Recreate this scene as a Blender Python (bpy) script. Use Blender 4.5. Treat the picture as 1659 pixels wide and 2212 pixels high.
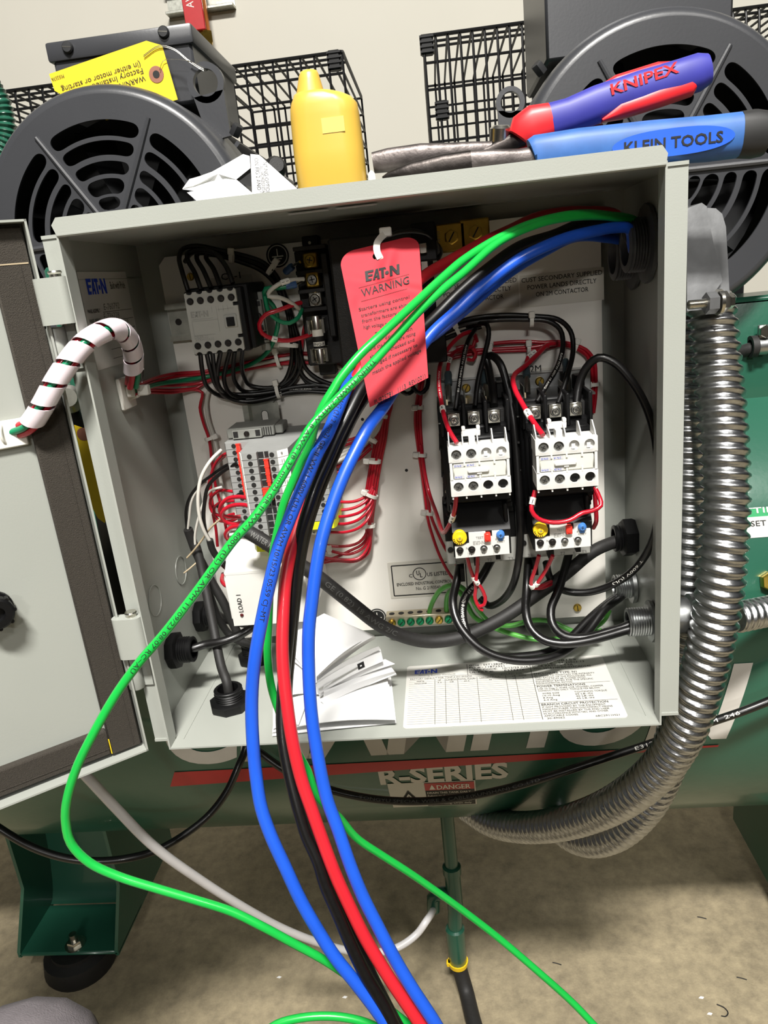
import bpy, bmesh, math, random
import numpy as np
from mathutils import Vector, Matrix
random.seed(7)
for _o in list(bpy.data.objects): bpy.data.objects.remove(_o)
SC = bpy.context.scene; COL = SC.collection
PI = math.pi
# ------------------------------------------------------------------ camera
FPX = 1610.4
CAM = Vector((0.0539, -0.5643, 0.3769))
RC = ((0.9927, 0.0644, -0.1020), (-0.0775, -0.3073, -0.9485), (-0.0924, 0.9494, -0.3001))   # right, down, forward
cd = bpy.data.cameras.new('camera'); cam = bpy.data.objects.new('camera', cd); COL.objects.link(cam)
cd.sensor_fit = 'VERTICAL'; cd.sensor_height = 36.0; cd.lens = FPX/2212*36.0; cd.clip_start = 0.01; cd.clip_end = 60
_x = Vector(RC[0]).normalized(); _z = -Vector(RC[2]).normalized(); _y = _z.cross(_x).normalized(); _x = _y.cross(_z)
cam.matrix_world = Matrix(((_x.x,_y.x,_z.x,CAM.x),(_x.y,_y.y,_z.y,CAM.y),(_x.z,_y.z,_z.z,CAM.z),(0,0,0,1)))
SC.camera = cam
# ------------------------------------------------------------------ world, lights, exposure
SC.view_settings.view_transform = 'Standard'; SC.view_settings.look = 'None'; SC.view_settings.gamma = 1.0
SC.view_settings.use_curve_mapping = False
SC.view_settings.exposure = 0.05
wd = bpy.data.worlds.new('world'); SC.world = wd; wd.use_nodes = True
wd.node_tree.nodes['Background'].inputs[0].default_value = (0.86, 0.95, 1.0, 1)
wd.node_tree.nodes['Background'].inputs[1].default_value = 0.07
_n = wd.node_tree.nodes; _tc = _n.new('ShaderNodeTexCoord'); _sp = _n.new('ShaderNodeSeparateXYZ'); _cr = _n.new('ShaderNodeValToRGB')
wd.node_tree.links.new(_tc.outputs['Generated'], _sp.inputs[0]); wd.node_tree.links.new(_sp.outputs['Z'], _cr.inputs['Fac'])
_cr.color_ramp.elements[0].position = .06; _cr.color_ramp.elements[0].color = (.05, .05, .05, 1)
_cr.color_ramp.elements[1].position = .42; _cr.color_ramp.elements[1].color = (.95, .97, 1.0, 1)
wd.node_tree.links.new(_cr.outputs['Color'], _n['Background'].inputs['Color'])
def area(name, loc, target, sx, sy, power, col=(1,1,1)):
    l = bpy.data.lights.new(name, 'AREA'); l.shape = 'RECTANGLE'; l.size = sx; l.size_y = sy; l.energy = power; l.color = col
    o = bpy.data.objects.new(name, l); COL.objects.link(o); o.location = loc
    o.rotation_euler = (Vector(target)-Vector(loc)).to_track_quat('-Z', 'Y').to_euler()
    return o
area('ceiling_lamp', (0.15, -2.05, 3.30), (0.0, 0.1, 0.1), 0.9, 0.30, 335, (1.0, 0.97, 0.92))
area('ceiling_lamp', (2.10, -2.60, 3.30), (0.0, 0.1, 0.1), 0.4, 0.5, 34, (1.0, 0.97, 0.92))
area('ceiling_lamp', (0.25, -5.20, 3.30), (0.0, 0.1, 0.1), 0.9, 0.3, 24, (1.0, 0.97, 0.92))
area('ceiling_lamp', (0.35, -8.60, 3.30), (0.0, 0.1, 0.1), 0.9, 0.3, 125, (1.0, 0.97, 0.92))
# ------------------------------------------------------------------ picture point to place
def ray(px, py):
    a = (px-829.5)/FPX; b = (py-1106)/FPX
    return Vector([RC[0][i]*a + RC[1][i]*b + RC[2][i] for i in range(3)])
def PY(px, py, Y): d = ray(px, py); return CAM + d*((Y-CAM.y)/d.y)
def PZ(px, py, Z): d = ray(px, py); return CAM + d*((Z-CAM.z)/d.z)
def PX(px, py, X): d = ray(px, py); return CAM + d*((X-CAM.x)/d.x)
def PD(px, py, dep): return CAM + ray(px, py)*dep
def PL(px, py, O, n): d = ray(px, py); return CAM + d*((O-CAM).dot(n)/d.dot(n))
# ------------------------------------------------------------------ materials
MATS = {}
def lin(h):
    h = h.lstrip('#'); r = []
    for i in (0,2,4):
        c = int(h[i:i+2],16)/255; r.append(c/12.92 if c <= .04045 else ((c+.055)/1.055)**2.4)
    return (*r, 1)
def mat(name, hx, rough=.5, metal=0., var=.06, scale=60, bump=0., bscale=None, coat=0., trans=0., spec=None, sss=0.):
    m = bpy.data.materials.new(name); m.use_nodes = True; nt = m.node_tree; b = nt.nodes['Principled BSDF']
    tc = nt.nodes.new('ShaderNodeTexCoord'); nz = nt.nodes.new('ShaderNodeTexNoise'); nz.inputs['Scale'].default_value = scale; nz.inputs['Detail'].default_value = 4
    nt.links.new(tc.outputs['Object'], nz.inputs['Vector'])
    cr = nt.nodes.new('ShaderNodeValToRGB'); c = lin(hx)
    cr.color_ramp.elements[0].position = .3; cr.color_ramp.elements[1].position = .7
    cr.color_ramp.elements[0].color = tuple(max(0, v*(1-var)) for v in c[:3])+(1,)
    cr.color_ramp.elements[1].color = tuple(min(1, v*(1+var)) for v in c[:3])+(1,)
    nt.links.new(nz.outputs['Fac'], cr.inputs['Fac']); nt.links.new(cr.outputs['Color'], b.inputs['Base Color'])
    b.inputs['Roughness'].default_value = rough; b.inputs['Metallic'].default_value = metal
    if coat: b.inputs['Coat Weight'].default_value = coat
    if trans: b.inputs['Transmission Weight'].default_value = trans
    if spec is not None: b.inputs['Specular IOR Level'].default_value = spec
    if sss: b.inputs['Subsurface Weight'].default_value = sss; b.inputs['Subsurface Radius'].default_value = (.004,.004,.004)
    if bump:
        n2 = nt.nodes.new('ShaderNodeTexNoise'); n2.inputs['Scale'].default_value = bscale or scale*4; n2.inputs['Detail'].default_value = 3
        nt.links.new(tc.outputs['Object'], n2.inputs['Vector'])
        bp = nt.nodes.new('ShaderNodeBump'); bp.inputs['Strength'].default_value = bump; bp.inputs['Distance'].default_value = .001
        nt.links.new(n2.outputs['Fac'], bp.inputs['Height']); nt.links.new(bp.outputs['Normal'], b.inputs['Normal'])
    MATS[name] = m; return m
mat('enclosure_grey', '#9C9F98', .38, var=.025, scale=9, bump=.06, bscale=900)
mat('panel_white', '#E6E3DB', .34, var=.02, scale=8, coat=.3)
mat('gasket_brown', '#353029', .9, var=.14, scale=700, bump=.8, bscale=1500)
mat('motor_grey', '#37383B', .34, var=.05, scale=14, bump=.05, bscale=300)
mat('motor_dark', '#17181A', .6, var=.2, scale=30)
mat('tank_green', '#245644', .30, var=.06, scale=7, bump=.1, bscale=160, coat=.25)
mat('tank_white', '#CBC7C0', .4, var=.03)
mat('stripe_red', '#B01E22', .4, var=.04)
mat('black_plastic', '#070708', .5, var=.2, scale=200, spec=.3)
mat('black_matte', '#141312', .62, var=.2, scale=200, bump=.2, bscale=900)
mat('black_cover', '#181614', .55, var=.25, scale=300, bump=.3, bscale=900)
mat('relay_grey', '#AFAFA9', .5, var=.03)
mat('terminal_grey', '#8C8D8B', .5, var=.05)
mat('clip_grey', '#84857F', .55, var=.05)
mat('white_plastic', '#D2D1CC', .38, var=.02, coat=.1)
mat('aux_white', '#CFCECA', .36, var=.015, sss=.05)
mat('clear_cover', '#CFCFC4', .28, var=.05, scale=90, coat=.3)
mat('silver', '#C9C6BC', .25, 1., var=.1, scale=150)
mat('zinc', '#A9ABAB', .36, 1., var=.22, scale=60, bump=.15, bscale=120)
mat('cast_zinc', '#68696A', .5, .6, var=.22, scale=45, bump=.12, bscale=160)
mat('conduit_steel', '#B3B4B5', .3, 1., var=.14, scale=120, bump=.1, bscale=600)
mat('galvanised', '#B9BAB0', .36, 1., var=.2, scale=80)
mat('brass', '#C4A34A', .32, 1., var=.16, scale=90)
mat('brass_bar', '#B9B09A', .38, .85, var=.1, scale=90)
mat('green_metal', '#1F8A5B', .25, .75, var=.25, scale=200)
mat('dark_steel', '#3A3634', .42, .9, var=.35, scale=40, bump=.3, bscale=200)
mat('worn_steel', '#5E5856', .45, .8, var=.4, scale=60, bump=.5, bscale=160)
mat('red_wire', '#B01528', .28, var=.05, coat=.3)
mat('red_cable', '#C4222C', .34, var=.04, coat=.2)
mat('green_cable', '#17A840', .32, var=.04, coat=.25)
mat('blue_cable', '#1C52C4', .36, var=.05, coat=.15)
mat('black_cable', '#0C0B0B', .36, var=.25, scale=300, coat=.1)
mat('rubber_cable', '#1D1C1B', .62, var=.2, scale=300)
mat('green_wire', '#4F9A3E', .32, var=.06, coat=.2)
mat('teal_wire', '#0B7A52', .34, var=.06)
mat('white_wire', '#C2BFB6', .34, var=.04, coat=.2)
mat('tan_wire', '#A8987C', .6, var=.2)
mat('white_tube', '#C6C4C4', .35, var=.03, coat=.2)
mat('tie_white', '#DEDCD4', .4, var=.03, sss=.1)
mat('wrap_white', '#E2D6DC', .22, var=.05, scale=40, coat=.6, sss=.1)
mat('marker_white', '#ECEAE2', .5, var=.02)
mat('ink', '#141414', .7, var=.1)
mat('ink_grey', '#6E6E6A', .7, var=.1)
mat('ink_dim', '#4A4A48', .7, var=.1)
mat('ink_faint', '#9A9A95', .7, var=.05)
mat('ink_blue', '#1A3FC0', .5, var=.05)
mat('ink_white', '#DCDAD2', .6, var=.05)
mat('tag_red', '#B41F2E', .72, var=.06, scale=35, bump=.25, bscale=70)
mat('tag_yellow', '#E0C016', .6, var=.04)
mat('tag_brown', '#8A5A48', .7, var=.1)
mat('yellow_bottle', '#CDA846', .36, var=.03, scale=20, sss=.1)
mat('bottle_label', '#D9BC62', .5, var=.04)
mat('yellow_bright', '#EFC61E', .4, var=.05)
mat('orange_red', '#E2372A', .4, var=.05)
mat('knob_blue', '#3F74B8', .4, var=.05)
mat('grip_red', '#D3242A', .42, var=.06, scale=60)
mat('grip_purple', '#35368F', .5, var=.08, scale=60)
mat('grip_blue', '#34609F', .5, var=.18, scale=45)
mat('grip_black', '#1E1E1E', .55, var=.2)
mat('paper', '#E8E8E8', .8, var=.02)
mat('paper_grey', '#B8B8B8', .8, var=.05)
mat('sticker', '#C6C5BF', .42, var=.02)
mat('sticker_silver', '#BDBAAE', .42, .1, var=.04)
mat('sticker_clear', '#CFCBC0', .3, var=.02, coat=.3)
mat('sign_green', '#0F8A50', .4, var=.03)
mat('copper', '#B4692E', .36, .7, var=.15, scale=30)
mat('crimp_blue', '#2A4E7E', .4, var=.1)
mat('crimp_grey', '#39474C', .4, var=.1)
mat('wall_paint', '#C4C1B6', .85, var=.02, scale=3)
mat('denim_grey', '#6E686B', .95, var=.10, scale=60, bump=.6, bscale=700)
mat('skin', '#C99878', .5, var=.05)
mat('boot', '#2B2622', .7, var=.2)
mat('lens_red', '#4A0E10', .2, var=.1)
# concrete
m = mat('concrete', '#94886F', .78, var=.16, scale=4, bump=.5, bscale=260)
nt = m.node_tree; cr = [n for n in nt.nodes if n.type == 'VALTORGB'][0]; b = nt.nodes['Principled BSDF']
nz = nt.nodes.new('ShaderNodeTexNoise'); nz.inputs['Scale'].default_value = 38; nz.inputs['Detail'].default_value = 8; nz.inputs['Roughness'].default_value = .72
tc = [n for n in nt.nodes if n.type == 'TEX_COORD'][0]; nt.links.new(tc.outputs['Object'], nz.inputs['Vector'])
c2 = nt.nodes.new('ShaderNodeValToRGB'); c2.color_ramp.elements[0].position = .32; c2.color_ramp.elements[1].position = .68
c2.color_ramp.elements[0].color = (.66,.66,.66,1); c2.color_ramp.elements[1].color = (1.18,1.18,1.16,1)
nt.links.new(nz.outputs['Fac'], c2.inputs['Fac'])
mx = nt.nodes.new('ShaderNodeMix'); mx.data_type = 'RGBA'; mx.blend_type = 'MULTIPLY'; mx.inputs[0].default_value = 1
nt.links.new(cr.outputs['Color'], mx.inputs[6]); nt.links.new(c2.outputs['Color'], mx.inputs[7]); nt.links.new(mx.outputs[2], b.inputs['Base Color'])
# ------------------------------------------------------------------ mesh builder
ORG = {}
class MB:
    def __init__(s): s.v = []; s.f = []; s.m = []; s.slots = []
    def mi(s, name):
        if name not in s.slots: s.slots.append(name)
        return s.slots.index(name)
    def add(s, vs, fs, m):
        o = len(s.v); i = s.mi(m)
        s.v += [tuple(v) for v in vs]
        for f in fs: s.f.append(tuple(k+o for k in f)); s.m.append(i)
    def addbm(s, bm, m, M=None):
        bm.verts.index_update()
        s.add([(M @ v.co if M else v.co) for v in bm.verts], [[v.index for v in f.verts] for f in bm.faces], m); bm.free()
    def box(s, x0, x1, y0, y1, z0, z1, m, bev=0., seg=1, M=None):
        bm = bmesh.new(); bmesh.ops.create_cube(bm, size=1)
        x0,x1 = min(x0,x1),max(x0,x1); y0,y1 = min(y0,y1),max(y0,y1); z0,z1 = min(z0,z1),max(z0,z1)
        for v in bm.verts: v.co = Vector(((x0+x1)/2+v.co.x*(x1-x0), (y0+y1)/2+v.co.y*(y1-y0), (z0+z1)/2+v.co.z*(z1-z0)))
        if bev: bmesh.ops.bevel(bm, geom=bm.edges[:], offset=min(bev, .45*min(x1-x0,y1-y0,z1-z0)), segments=seg, affect='EDGES', profile=.5)
        s.addbm(bm, m, M)
    def pbox(s, a, b, Y0, Y1, m, bev=0., seg=1):     # front face between two picture corners at depth Y0
        p = PY(*a, Y0); q = PY(*b, Y0); s.box(p.x, q.x, Y0, Y1, q.z, p.z, m, bev, seg); return p, q
    def cyl(s, p0, p1, r0, m, r1=None, n=20, cap=True):
        p0 = Vector(p0); p1 = Vector(p1); r1 = r0 if r1 is None else r1
        s.rings([(p0, r0), (p1, r1)], m, n, cap)
    def lathe(s, o, d, prof, m, n=24, cap=True):     # prof: (height along d, radius)
        o = Vector(o); d = Vector(d).normalized(); s.rings([(o+d*h, r) for h, r in prof], m, n, cap, d)
    def rings(s, pr, m, n, cap=True, d=None):
        d = d or (pr[-1][0]-pr[0][0]).normalized()
        u = d.orthogonal().normalized()
        if abs(d.z) < .9: u = Vector((0,0,1)); u = (u-d*u.dot(d)).normalized()
        w = d.cross(u); vs = []; fs = []
        for p, r in pr:
            for k in range(n):
                a = 2*PI*k/n; vs.append(p + (u*math.cos(a)+w*math.sin(a))*r)
        for i in range(len(pr)-1):
            for k in range(n):
                fs.append((i*n+k, i*n+(k+1)%n, (i+1)*n+(k+1)%n, (i+1)*n+k))
        if cap: fs.append(tuple(range(n))[::-1]); fs.append(tuple((len(pr)-1)*n+k for k in range(n)))
        s.add(vs, fs, m)
    def tube(s, pts, r, m, n=10, cap=True, closed=False, rfun=None):
        P_ = [Vector(p) for p in pts]; N = len(P_); fr = frames(P_); vs = []; fs = []
        for i, p in enumerate(P_):
            T, U, W = fr[i]
            for k in range(n):
                a = 2*PI*k/n; rr = rfun(i, a) if rfun else (r[i] if isinstance(r, (list, tuple)) else r)
                vs.append(p + (U*math.cos(a)+W*math.sin(a))*rr)
        for i in range(N-1 if not closed else N):
            j = (i+1) % N
            for k in range(n): fs.append((i*n+k, i*n+(k+1)%n, j*n+(k+1)%n, j*n+k))
        if cap and not closed: fs.append(tuple(range(n))[::-1]); fs.append(tuple((N-1)*n+k for k in range(n)))
        s.add(vs, fs, m)
    def prism(s, poly, fn, h0, h1, m):               # fn(u, v, h) -> point
        n = len(poly); vs = [fn(u,v,h0) for u,v in poly]+[fn(u,v,h1) for u,v in poly]
        s.add(vs, [tuple(range(n)), tuple(range(2*n-1, n-1, -1))]+[(k, n+k, n+(k+1)%n, (k+1)%n) for k in range(n)], m)
    def grid(s, fn, nu, nv, m):
        vs = [fn(i/nu, j/nv) for i in range(nu+1) for j in range(nv+1)]
        s.add(vs, [(i*(nv+1)+j, (i+1)*(nv+1)+j, (i+1)*(nv+1)+j+1, i*(nv+1)+j+1) for i in range(nu) for j in range(nv)], m)
    def loft(s, secs, m, cap=True):
        n = len(secs[0]); vs = [p for c in secs for p in c]; fs = []
        for i in range(len(secs)-1):
            for k in range(n): fs.append((i*n+k, i*n+(k+1)%n, (i+1)*n+(k+1)%n, (i+1)*n+k))
        if cap: fs.append(tuple(range(n))[::-1]); fs.append(tuple((len(secs)-1)*n+k for k in range(n)))
        s.add(vs, fs, m)
    def text(s, st, fn, h, m, w=None, al='l', bold=0., shear=0., vc=False, cuts=0, ls=1., sub=0, off=0.):
        vs, fs, W_, H_ = glyphs(st, off, shear, ls, cuts, sub)
        if not vs: return
        k = h/H_; kx = (w/W_) if w else k
        ox = {'l':0, 'c':-W_*kx/2, 'r':-W_*kx}[al]; oy = -h/2 if vc else 0
        for dx, dy in (((-.8,0),(.8,0),(0,-.5),(0,.5)) if bold else ((0,0),)):       # heavier strokes: the outline laid four times
            lift = 0. if not bold else {(-.8,0):0.,(.8,0):3e-5,(0,-.5):6e-5,(0,.5):9e-5}[(dx,dy)]
            ps = [Vector(fn(x*kx+ox+dx*bold*h, y*k+oy+dy*bold*h)) for x, y in vs]
            s.add([p+(CAM-p).normalized()*lift for p in ps] if lift else ps, fs, m)
    def build(s, name, parent=None, smooth=38):
        me = bpy.data.meshes.new(name); me.from_pydata(s.v, [], s.f)
        for k in s.slots: me.materials.append(MATS[k])
        me.polygons.foreach_set('material_index', s.m)
        o = bpy.data.objects.new(name, me); COL.objects.link(o)
        if parent: org = ORG[parent.name]
        else:
            a = np.array(s.v); org = Vector(((a[:,0].min()+a[:,0].max())/2, (a[:,1].min()+a[:,1].max())/2, a[:,2].min()))
            o.location = org
        ORG[o.name] = org
        me.transform(Matrix.Translation(-org)); 
        bm = bmesh.new(); bm.from_mesh(me); bmesh.ops.recalc_face_normals(bm, faces=bm.faces[:]); bm.to_mesh(me); bm.free()
        me.shade_smooth(); me.set_sharp_from_angle(angle=math.radians(smooth)); me.update()
        if parent: o.parent = parent
        return o
def frames(P_):
    N = len(P_); T = []
    for i in range(N):
        t = P_[min(i+1,N-1)]-P_[max(i-1,0)]
        T.append(t.normalized() if t.length > 1e-9 else (T[-1] if T else Vector((0,0,1))))
    U = T[0].orthogonal().normalized(); out = []
    for i in range(N):
        U = U-T[i]*U.dot(T[i])
        U = U.normalized() if U.length > 1e-6 else T[i].orthogonal().normalized()
        out.append((T[i], U, T[i].cross(U)))
    return out
def smooth_path(pts, step=.004):
    P_ = [Vector(p) for p in pts]
    if len(P_) == 2: n = max(2, int((P_[1]-P_[0]).length/step)); return [P_[0].lerp(P_[1], i/n) for i in range(n+1)]
    Q = [P_[0]*2-P_[1]]+P_+[P_[-1]*2-P_[-2]]; out = []
    for i in range(1, len(Q)-2):
        p0,p1,p2,p3 = Q[i-1],Q[i],Q[i+1],Q[i+2]
        a1 = max((p1-p0).length,1e-5)**.5; a2 = max((p2-p1).length,1e-5)**.5; a3 = max((p3-p2).length,1e-5)**.5
        m1 = (p2-p1)+((p1-p0)/a1-(p2-p0)/(a1+a2))*a2
        m2 = (p2-p1)+((p3-p2)/a3-(p3-p1)/(a2+a3))*a2
        n = max(2, int((p2-p1).length/step))
        for k in range(n):
            t = k/n; out.append(p1*(2*t**3-3*t*t+1)+m1*(t**3-2*t*t+t)+p2*(-2*t**3+3*t*t)+m2*(t**3-t*t))
    out.append(P_[-1]); return out
GL = {}
def glyphs(st, bold, shear, ls, cuts, sub):
    key = (st, bold, shear, ls, cuts, sub)
    if key in GL: return GL[key]
    cu = bpy.data.curves.new('t', 'FONT'); cu.body = st; cu.size = 1; cu.resolution_u = 8 if cuts >= 8 else 2; cu.offset = bold; cu.shear = shear; cu.space_character = ls
    o = bpy.data.objects.new('t', cu); me = o.to_mesh()
    bm = bmesh.new(); bm.from_mesh(me); o.to_mesh_clear(); bpy.data.objects.remove(o); bpy.data.curves.remove(cu)
    if len(bm.verts) == 0: bm.free(); GL[key] = ([], [], 1, 1); return GL[key]
    xs = [v.co.x for v in bm.verts]; x0 = min(xs); W_ = max(xs)-x0
    for k in range(1, cuts):
        bmesh.ops.bisect_plane(bm, geom=bm.verts[:]+bm.edges[:]+bm.faces[:], plane_co=(0, .69*k/cuts, 0), plane_no=(0,1,0))
    for k in range(1, sub):
        bmesh.ops.bisect_plane(bm, geom=bm.verts[:]+bm.edges[:]+bm.faces[:], plane_co=(x0+W_*k/sub,0,0), plane_no=(1,0,0))
    bm.verts.index_update()
    GL[key] = ([(v.co.x-x0, v.co.y) for v in bm.verts], [tuple(v.index for v in f.verts) for f in bm.faces], W_, .69); bm.free()
    return GL[key]
def plane(o, u, v, n, lift=.0004):
    o = Vector(o); u = Vector(u).normalized(); v = Vector(v).normalized(); n = Vector(n).normalized()
    return lambda a, b, h=0.: o+u*a+v*b+n*(lift+h)
def eaton(b, fn, h, m, lift=0.):                      # the slab-letter word mark, drawn as polygons
    w = h*3.1; k = h
    def q(*pts): b.add([fn(x*k, y*k) for x, y in pts], [tuple(range(len(pts)))], m)
    q((0,0),(.26,0),(.26,1),(0,1)); q((.26,.78),(.72,.78),(.76,1),(.26,1)); q((.26,.42),(.62,.42),(.66,.6),(.26,.6)); q((.26,0),(.5,0),(.56,.2),(.26,.2))
    q((.62,0),(.82,0),(1.06,.74),(.98,1),(.94,1)); q((1.00,0),(1.24,0),(1.14,1),(.94,1),(1.02,.6)); q((.80,.20),(1.06,.20),(1.04,.36),(.86,.36))
    q((1.20,.78),(1.84,.78),(1.76,1),(1.20,1)); q((1.38,.0),(1.62,0),(1.62,.78),(1.38,.78))
    q(*[(1.88+.17*math.cos(a*PI/8), .42+.17*math.sin(a*PI/8)) for a in range(16)])
    q((2.12,0),(2.36,0),(2.36,1),(2.12,1)); q((2.36,1),(2.36,.58),(2.74,0),(2.74,.42)); q((2.74,0),(2.98,0),(2.98,1),(2.74,1))
def thing(name, label, cat, loc=(0,0,0), group=None):
    o = bpy.data.objects.new(name, None); o.empty_display_size = .01; COL.objects.link(o); o.location = loc; ORG[o.name] = Vector(loc)
    o['label'] = label; o['category'] = cat
    if group: o['group'] = group
    return o
def tag(o, label, cat, group=None, kind=None):
    o['label'] = label; o['category'] = cat
    if group: o['group'] = group
    if kind: o['kind'] = kind
    return o
def struct(name, b, label=None):
    o = b.build(name); o['kind'] = 'structure'
    o['label'] = label or name.replace('_', ' '); o['category'] = name.split('_')[0]
    return o
def copy_thing(root, off, label, group=None):
    r = root.copy(); COL.objects.link(r); r.location = Vector(root.location)+Vector(off); r['label'] = label
    if group: r['group'] = group
    ORG[r.name] = Vector(r.location)
    for ch in list(root.children):
        c = ch.copy(); COL.objects.link(c); c.parent = r; ORG[c.name] = Vector(r.location)
        for g in list(ch.children):
            d = g.copy(); COL.objects.link(d); d.parent = c
    return r
def hexnut(b, o, d, r, h, m): b.lathe(o, d, [(0, r*.96), (h*.15, r), (h*.85, r), (h, r*.9)], m, 6)
def screw(b, o, r, m, d=(0,-1,0), slot=True, cross=False, ink='ink', ang=.6):
    o = Vector(o); d = Vector(d); b.lathe(o, d, [(0, r), (r*.35, r), (r*.6, r*.8), (r*.62, .0001)], m, 16)
    u = d.orthogonal().normalized(); w = d.cross(u); t = o+d*(r*.64)
    for a in ([ang, ang+PI/2] if cross else [ang]):
        e = (u*math.cos(a)+w*math.sin(a)); f = (u*-math.sin(a)+w*math.cos(a)); L = r*(.55 if cross else .8)
        b.add([t+e*L+f*r*.1, t-e*L+f*r*.1, t-e*L-f*r*.1, t+e*L-f*r*.1], [(0,1,2,3)], ink)
# ================================================================== setting
FLZ = -0.76; WALLY = 2.2
b = MB(); b.box(-3.2, 3.2, -3.0, WALLY, FLZ-.05, FLZ, 'concrete'); struct('floor', b, 'bare grey brown concrete floor under the tank')
b = MB(); b.box(-3.2, 3.2, WALLY, WALLY+.1, FLZ, 3.2, 'wall_paint'); struct('wall_back', b, 'plain off white painted wall behind the machine')
# ================================================================== electrical enclosure
W2 = .2286; H = .4287; D = .1772; LIP = -.0143; IN = .0179; PNL = .167; TH = .0015
enc = thing('electrical_enclosure', 'open grey steel wall box full of wiring, hanging in front of the green tank', 'electrical box', (0, D/2, 0))
b = MB(); G = 'enclosure_grey'
b.box(-W2, W2, D, D+TH, -TH, H+TH, G)
b.box(-W2-TH, -W2, TH, D+TH, -TH, H+TH, G); b.box(W2, W2+TH, TH, D+TH, -TH, H+TH, G)
b.box(-W2, W2, 0, D, H, H+TH, G); b.box(-W2, W2, 0, D, -TH, 0, G)
b.box(-W2+IN-TH, W2-IN+TH, LIP, 0, -TH, 0, G)
b.box(-W2+IN-TH, W2-IN+TH, LIP, 0, H, H+TH, G)
for s in (-1, 1):
    x = s*(W2-IN)
    b.box(min(x, s*(W2+TH)), max(x, s*(W2+TH)), 0, TH, 0, H, G)          # front flange
    b.box(x, x+s*TH, LIP, 0, 0, H, G)                                    # lip turned forward
    b.box(s*(W2-IN), s*(W2+TH), -.001, .005, H-.001, H+TH, G); b.box(s*(W2-IN), s*(W2+TH), -.001, .005, -TH, .001, G)
    b.box(s*(W2-.026), s*(W2-.0255), LIP+.012, D, 0, .0006, G)             # folded seam on the floor
    b.box(s*W2, s*(W2-.0006), .004, D, H-.03, H-.0294, G)
b.box(-W2+.02, W2-.02, D-.03, D-.0294, H-.0006, H, G)
# drip flange along the top front edge
fl = [(-.2133,.4350),(-.2092,.4398),(.2083,.4398),(.2120,.4345),(.2110,H-.001),(-.2110,H-.001)]
b.prism(fl, lambda u,v,h: Vector((u, LIP-.0012+h, v)), 0, .0018, G)
b.cyl((-.211, LIP+.0006, H-.0002), (.211, LIP+.0006, H-.0002), .0019, G, n=12)
b.build('shell', enc)
b = MB()
for X, q, r in ((-W2+.0004,(391,1232),.0145), (-W2+.0004,(335,1297),.0145)):
    b = MB(); p = PX(*q, X); b.tube([p+Vector((0, math.cos(a*PI/16)*r, math.sin(a*PI/16)*r)) for a in range(34)], .0005, G, 5)
    b.box(p.x, p.x+.0003, p.y-.002, p.y+.002, p.z+.0135, p.z+.0155, G); b.build('knockout', enc)
# mounting panel
b = MB(); pp = [(-.206,.0125),(.206,.0125),(.206,.415),(-.199,.415),(-.206,.408)]
b.prism(pp, lambda u,v,h: Vector((u, PNL+h, v)), 0, .002, 'panel_white')
for q in ((878,1016),(783,906)):
    p = PY(*q, PNL-.0002); b.cyl(p, p+Vector((0,.0001,0)), .0016, 'ink', n=12)
for x in (-.17,.17):
    for z in (.05,.38): b.cyl((x, PNL+.002, z), (x, D, z), .005, 'silver', n=10)
mp = b.build('mounting_panel', enc)
for q, r in (((1247,1312),.0043),((412,598),.0036),((835,530),.0033)):
    b = MB(); screw(b, PY(*q, PNL), r, 'brass', ang=.9); b.build('panel_screw', mp)
# hinges
for (a, c, e, zc_) in (((94,600),(162,704),0,0),):
    pass
def hinge(zt, zm, zb, kx):
    b = MB(); x = -W2-.0075; y = -.0045
    b.box(-W2+.0005, -W2+IN*.55, -.002, .0, zb, zm+.002, G, .0006)                           # leaf on the flange
    b.lathe((x+.003, y, zb), (0,0,1), [(0,.0062),(.001,.0068),(zm-zb-.002,.0068),(zm-zb-.001,.0062)], G, 20)
    h = b.build('hinge', enc)
    b = MB()
    bm = bmesh.new(); bmesh.ops.create_cube(bm, size=1)
    for v in bm.verts: v.co = Vector((kx+v.co.x*.0250, -.0135+v.co.y*.012, (zm+.0008+zt)/2+v.co.z*(zt-zm-.0008)))
    bmesh.ops.bevel(bm, geom=[e for e in bm.edges if abs(e.verts[0].co.z-e.verts[1].co.z) > .01], offset=.0052, segments=4, affect='EDGES', profile=.5)
    b.addbm(bm, G); b.build('knuckle', h)
    b = MB(); b.lathe((kx+.004, -.0125, zm), (0,0,1), [(0,.0042),(zt-zm+.002,.0042),(zt-zm+.0032,.0052),(zt-zm+.0044,.0046)], 'silver', 16); b.build('hinge_pin', h)
hz = lambda q: PY(*q, -.012).z
hinge(hz((110,600)), hz((140,702)), hz((168,800)), (PY(72,650,-.0195).x+PY(146,640,-.0195).x)/2)
hinge(hz((262,1332)), hz((290,1418)), hz((318,1493)), (PY(246,1375,-.0195).x+PY(303,1372,-.0195).x)/2)
# door, swung open to the left
DO = Vector((-.2317, -.0133, 0)); DU = Vector((-.81, -.587, 0)).normalized(); DN = Vector((.587, -.81, 0)).normalized()
dp = lambda u, n, z: DO+DU*u+DN*n+Vector((0,0,z))
def dbox(b, u0, u1, n0, n1, z0, z1, m, bev=0.):
    bm = bmesh.new(); bmesh.ops.create_cube(bm, size=1)
    for v in bm.verts: v.co = Vector(((u0+u1)/2+v.co.x*(u1-u0), (n0+n1)/2+v.co.y*(n1-n0), (z0+z1)/2+v.co.z*(z1-z0)))
    if bev: bmesh.ops.bevel(bm, geom=bm.edges[:], offset=bev, segments=1, affect='EDGES')
    for v in bm.verts: v.co = dp(*v.co)
    b.addbm(bm, m)
DZ0, DZ1, DW, DR = -.002, .4415, .455, -.0165
b = MB(); dbox(b, 0, DW, DR-.0015, DR, DZ0, DZ1, G)
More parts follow.
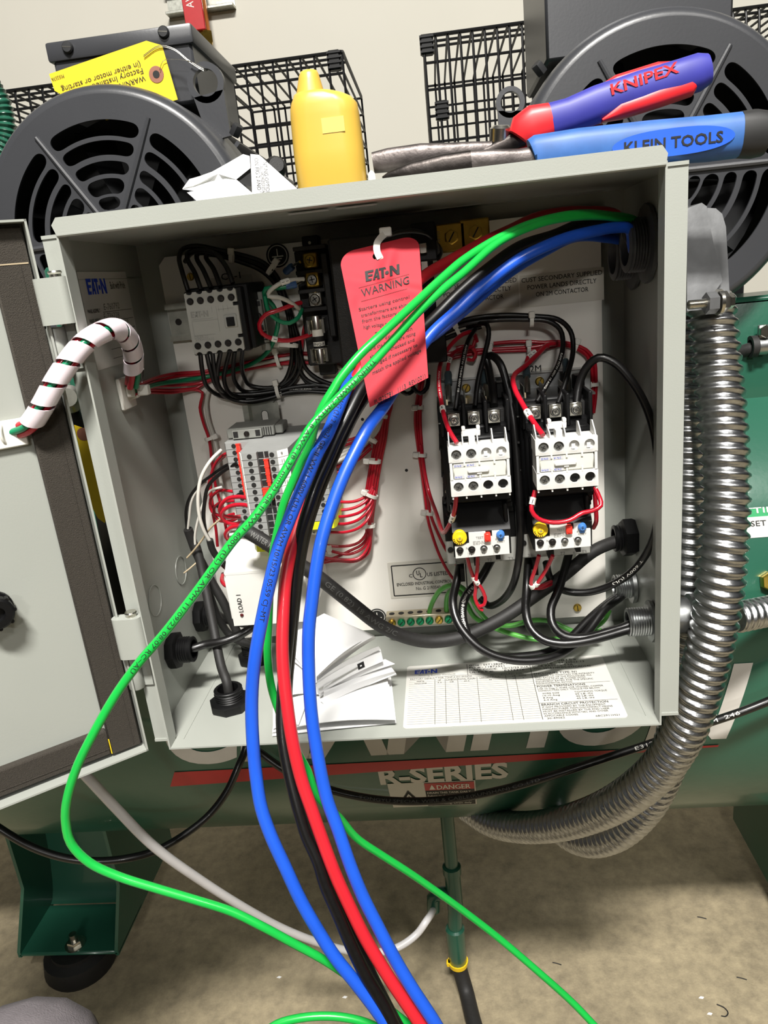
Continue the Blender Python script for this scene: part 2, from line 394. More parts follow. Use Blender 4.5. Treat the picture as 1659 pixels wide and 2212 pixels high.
dbox(b, 0, .0016, DR, 0, DZ0, DZ1, G); dbox(b, DW-.0016, DW, DR, 0, DZ0, DZ1, G)
dbox(b, 0, DW, DR, 0, DZ0, DZ0+.0016, G); dbox(b, 0, DW, DR, 0, DZ1-.0016, DZ1, G)
door = b.build('door', enc); door['label'] = 'grey door swung wide open with brown gasket'
b = MB(); GB = 'gasket_brown'
for (u0,u1,z0,z1) in ((.0030,.0290,DZ0+.004,DZ1-.004),(DW-.029,DW-.003,DZ0+.004,DZ1-.004),(.0292,DW-.0292,DZ0+.0055,DZ0+.029),(.0292,DW-.0292,DZ1-.029,DZ1-.0055)):
    dbox(b, u0, u1, DR, DR+.0085, z0, z1, GB, .0012)
dbox(b, .0095, .0102, DR+.0085, DR+.0090, DZ0+.008, DZ1-.03, GB); dbox(b, .03, DW-.03, DR+.0085, DR+.009, DZ0+.011, DZ0+.0117, GB)
dbox(b, .004, .028, DR+.0083, DR+.0088, DZ1-.0295, DZ1-.0285, 'tan_wire'); dbox(b, .0285, .0293, DR+.006, DR+.0088, DZ0+.006, DZ0+.02, 'tag_yellow')
b.build('door_gasket', door)
kc = PL(-6, 1330, dp(0, DR+.02, 0), DN)
b = MB(); b.lathe(kc-DN*.02, DN, [(0,.0135),(.004,.0135),(.0042,.011),(.010,.011),(.0102,.0128),(.017,.0128),(.019,.011),(.019,.006),(.014,.0055),(.014,.0001)], 'black_plastic', 24)
for k in range(8):
    a = k*PI/4; e = DU*math.cos(a)+Vector((0,0,1))*math.sin(a); p = kc+e*.0128
    b.cyl(p-DN*.010, p-DN*.003, .0016, 'black_plastic', n=8)
b.build('switch_nut', door)['label'] = 'black round nut on the back of the door'
mc = PL(15, 936, dp(0, DR, 0), DN)
mu = (mc-DO).dot(DU); b = MB(); dbox(b, mu-.013, mu+.016, DR, DR+.0045, mc.z-.011, mc.z+.010, 'tie_white', .001); b.build('cable_mount', door)['label'] = 'white adhesive cable mount on the door'
# ------------------------------------------------------------------ stickers and printing on the enclosure
def sticker_on(fn, w, h, m, r=.002):
    b = MB(); n = 6; pts = []
    for cx, cy, a0 in ((w-r,h-r,0),(r,h-r,PI/2),(r,r,PI),(w-r,r,1.5*PI)):
        for k in range(n+1): a = a0+k*PI/2/n; pts.append((cx+r*math.cos(a), cy+r*math.sin(a)))
    b.prism(pts, fn, -.0003, .0001, m); return b
def line(b, fn, x0, y0, x1, y1, t, m='ink'):
    d = Vector((x1-x0, y1-y0)); nn = Vector((-d.y, d.x)).normalized()*t/2
    b.add([fn(x0+nn.x,y0+nn.y,.0002), fn(x1+nn.x,y1+nn.y,.0002), fn(x1-nn.x,y1-nn.y,.0002), fn(x0-nn.x,y0-nn.y,.0002)], [(0,1,2,3)], m)
UP = Vector((0,0,1)); XX = Vector((1,0,0)); YY = Vector((0,1,0))
# left wall assembly label
o = PX(292, 742, -W2); o = Vector((-W2, PX(165,590,-W2).y, .327)); fn = plane(o, YY, UP, XX); LW, LH = .098, .078
b = sticker_on(fn, LW, LH, 'sticker', .001)
eaton(b, lambda x,y: fn(.012+x, .060+y, .0003), .0125, 'ink_blue')
b.text('Built with Pride', lambda x,y: fn(.058+x, .0635+y, .0003), .0062, 'ink', w=.032)
for k, (t, hw) in enumerate((('PANEL ASSEMBLY','E-760792'),('PANEL WIRING','E-736228'),('COVER & DOOR ASSEMBLY','E-74468'),('ENCLOSURE ASSEMBLY','E-74468'),('',''),('',''))):
    y = .0455-k*.0078
    lw = .002+.0019*len(t) if t else .03
    if t: b.text(t, lambda x,yy: fn(.004+x, y+yy, .0003), .0030, 'ink', w=.0017*len(t), bold=.01); b.text(hw, lambda x,yy: fn(.007+lw+x, y+.0012+yy, .0003), .0052, 'ink_grey', w=.033, shear=.15)
    line(b, fn, .004+lw, y-.0004, .095, y-.0004, .0004)
b.build('assembly_label', enc)['label'] = 'white assembly label inside the left wall'
# big rating plate sticker on the floor of the box
fn = plane((-.0045, -.0035, 0), XX, YY, UP); SW, SH = .1925, .108
b = sticker_on(fn, SW, SH, 'sticker', .0035)
R_ = lambda x, y: (lambda a, c: fn(x+a, y+c, .0003))
eaton(b, R_(.008,.0915), .0075, 'ink_blue'); b.text('Powering Business Worldwide', R_(.012,.0865), .0026, 'ink_grey', w=.036, shear=.2)
for k, t in enumerate(('GO# : SST1382873-001','PO # : 11872321','DATE CODE:   10/12/23 JUA','UL FILE #:      E333426')): b.text(t, R_(.062,.1005-k*.0045), .0031, 'ink', w=.0023*len(t), bold=.012)
for k, t in enumerate(('        # TEN008159','EATON #    64-33823-13','SCCR RATING: 5 kA','WD: 2858398H05/377CAD545')): b.text(t, R_(.123,.1005-k*.0045), .0031, 'ink', w=.0023*len(t), bold=.012)
line(b, fn, .060,.0845,.060,.105,.0005); line(b, fn, .121,.003,.121,.105,.0005); line(b, fn, .003,.0845,.121,.0845,.0004)
b.text('FACTORY DEFAULT FOR: 7.5HP-3 HV/1P/04DA', R_(.004,.0806), .0025, 'ink', w=.060); b.text('RECONFIGURED FOR', R_(.082,.0806), .0025, 'ink', w=.030)
for t, x in (('PART#',.014),('HP',.0325),('LINE(V)',.044),('TOTAL FLA(A)',.0585),('LARGEST FLA(A)',.081),('HZ',.1035),('PHASE',.112)): b.text(t, R_(x,.0762), .0022, 'ink', w=.0014*len(t), al='c')
for t, x in (('TEN010008',.014),('7.5',.0325),('208',.044),('45.6',.0585),('44',.081),('60',.1035),('3',.112)): b.text(t, R_(x,.0722), .0020, 'ink', w=.0013*len(t), al='c')
for k in range(22): line(b, fn, .003, .0795-k*.0035, .1205, .0795-k*.0035, .0002, 'ink')
for x in (.028,.038,.050,.0685,.096,.105): line(b, fn, x, .004, x, .0795, .00035)
b.text('ENCLOSURE TYPE: N1', R_(.123,.0775), .0033, 'ink', w=.040, bold=.015)
for k, t in enumerate(('IN ORDER TO MAINTAIN THE INTEGRITY','AND RATING OF THE ENCLOSURE, ALL','OPENINGS MUST BE CLOSED WITH','EQUIPMENT RATED FOR THE SPECIFIC','ENVIRONMENTAL RATING')): b.text(t, R_(.123,.0738-k*.0034), .0024, 'ink', w=.00165*len(t))
line(b, fn, .121,.0588,.190,.0588,.0004)
b.text('POWER TERMINATIONS', R_(.123,.0545), .0033, 'ink', w=.044, bold=.015)
for k, t in enumerate(('USE 75 Deg C WIRE (OR HIGHER) COPPER','CONDUCTORS ONLY. TORQUE PER BELOW.')): b.text(t, R_(.123,.0508-k*.0034), .0024, 'ink', w=.00165*len(t))
for k, (t, v) in enumerate((('WIRE SIZE','TIGHTENING TORQUE'),('14-10 Awg','35 LB.-IN'),('8 Awg','40 LB.-IN'),('6-4 Awg','45 LB.-IN'))): b.text(t, R_(.126,.0425-k*.0036), .0024, 'ink', w=.0017*len(t)); b.text(v, R_(.155,.0425-k*.0036), .0024, 'ink', w=.0017*len(v))
line(b, fn, .121,.0285,.190,.0285,.0004)
b.text('BRANCH CIRCUIT PROTECTION', R_(.123,.0240), .0033, 'ink', w=.058, bold=.015)
for k, t in enumerate(('IF NOT PROVIDED BY THE EQUIPMENT','MANUFACTURER, MAIN DISCONNECT MEANS','MUST BE INSTALLED BY THE END USER','IN ACCORDANCE WITH NEC AND OTHER','APPLICABLE CODES.')): b.text(t, R_(.123,.0203-k*.0034), .0024, 'ink', w=.00172*len(t))
b.text('30-49062', R_(.125,.0030), .0024, 'ink', w=.015); b.text('68C2911H21', R_(.166,.0030), .0024, 'ink', w=.020)
b.build('rating_label', enc)['label'] = 'large white printed rating label on the box floor'
# panel stickers
def pnl(p): return plane((p.x, PNL, p.z), XX, UP, -YY)
p = PY(852, 1287, PNL); q = PY(1024, 1215, PNL)
fn = pnl(p); w, h = .078, .0345
b = sticker_on(plane((p.x-.004, PNL, p.z-.003), XX, UP, -YY, .0003), w+.008, h+.007, 'sticker_clear', .001); R_ = lambda x, y: (lambda a, c: fn(x+a, y+c, .0004))
for x0,y0,x1,y1 in ((0,0,w,0),(w,0,w,h),(w,h,0,h),(0,h,0,0)): line(b, fn, x0,y0,x1,y1,.0012)
c0 = (.029,.0235); b.tube([fn(c0[0]+.0068*math.cos(a*PI/16), c0[1]+.0068*math.sin(a*PI/16), .0002) for a in range(32)], .00042, 'ink', 5, closed=True)
b.text('U', R_(.0258,.0222), .0052, 'ink', w=.0032, bold=.02); b.text('L', R_(.0295,.0196), .0048, 'ink', w=.0026, bold=.02)
b.text('C', R_(.0178,.0202), .0038, 'ink', bold=.02); b.text('US LISTED', R_(.0370,.0202), .0042, 'ink', w=.0225, bold=.02)
b.text('ENCLOSED INDUSTRIAL CONTROL PANEL', R_(.004,.0112), .0034, 'ink', w=.070, bold=.015); b.text('No. G 2193540', R_(.024,.0052), .0036, 'ink', w=.026)
b.build('listing_sticker', enc)['label'] = 'silver listing sticker with black border on the panel'
def lines3(q0, lines, hh, pitch, name, label, w_, h_):
    p = PY(*q0, PNL); fn = pnl(p); b = sticker_on(plane((p.x-w_/2, PNL, p.z-h_*.78), XX, UP, -YY, .0003), w_, h_, 'sticker_clear', .0006)
    for k, (t, tw) in enumerate(lines): b.text(t, lambda x, y: fn(x, y-k*pitch, .0004), hh, 'ink', w=tw, al='c', bold=.008)
    b.build(name, enc)['label'] = label
lines3((1213,602), (('CUST SECONDARY SUPPLIED',.0735),('POWER LANDS DIRECTLY',.063),('ON 2M CONTACTOR',.048)), .0040, .0068, 'instruction_sticker', 'clear printed sticker above the right contactor', .0765, .029)
lines3((1030,618), (('CUST SECONDARY SUPPLIED',.0735),('POWER LANDS DIRECTLY',.063),('ON 1M CONTACTOR',.048)), .0040, .0068, 'instruction_sticker', 'clear printed sticker above the left contactor', .0765, .029)
lines3((1157,803), (('2M',.0105),), .0062, .01, 'marking_sticker', 'small sticker marked 2M', .040, .012)
lines3((500,603), (('CR-1',.0185),), .0058, .01, 'marking_sticker', 'small sticker marked CR-1', .040, .012)
def ground(q, r, dark=True):
    p = PY(*q, PNL); fn = pnl(p); b = MB(); circ = lambda rr, h: [fn(rr*math.cos(a*PI/20), rr*math.sin(a*PI/20), h) for a in range(40)]
    b.add(circ(r, .0003), [tuple(range(40))], 'ink'); b.add(circ(r*.86, .0004), [tuple(range(40))], 'sticker'); b.add(circ(r*.78, .0005), [tuple(range(40))], 'ink')
    f2 = lambda a, c, h=0: fn(a, c, .0005+h)
    line(b, f2, 0, r*.55, 0, -.05*r, r*.09, 'ink_white'); line(b, f2, -r*.5, -.08*r, r*.5, -.08*r, r*.1, 'ink_white'); line(b, f2, -r*.34, -.28*r, r*.34, -.28*r, r*.09, 'ink_white'); line(b, f2, -r*.18, -.47*r, r*.18, -.47*r, r*.09, 'ink_white')
    b.build('earth_symbol_sticker', enc)
ground((815,1332), .0098); ground((600,552), .0108)
b = MB(); fn = plane((PZ(620,462,H-.0012).x, PZ(620,462,H-.0012).y, H-.0012), XX, YY, -UP, .0003)
# two worn patches of tape under the top
for x0 in (0., .036): b = MB(); b.add([fn(x0,0), fn(x0+.03,0), fn(x0+.03,.009), fn(x0,.009)], [(0,1,2,3)], 'paper_grey'); b.build('tape_patch', enc)
pass
# ================================================================== tank
TY, TZ, TR = .59, -.098, .38
def tank_hit(px, py, r=TR):
    d = ray(px, py); A = d.y**2+d.z**2; B_ = 2*(d.y*(CAM.y-TY)+d.z*(CAM.z-TZ)); C_ = (CAM.y-TY)**2+(CAM.z-TZ)**2-r*r
    t = (-B_-math.sqrt(max(0,B_*B_-4*A*C_)))/2/A; p = CAM+d*t; return p.x, math.atan2(p.z-TZ, TY-p.y)
def tk(x, s, lift=.0008):                       # x along the tank, s arc length up from the front line
    a = s/TR; r = TR+lift; return Vector((x, TY-r*math.cos(a), TZ+r*math.sin(a)))
def th(px, py): x, a = tank_hit(px, py); return x, a*TR
tank = thing('air_tank', 'long dark green horizontal air tank with white lettering behind the box', 'tank', (0, TY, TZ-TR))
b = MB(); prof = [(-1.18,.0),(-1.17,.1),(-1.13,.22),(-1.06,.32),(-.98,.365),(-.9,TR),(.9,TR),(.98,.365),(1.06,.32),(1.13,.22),(1.17,.1),(1.18,.0)]
b.lathe((0,TY,TZ), (1,0,0), [(h, max(r,.0005)) for h, r in prof], 'tank_green', 96)
b.build('vessel', tank)
b = MB()
xl, sb = th(385,1620); sb = th(430,1645)[1]+.001; xr = th(1640,1500)[0]; s1 = th(1632,1436)[1]
b.text('CHAMPION', lambda x, y: tk(xl-.012+x, sb+y), s1-sb, 'tank_white', w=xr-xl+.003, off=.03, shear=.22, cuts=8, ls=.96)
b.build('brand_lettering', tank)
b = MB(); a0 = th(368,1698); a1 = th(377,1667); e0 = th(1550,1612); e1 = th(1553,1608)
b.grid(lambda u, v: tk((a0[0]+(a1[0]-a0[0])*v)*(1-u)+(e0[0]+(e1[0]-e0[0])*v)*u, (a0[1]+(a1[1]-a0[1])*v)*(1-u)+(e0[1]+(e1[1]-e0[1])*v)*u, .0009), 12, 4, 'stripe_red'); b.build('stripe', tank)
b = MB(); r0 = th(822,1693); r1 = th(1098,1678); rt = th(822,1662)
b.text('R-SERIES', lambda x, y: tk(r0[0]+x, r0[1]+(r1[1]-r0[1])*x/(r1[0]-r0[0])+y), rt[1]-r0[1], 'tank_white', w=r1[0]-r0[0], off=.035, cuts=4); b.build('series_lettering', tank)
# danger label
b = MB(); q0 = th(850,1743); q1 = th(1030,1733); q2 = th(840,1692); dw = q1[0]-q0[0]; dh = q2[1]-q0[1]
D_ = lambda lift: (lambda x, y: tk(q0[0]+x, q0[1]+y, lift))
def dpatch(x0,x1,y0,y1,lift,m): f = D_(lift); b.grid(lambda u, v: f(x0+(x1-x0)*u, y0+(y1-y0)*v), 2, 5, m)
dpatch(0,dw,0,dh,.0008,'sticker'); dpatch(dw*.42,dw*.985,dh*.03,dh*.97,.0011,'black_matte'); dpatch(dw*.42,dw*.985,dh*.72,dh*.97,.0014,'stripe_red')
b.text('DANGER', lambda x, y: D_(.0018)(dw*.56+x, dh*.76+y), dh*.15, 'ink_white', w=dw*.38, bold=.03)
f = D_(.0018); b.add([f(dw*.47,dh*.76), f(dw*.54,dh*.76), f(dw*.505,dh*.93)], [(0,1,2)], 'ink_white')
for k, t in enumerate(('DRAIN THIS TANK DAILY','Failure to drain moisture will','cause rust, damage and','can cause injury or death','from bursting. Drain daily')): b.text(t, lambda x, y: D_(.0018)(dw*.44+x, dh*(.60-k*.12)+y), dh*.07, 'ink_white', w=dw*.50)
f = D_(.0016); b.add([f(dw*.08,dh*.2), f(dw*.36,dh*.2), f(dw*.22,dh*.75)], [(0,1,2)], 'ink'); f = D_(.002); b.add([f(dw*.12,dh*.25), f(dw*.32,dh*.25), f(dw*.22,dh*.64)], [(0,1,2)], 'sticker')
f = D_(.0024)
for k in range(5): line(b, lambda a, c, h=0: tk(q0[0]+a, q0[1]+c, .0024), dw*(.2+.02*k), dh*.28, dw*(.16+.03*k), dh*(.55-abs(k-2)*.03), dw*.012)
b.build('danger_label', tank)
# setting label at the right
x0, s0 = th(1612,1163); _, s1 = th(1612,1118); _, s2 = th(1612,1102); f3 = lambda l: (lambda x, y: tk(x0+x, s0+y, l)); sh = s1-s0; st = s2-s0
b = MB(); b.grid(lambda u, v: f3(.0006)(-.04+.14*u, sh*v), 2, 8, 'sticker'); b.grid(lambda u, v: f3(.0006)(-.04+.14*u, sh+(st-sh)*v*1.15), 2, 6, 'sign_green')
b.text('SETTING', lambda x, y: f3(.0012)(-.014+x, sh+.004+y), (st-sh)*.75, 'ink_white', w=.062, bold=.03, cuts=3); b.text('FACTORY SET AT', lambda x, y: f3(.0012)(-.045+x, sh*.55+y), sh*.26, 'ink', w=.085, bold=.01, cuts=3)
b.build('setting_label', tank)
# top platform, its side rail and the pieces at the right
plz = .215
b = MB(); b.box(-1.0, 1.0, .36, .95, plz, plz+.012, 'tank_green', .002); b.box(-1.0, 1.0, .36, .366, plz-.05, plz, 'tank_green'); b.build('platform', tank)
b = MB()
for s in (-1, 1):
    b.box(s*.33-.09, s*.33+.14, .40, .408, .14, plz, 'tank_green', .002)
b.build('saddle', tank)
# feet
def foot(sx):
    z0 = -.712
    xa, xb_ = (PZ(42,2066,z0).x, PZ(258,2062,z0).x) if sx < 0 else (.556, .716)
    y0 = PZ(150,2066,z0).y
    b = MB(); gm = 'tank_green'
    b.box(xa, xb_, y0, y0+.11, z0, z0+.008, gm, .003)
    n = 8
    def bp(u, v): a = v*1.0; return Vector((xa+(xb_-xa)*u, y0+.11+.06*math.sin(a*1.1), z0+.008+.27*a*a))
    b.grid(bp, 2, 8, gm); b.grid(lambda u, v: bp(u, v)+Vector((0,.006,-.002)), 2, 8, gm)
    kz0 = PY(211,1914,y0+.055).z if sx < 0 else z0+.09
    for xs, w_ in ((xa,.006),(xb_-.006,.006)):
        prof = [(y0, z0),(y0+.28, z0),(y0+.28, TZ-.33),(y0+.055, TZ-.325),(y0+.055, kz0),(y0, z0+.012)]
        b.prism(prof, lambda u, v, h: Vector((xs+h, u, v)), 0, w_, gm)
    f = b.build('foot', tank)
    bp_ = PZ(163,2040,z0+.008) if sx < 0 else Vector((.636, y0+.05, z0+.008))
    b = MB(); hexnut(b, bp_, (0,0,1), .013, .011, 'silver'); b.cyl(bp_+Vector((0,0,.011)), bp_+Vector((0,0,.024)), .0065, 'silver', n=12); b.lathe(bp_, (0,0,1), [(0,.018),(.0022,.018)], 'silver', 20); b.build('foot_bolt', f)
    b = MB(); b.lathe((bp_.x-.005, bp_.y+.012, FLZ), (0,0,1), [(0,.060),(.008,.064),(.034,.060),(.040,.046),(z0-FLZ-.001,.046)], 'black_matte', 32); b.build('rubber_pad', f)
foot(-1); foot(1)
# drain pipe under the tank
b = MB(); pY = .375; a = PY(972,1775,pY); c = PY(986,1985,pY); e = PY(990,2082,pY)
b.tube([Vector((c.x, pY, a.z+.06)), Vector((c.x, pY, c.z+.09))], .0105, 'tank_green', 14); b.lathe((c.x,pY,c.z+.02), (0,0,1), [(0,.0125),(.07,.0125),(.072,.0145),(.085,.0145),(.087,.0115)], 'tank_green', 18)
el = PY(943,1952,pY); b.tube([Vector((c.x,pY,c.z+.052)), Vector((el.x,pY,c.z+.052)), Vector((el.x-.004,pY,c.z+.045)), Vector((el.x-.006,pY,c.z+.020))], .0105, 'tank_green', 12)
b.lathe((e.x,pY,e.z), (0,0,1), [(0,.0125),(.004,.0145),(.075,.0155),(.078,.0125)], 'tank_green', 18)
b.tube([Vector((c.x,pY,c.z+.03)), Vector((e.x,pY,e.z+.07))], .0115, 'tank_green', 14)
b.build('drain_pipe', tank); DRAIN = (el.x-.006, pY, c.z+.020); HOSE0 = Vector((e.x, pY, e.z+.004))
o = b = MB(); b.tube(smooth_path([HOSE0+Vector((0,0,.03)), HOSE0, HOSE0+Vector((.003,-.004,-.018)), Vector((HOSE0.x+.01, pY-.02, FLZ+.018)), Vector((HOSE0.x+.02, pY-.07, FLZ+.013)), Vector((HOSE0.x+.045, pY-.15, FLZ+.0125)), Vector((HOSE0.x+.08, pY-.26, FLZ+.0125))]), .0122, 'rubber_cable', 14)
hs = tag(b.build('drain_hose'), 'black rubber hose hanging from the drain pipe to the floor', 'hose')
b = MB(); b.lathe(HOSE0+Vector((0,0,-.004)), (0,0,1), [(0,.0125),(0,.0155),(.008,.0165),(.008,.0125)], 'yellow_bright', 22, cap=False); b.box(HOSE0.x-.019, HOSE0.x-.012, pY-.006, pY+.003, HOSE0.z-.004, HOSE0.z+.004, 'yellow_bright', .001)
tag(b.build('hose_clamp'), 'yellow clamp ring around the top of the black drain hose', 'clamp')
# ================================================================== motors
def fan_cover(b, cx, cz, Y, R, roll):
    NR, NT = 90, 480; r_of = lambda i: .012+(R*.97-.012)*i/NR
    sect = PI/3                                       # slots as a share of R
    rings = [(.194,.276),(.297,.405),(.438,.528),(.568,.664),(.697,.80)]
    def hole(r, t):
        tt = (t-roll) % sect; tt = min(tt, sect-tt)
        for a, c in rings:
            if a*R < r < c*R:
                mid = (a+c)/2*R; hw = (c-a)/2*R; edge = (tt)*r-(.022*R+hw) - .018*R      # distance past the slot's rounded end centre
                if edge > 0: return True
                return math.hypot(r-mid, edge) < hw
        return False
    idx = {}; vs = []; fs = []
    def vid(i, k):
        k %= NT
        if (i,k) not in idx:
            r = r_of(i); a = 2*PI*k/NT; idx[(i,k)] = len(vs); vs.append((cx+r*math.cos(a), Y, cz+r*math.sin(a)))
        return idx[(i,k)]
    keep = set()
    for i in range(NR):
        for k in range(NT):
            r = (r_of(i)+r_of(i+1))/2; t = 2*PI*(k+.5)/NT
            if not hole(r, t): keep.add((i,k)); fs.append((vid(i,k), vid(i,k+1), vid(i+1,k+1), vid(i+1,k)))
    # round the stair-stepped slot outlines off before giving the sheet its thickness
    nb = {}
    for i in range(NR):
        for k in range(NT):
            if (i,k) in keep: continue
            for (ci, ck), e in (((i,(k-1)%NT),((i,k),(i+1,k))), ((i,(k+1)%NT),((i,k+1),(i+1,k+1))), ((i-1,k),((i,k),(i,k+1))), ((i+1,k),((i+1,k),(i+1,k+1)))):
                if (ci,ck) in keep:
                    a_, b_ = vid(*e[0]), vid(*e[1]); nb.setdefault(a_, set()).add(b_); nb.setdefault(b_, set()).add(a_)
    for it in range(14):
        nw = {}
        for a_, s_ in nb.items():
            if len(s_) == 2:
                q = [sum(vs[j][c] for j in s_)/2 for c in range(3)]; nw[a_] = tuple(vs[a_][c]*.45+q[c]*.55 for c in range(3))
        for a_, v in nw.items(): vs[a_] = v
    thk = .0025; back = {}
    def bid(i, k):
        k %= NT
        if (i,k) not in back:
            x, y, z = vs[vid(i,k)]; back[(i,k)] = len(vs); vs.append((x, y+thk, z))
        return back[(i,k)]
    for i in range(NR):
        for k in range(NT):
            if (i,k) in keep: continue
            if (i,(k-1)%NT) in keep: fs.append((vid(i,k), bid(i,k), bid(i+1,k), vid(i+1,k)))
            if (i,(k+1)%NT) in keep: fs.append((vid(i,k+1), vid(i+1,k+1), bid(i+1,k+1), bid(i,k+1)))
            if (i-1,k) in keep: fs.append((vid(i,k), vid(i,k+1), bid(i,k+1), bid(i,k)))
            if (i+1,k) in keep: fs.append((vid(i+1,k), bid(i+1,k), bid(i+1,k+1), vid(i+1,k+1)))
    b.add(vs, fs, 'motor_grey')
    b.lathe((cx,Y,cz), (0,1,0), [(0,.0001),(0,.0125)], 'motor_grey', 24, cap=False)
    rp = [(0, R*.97)]+[(.018*(1-math.cos(a*PI/16)), R*.97-.0+.030*R/.177*0+(.012)*math.sin(a*PI/16)-.0) for a in range(1,9)]
    b.lathe((cx,Y,cz), (0,1,0), rp+[(.10, R*.97+.013),(.16, R*.97+.006)], 'motor_grey', 96, cap=False)
    for k in range(6):                                                     # raised ribs between the slots
        a = roll+k*sect; e = Vector((math.cos(a),0,math.sin(a)))
        b.tube([Vector((cx,Y-.0005,cz))+e*R*.10, Vector((cx,Y-.0005,cz))+e*R*.60, Vector((cx,Y-.0005,cz))+e*R*.87], [.0032,.0032,.0024], 'motor_grey', 8)
def motor(sx, cx, cz, label, roll):
    Y = .30; R = .146
    t = thing('electric_motor', label, 'motor', (cx, Y+.2, cz-R))
    b = MB(); fan_cover(b, cx, cz, Y, R, roll); b.build('fan_cover', t)
    b = MB()
    for k in range(7):
        a = k*2*PI/7; e = Vector((math.cos(a),0,math.sin(a))); w = Vector((-math.sin(a),0,math.cos(a)))
        o = Vector((cx,Y+.07,cz)); b.add([o+e*.03-YY*.02, o+e*.125-YY*.02+w*.02, o+e*.125+YY*.02-w*.01, o+e*.03+YY*.02], [(0,1,2,3)], 'motor_dark')
    b.lathe((cx,Y+.04,cz), (0,1,0), [(0,.022),(.07,.03)], 'motor_dark', 20); b.build('fan', t)
    b = MB(); b.lathe((cx,Y+.105,cz), (0,1,0), [(0,.06),(.005,.13),(.06,.144),(.075,.147),(.40,.147),(.43,.13),(.44,.06)], 'motor_grey', 48)
    for k in range(40):
        a = k*2*PI/40; e = Vector((math.cos(a),0,math.sin(a))); w = Vector((-math.sin(a),0,math.cos(a)))
        b.box(-.0025,.0025,.20-.02,.52-.02,.14,.156,'motor_grey', M=Matrix.Translation((cx,Y,cz)) @ Matrix.Rotation(-(a-PI/2),4,'Y'))
    b.build('body', t)
    b = MB(); b.lathe((cx,Y+.092,cz), (0,1,0), [(0,.002),(0,.139),(.012,.139)], 'motor_dark', 48); b.build('slot_shade_disc', t)  # dark disc behind the cover slots, their shade put into its colour
    b = MB(); b.box(cx-.15, cx-.09, Y+.16, Y+.44, plz+.012, cz-.09, 'motor_grey', .004); b.box(cx+.09, cx+.15, Y+.16, Y+.44, plz+.012, cz-.09, 'motor_grey', .004); b.box(cx-.16, cx+.16, Y+.15, Y+.45, plz+.012, plz+.03, 'motor_grey', .003); b.build('base', t)
    return t
mL = motor(-1, -.294, .4495, 'dark grey electric motor with round slotted fan cover, at the left behind the box', math.radians(62.3))
mR = motor(1, .297, .4495, 'dark grey electric motor with round slotted fan cover, behind the two tool handles', math.radians(59.5))
# small black plug and eye lifted between the slots are hidden; junction boxes
def jbox(par, x0, x1, y0, y1, z0, z1, lh):
    b = MB(); b.box(x0, x1, y0, y1, z0, z1, 'motor_grey', .003)
    j = b.build('junction_box', par)
    b = MB(); b.box(x0-.004, x1+.004, y0-.004, y1+.004, z1-lh, z1+.003, 'motor_grey', .003, 2); l = b.build('lid', j)
    return j, l
jY = .36
a = PY(96,100,jY); c = PY(412,52,jY)
j, l = jbox(mL, a.x+.004, c.x-.004, jY+.004, jY+.19, .585, (a.z+c.z)/2, .017)
for q in ((147,103),(354,70)):
    b = MB(); screw(b, PY(*q, jY-.0005), .0062, 'motor_dark', ink='silver', ang=2.2); b.build('lid_screw', j)
a = PY(1187,30,jY)
j, l = jbox(mR, a.x, a.x+.2, jY+.03, jY+.22, .585, .735, .017)
def eye(par, q, r, Yb, lean):
    p = PY(*q, Yb); b = MB(); n = 28
    ou = [Vector((r*math.cos(a*2*PI/n), r*math.sin(a*2*PI/n))) for a in range(n)]
    M = Matrix.Translation(p) @ Matrix.Rotation(lean, 4, 'Y')
    for h0, h1 in ((-.004,.004),):
        vs = []; fs = []
        for k in range(n):
            a_ = 2*PI*k/n; 
            for rr, hh in ((r,h0),(r*.68,h0),(r,h1),(r*.68,h1)): vs.append(M @ Vector((rr*math.cos(a_), hh, rr*math.sin(a_))))
        for k in range(n):
            o = k*4; p_ = ((k+1)%n)*4
            fs += [(o,p_,p_+1,o+1),(o+2,o+3,p_+3,p_+2),(o,o+2,p_+2,p_),(o+1,p_+1,p_+3,o+3)]
        b.add(vs, fs, 'motor_grey')
    pts = [M @ Vector(v) for v in ((-r*.85,-.004,-r*.55),(r*.85,-.004,-r*.55),(r*.6,-.004,-r*2.8),(-r*.6,-.004,-r*2.8))]
    pt2 = [v+Vector((0,.008,0)) for v in pts]
    b.add(pts+pt2, [(0,1,2,3),(7,6,5,4),(0,4,5,1),(1,5,6,2),(2,6,7,3),(3,7,4,0)], 'motor_grey')
    b.build('lifting_eye', par)
eye(mL, (446,180), .0205, .352, -.12); eye(mR, (1102,222), .0155, .352, .1)
for par, q in ((mL,(506,292)),(mR,(1172,158))):
    p = PY(*q, .345); b = MB(); hexnut(b, p, (.6,-.3,.7) if par is mL else (-.6,-.3,.7), .0065, .012, 'motor_dark'); b.build('cover_bolt', par)
p = PY(596,360,.335); b = MB(); b.lathe(p, (.3,-.8,.2), [(-.03,.011),(0,.012),(.006,.008)], 'black_matte', 16); b.build('cable_plug', mL)
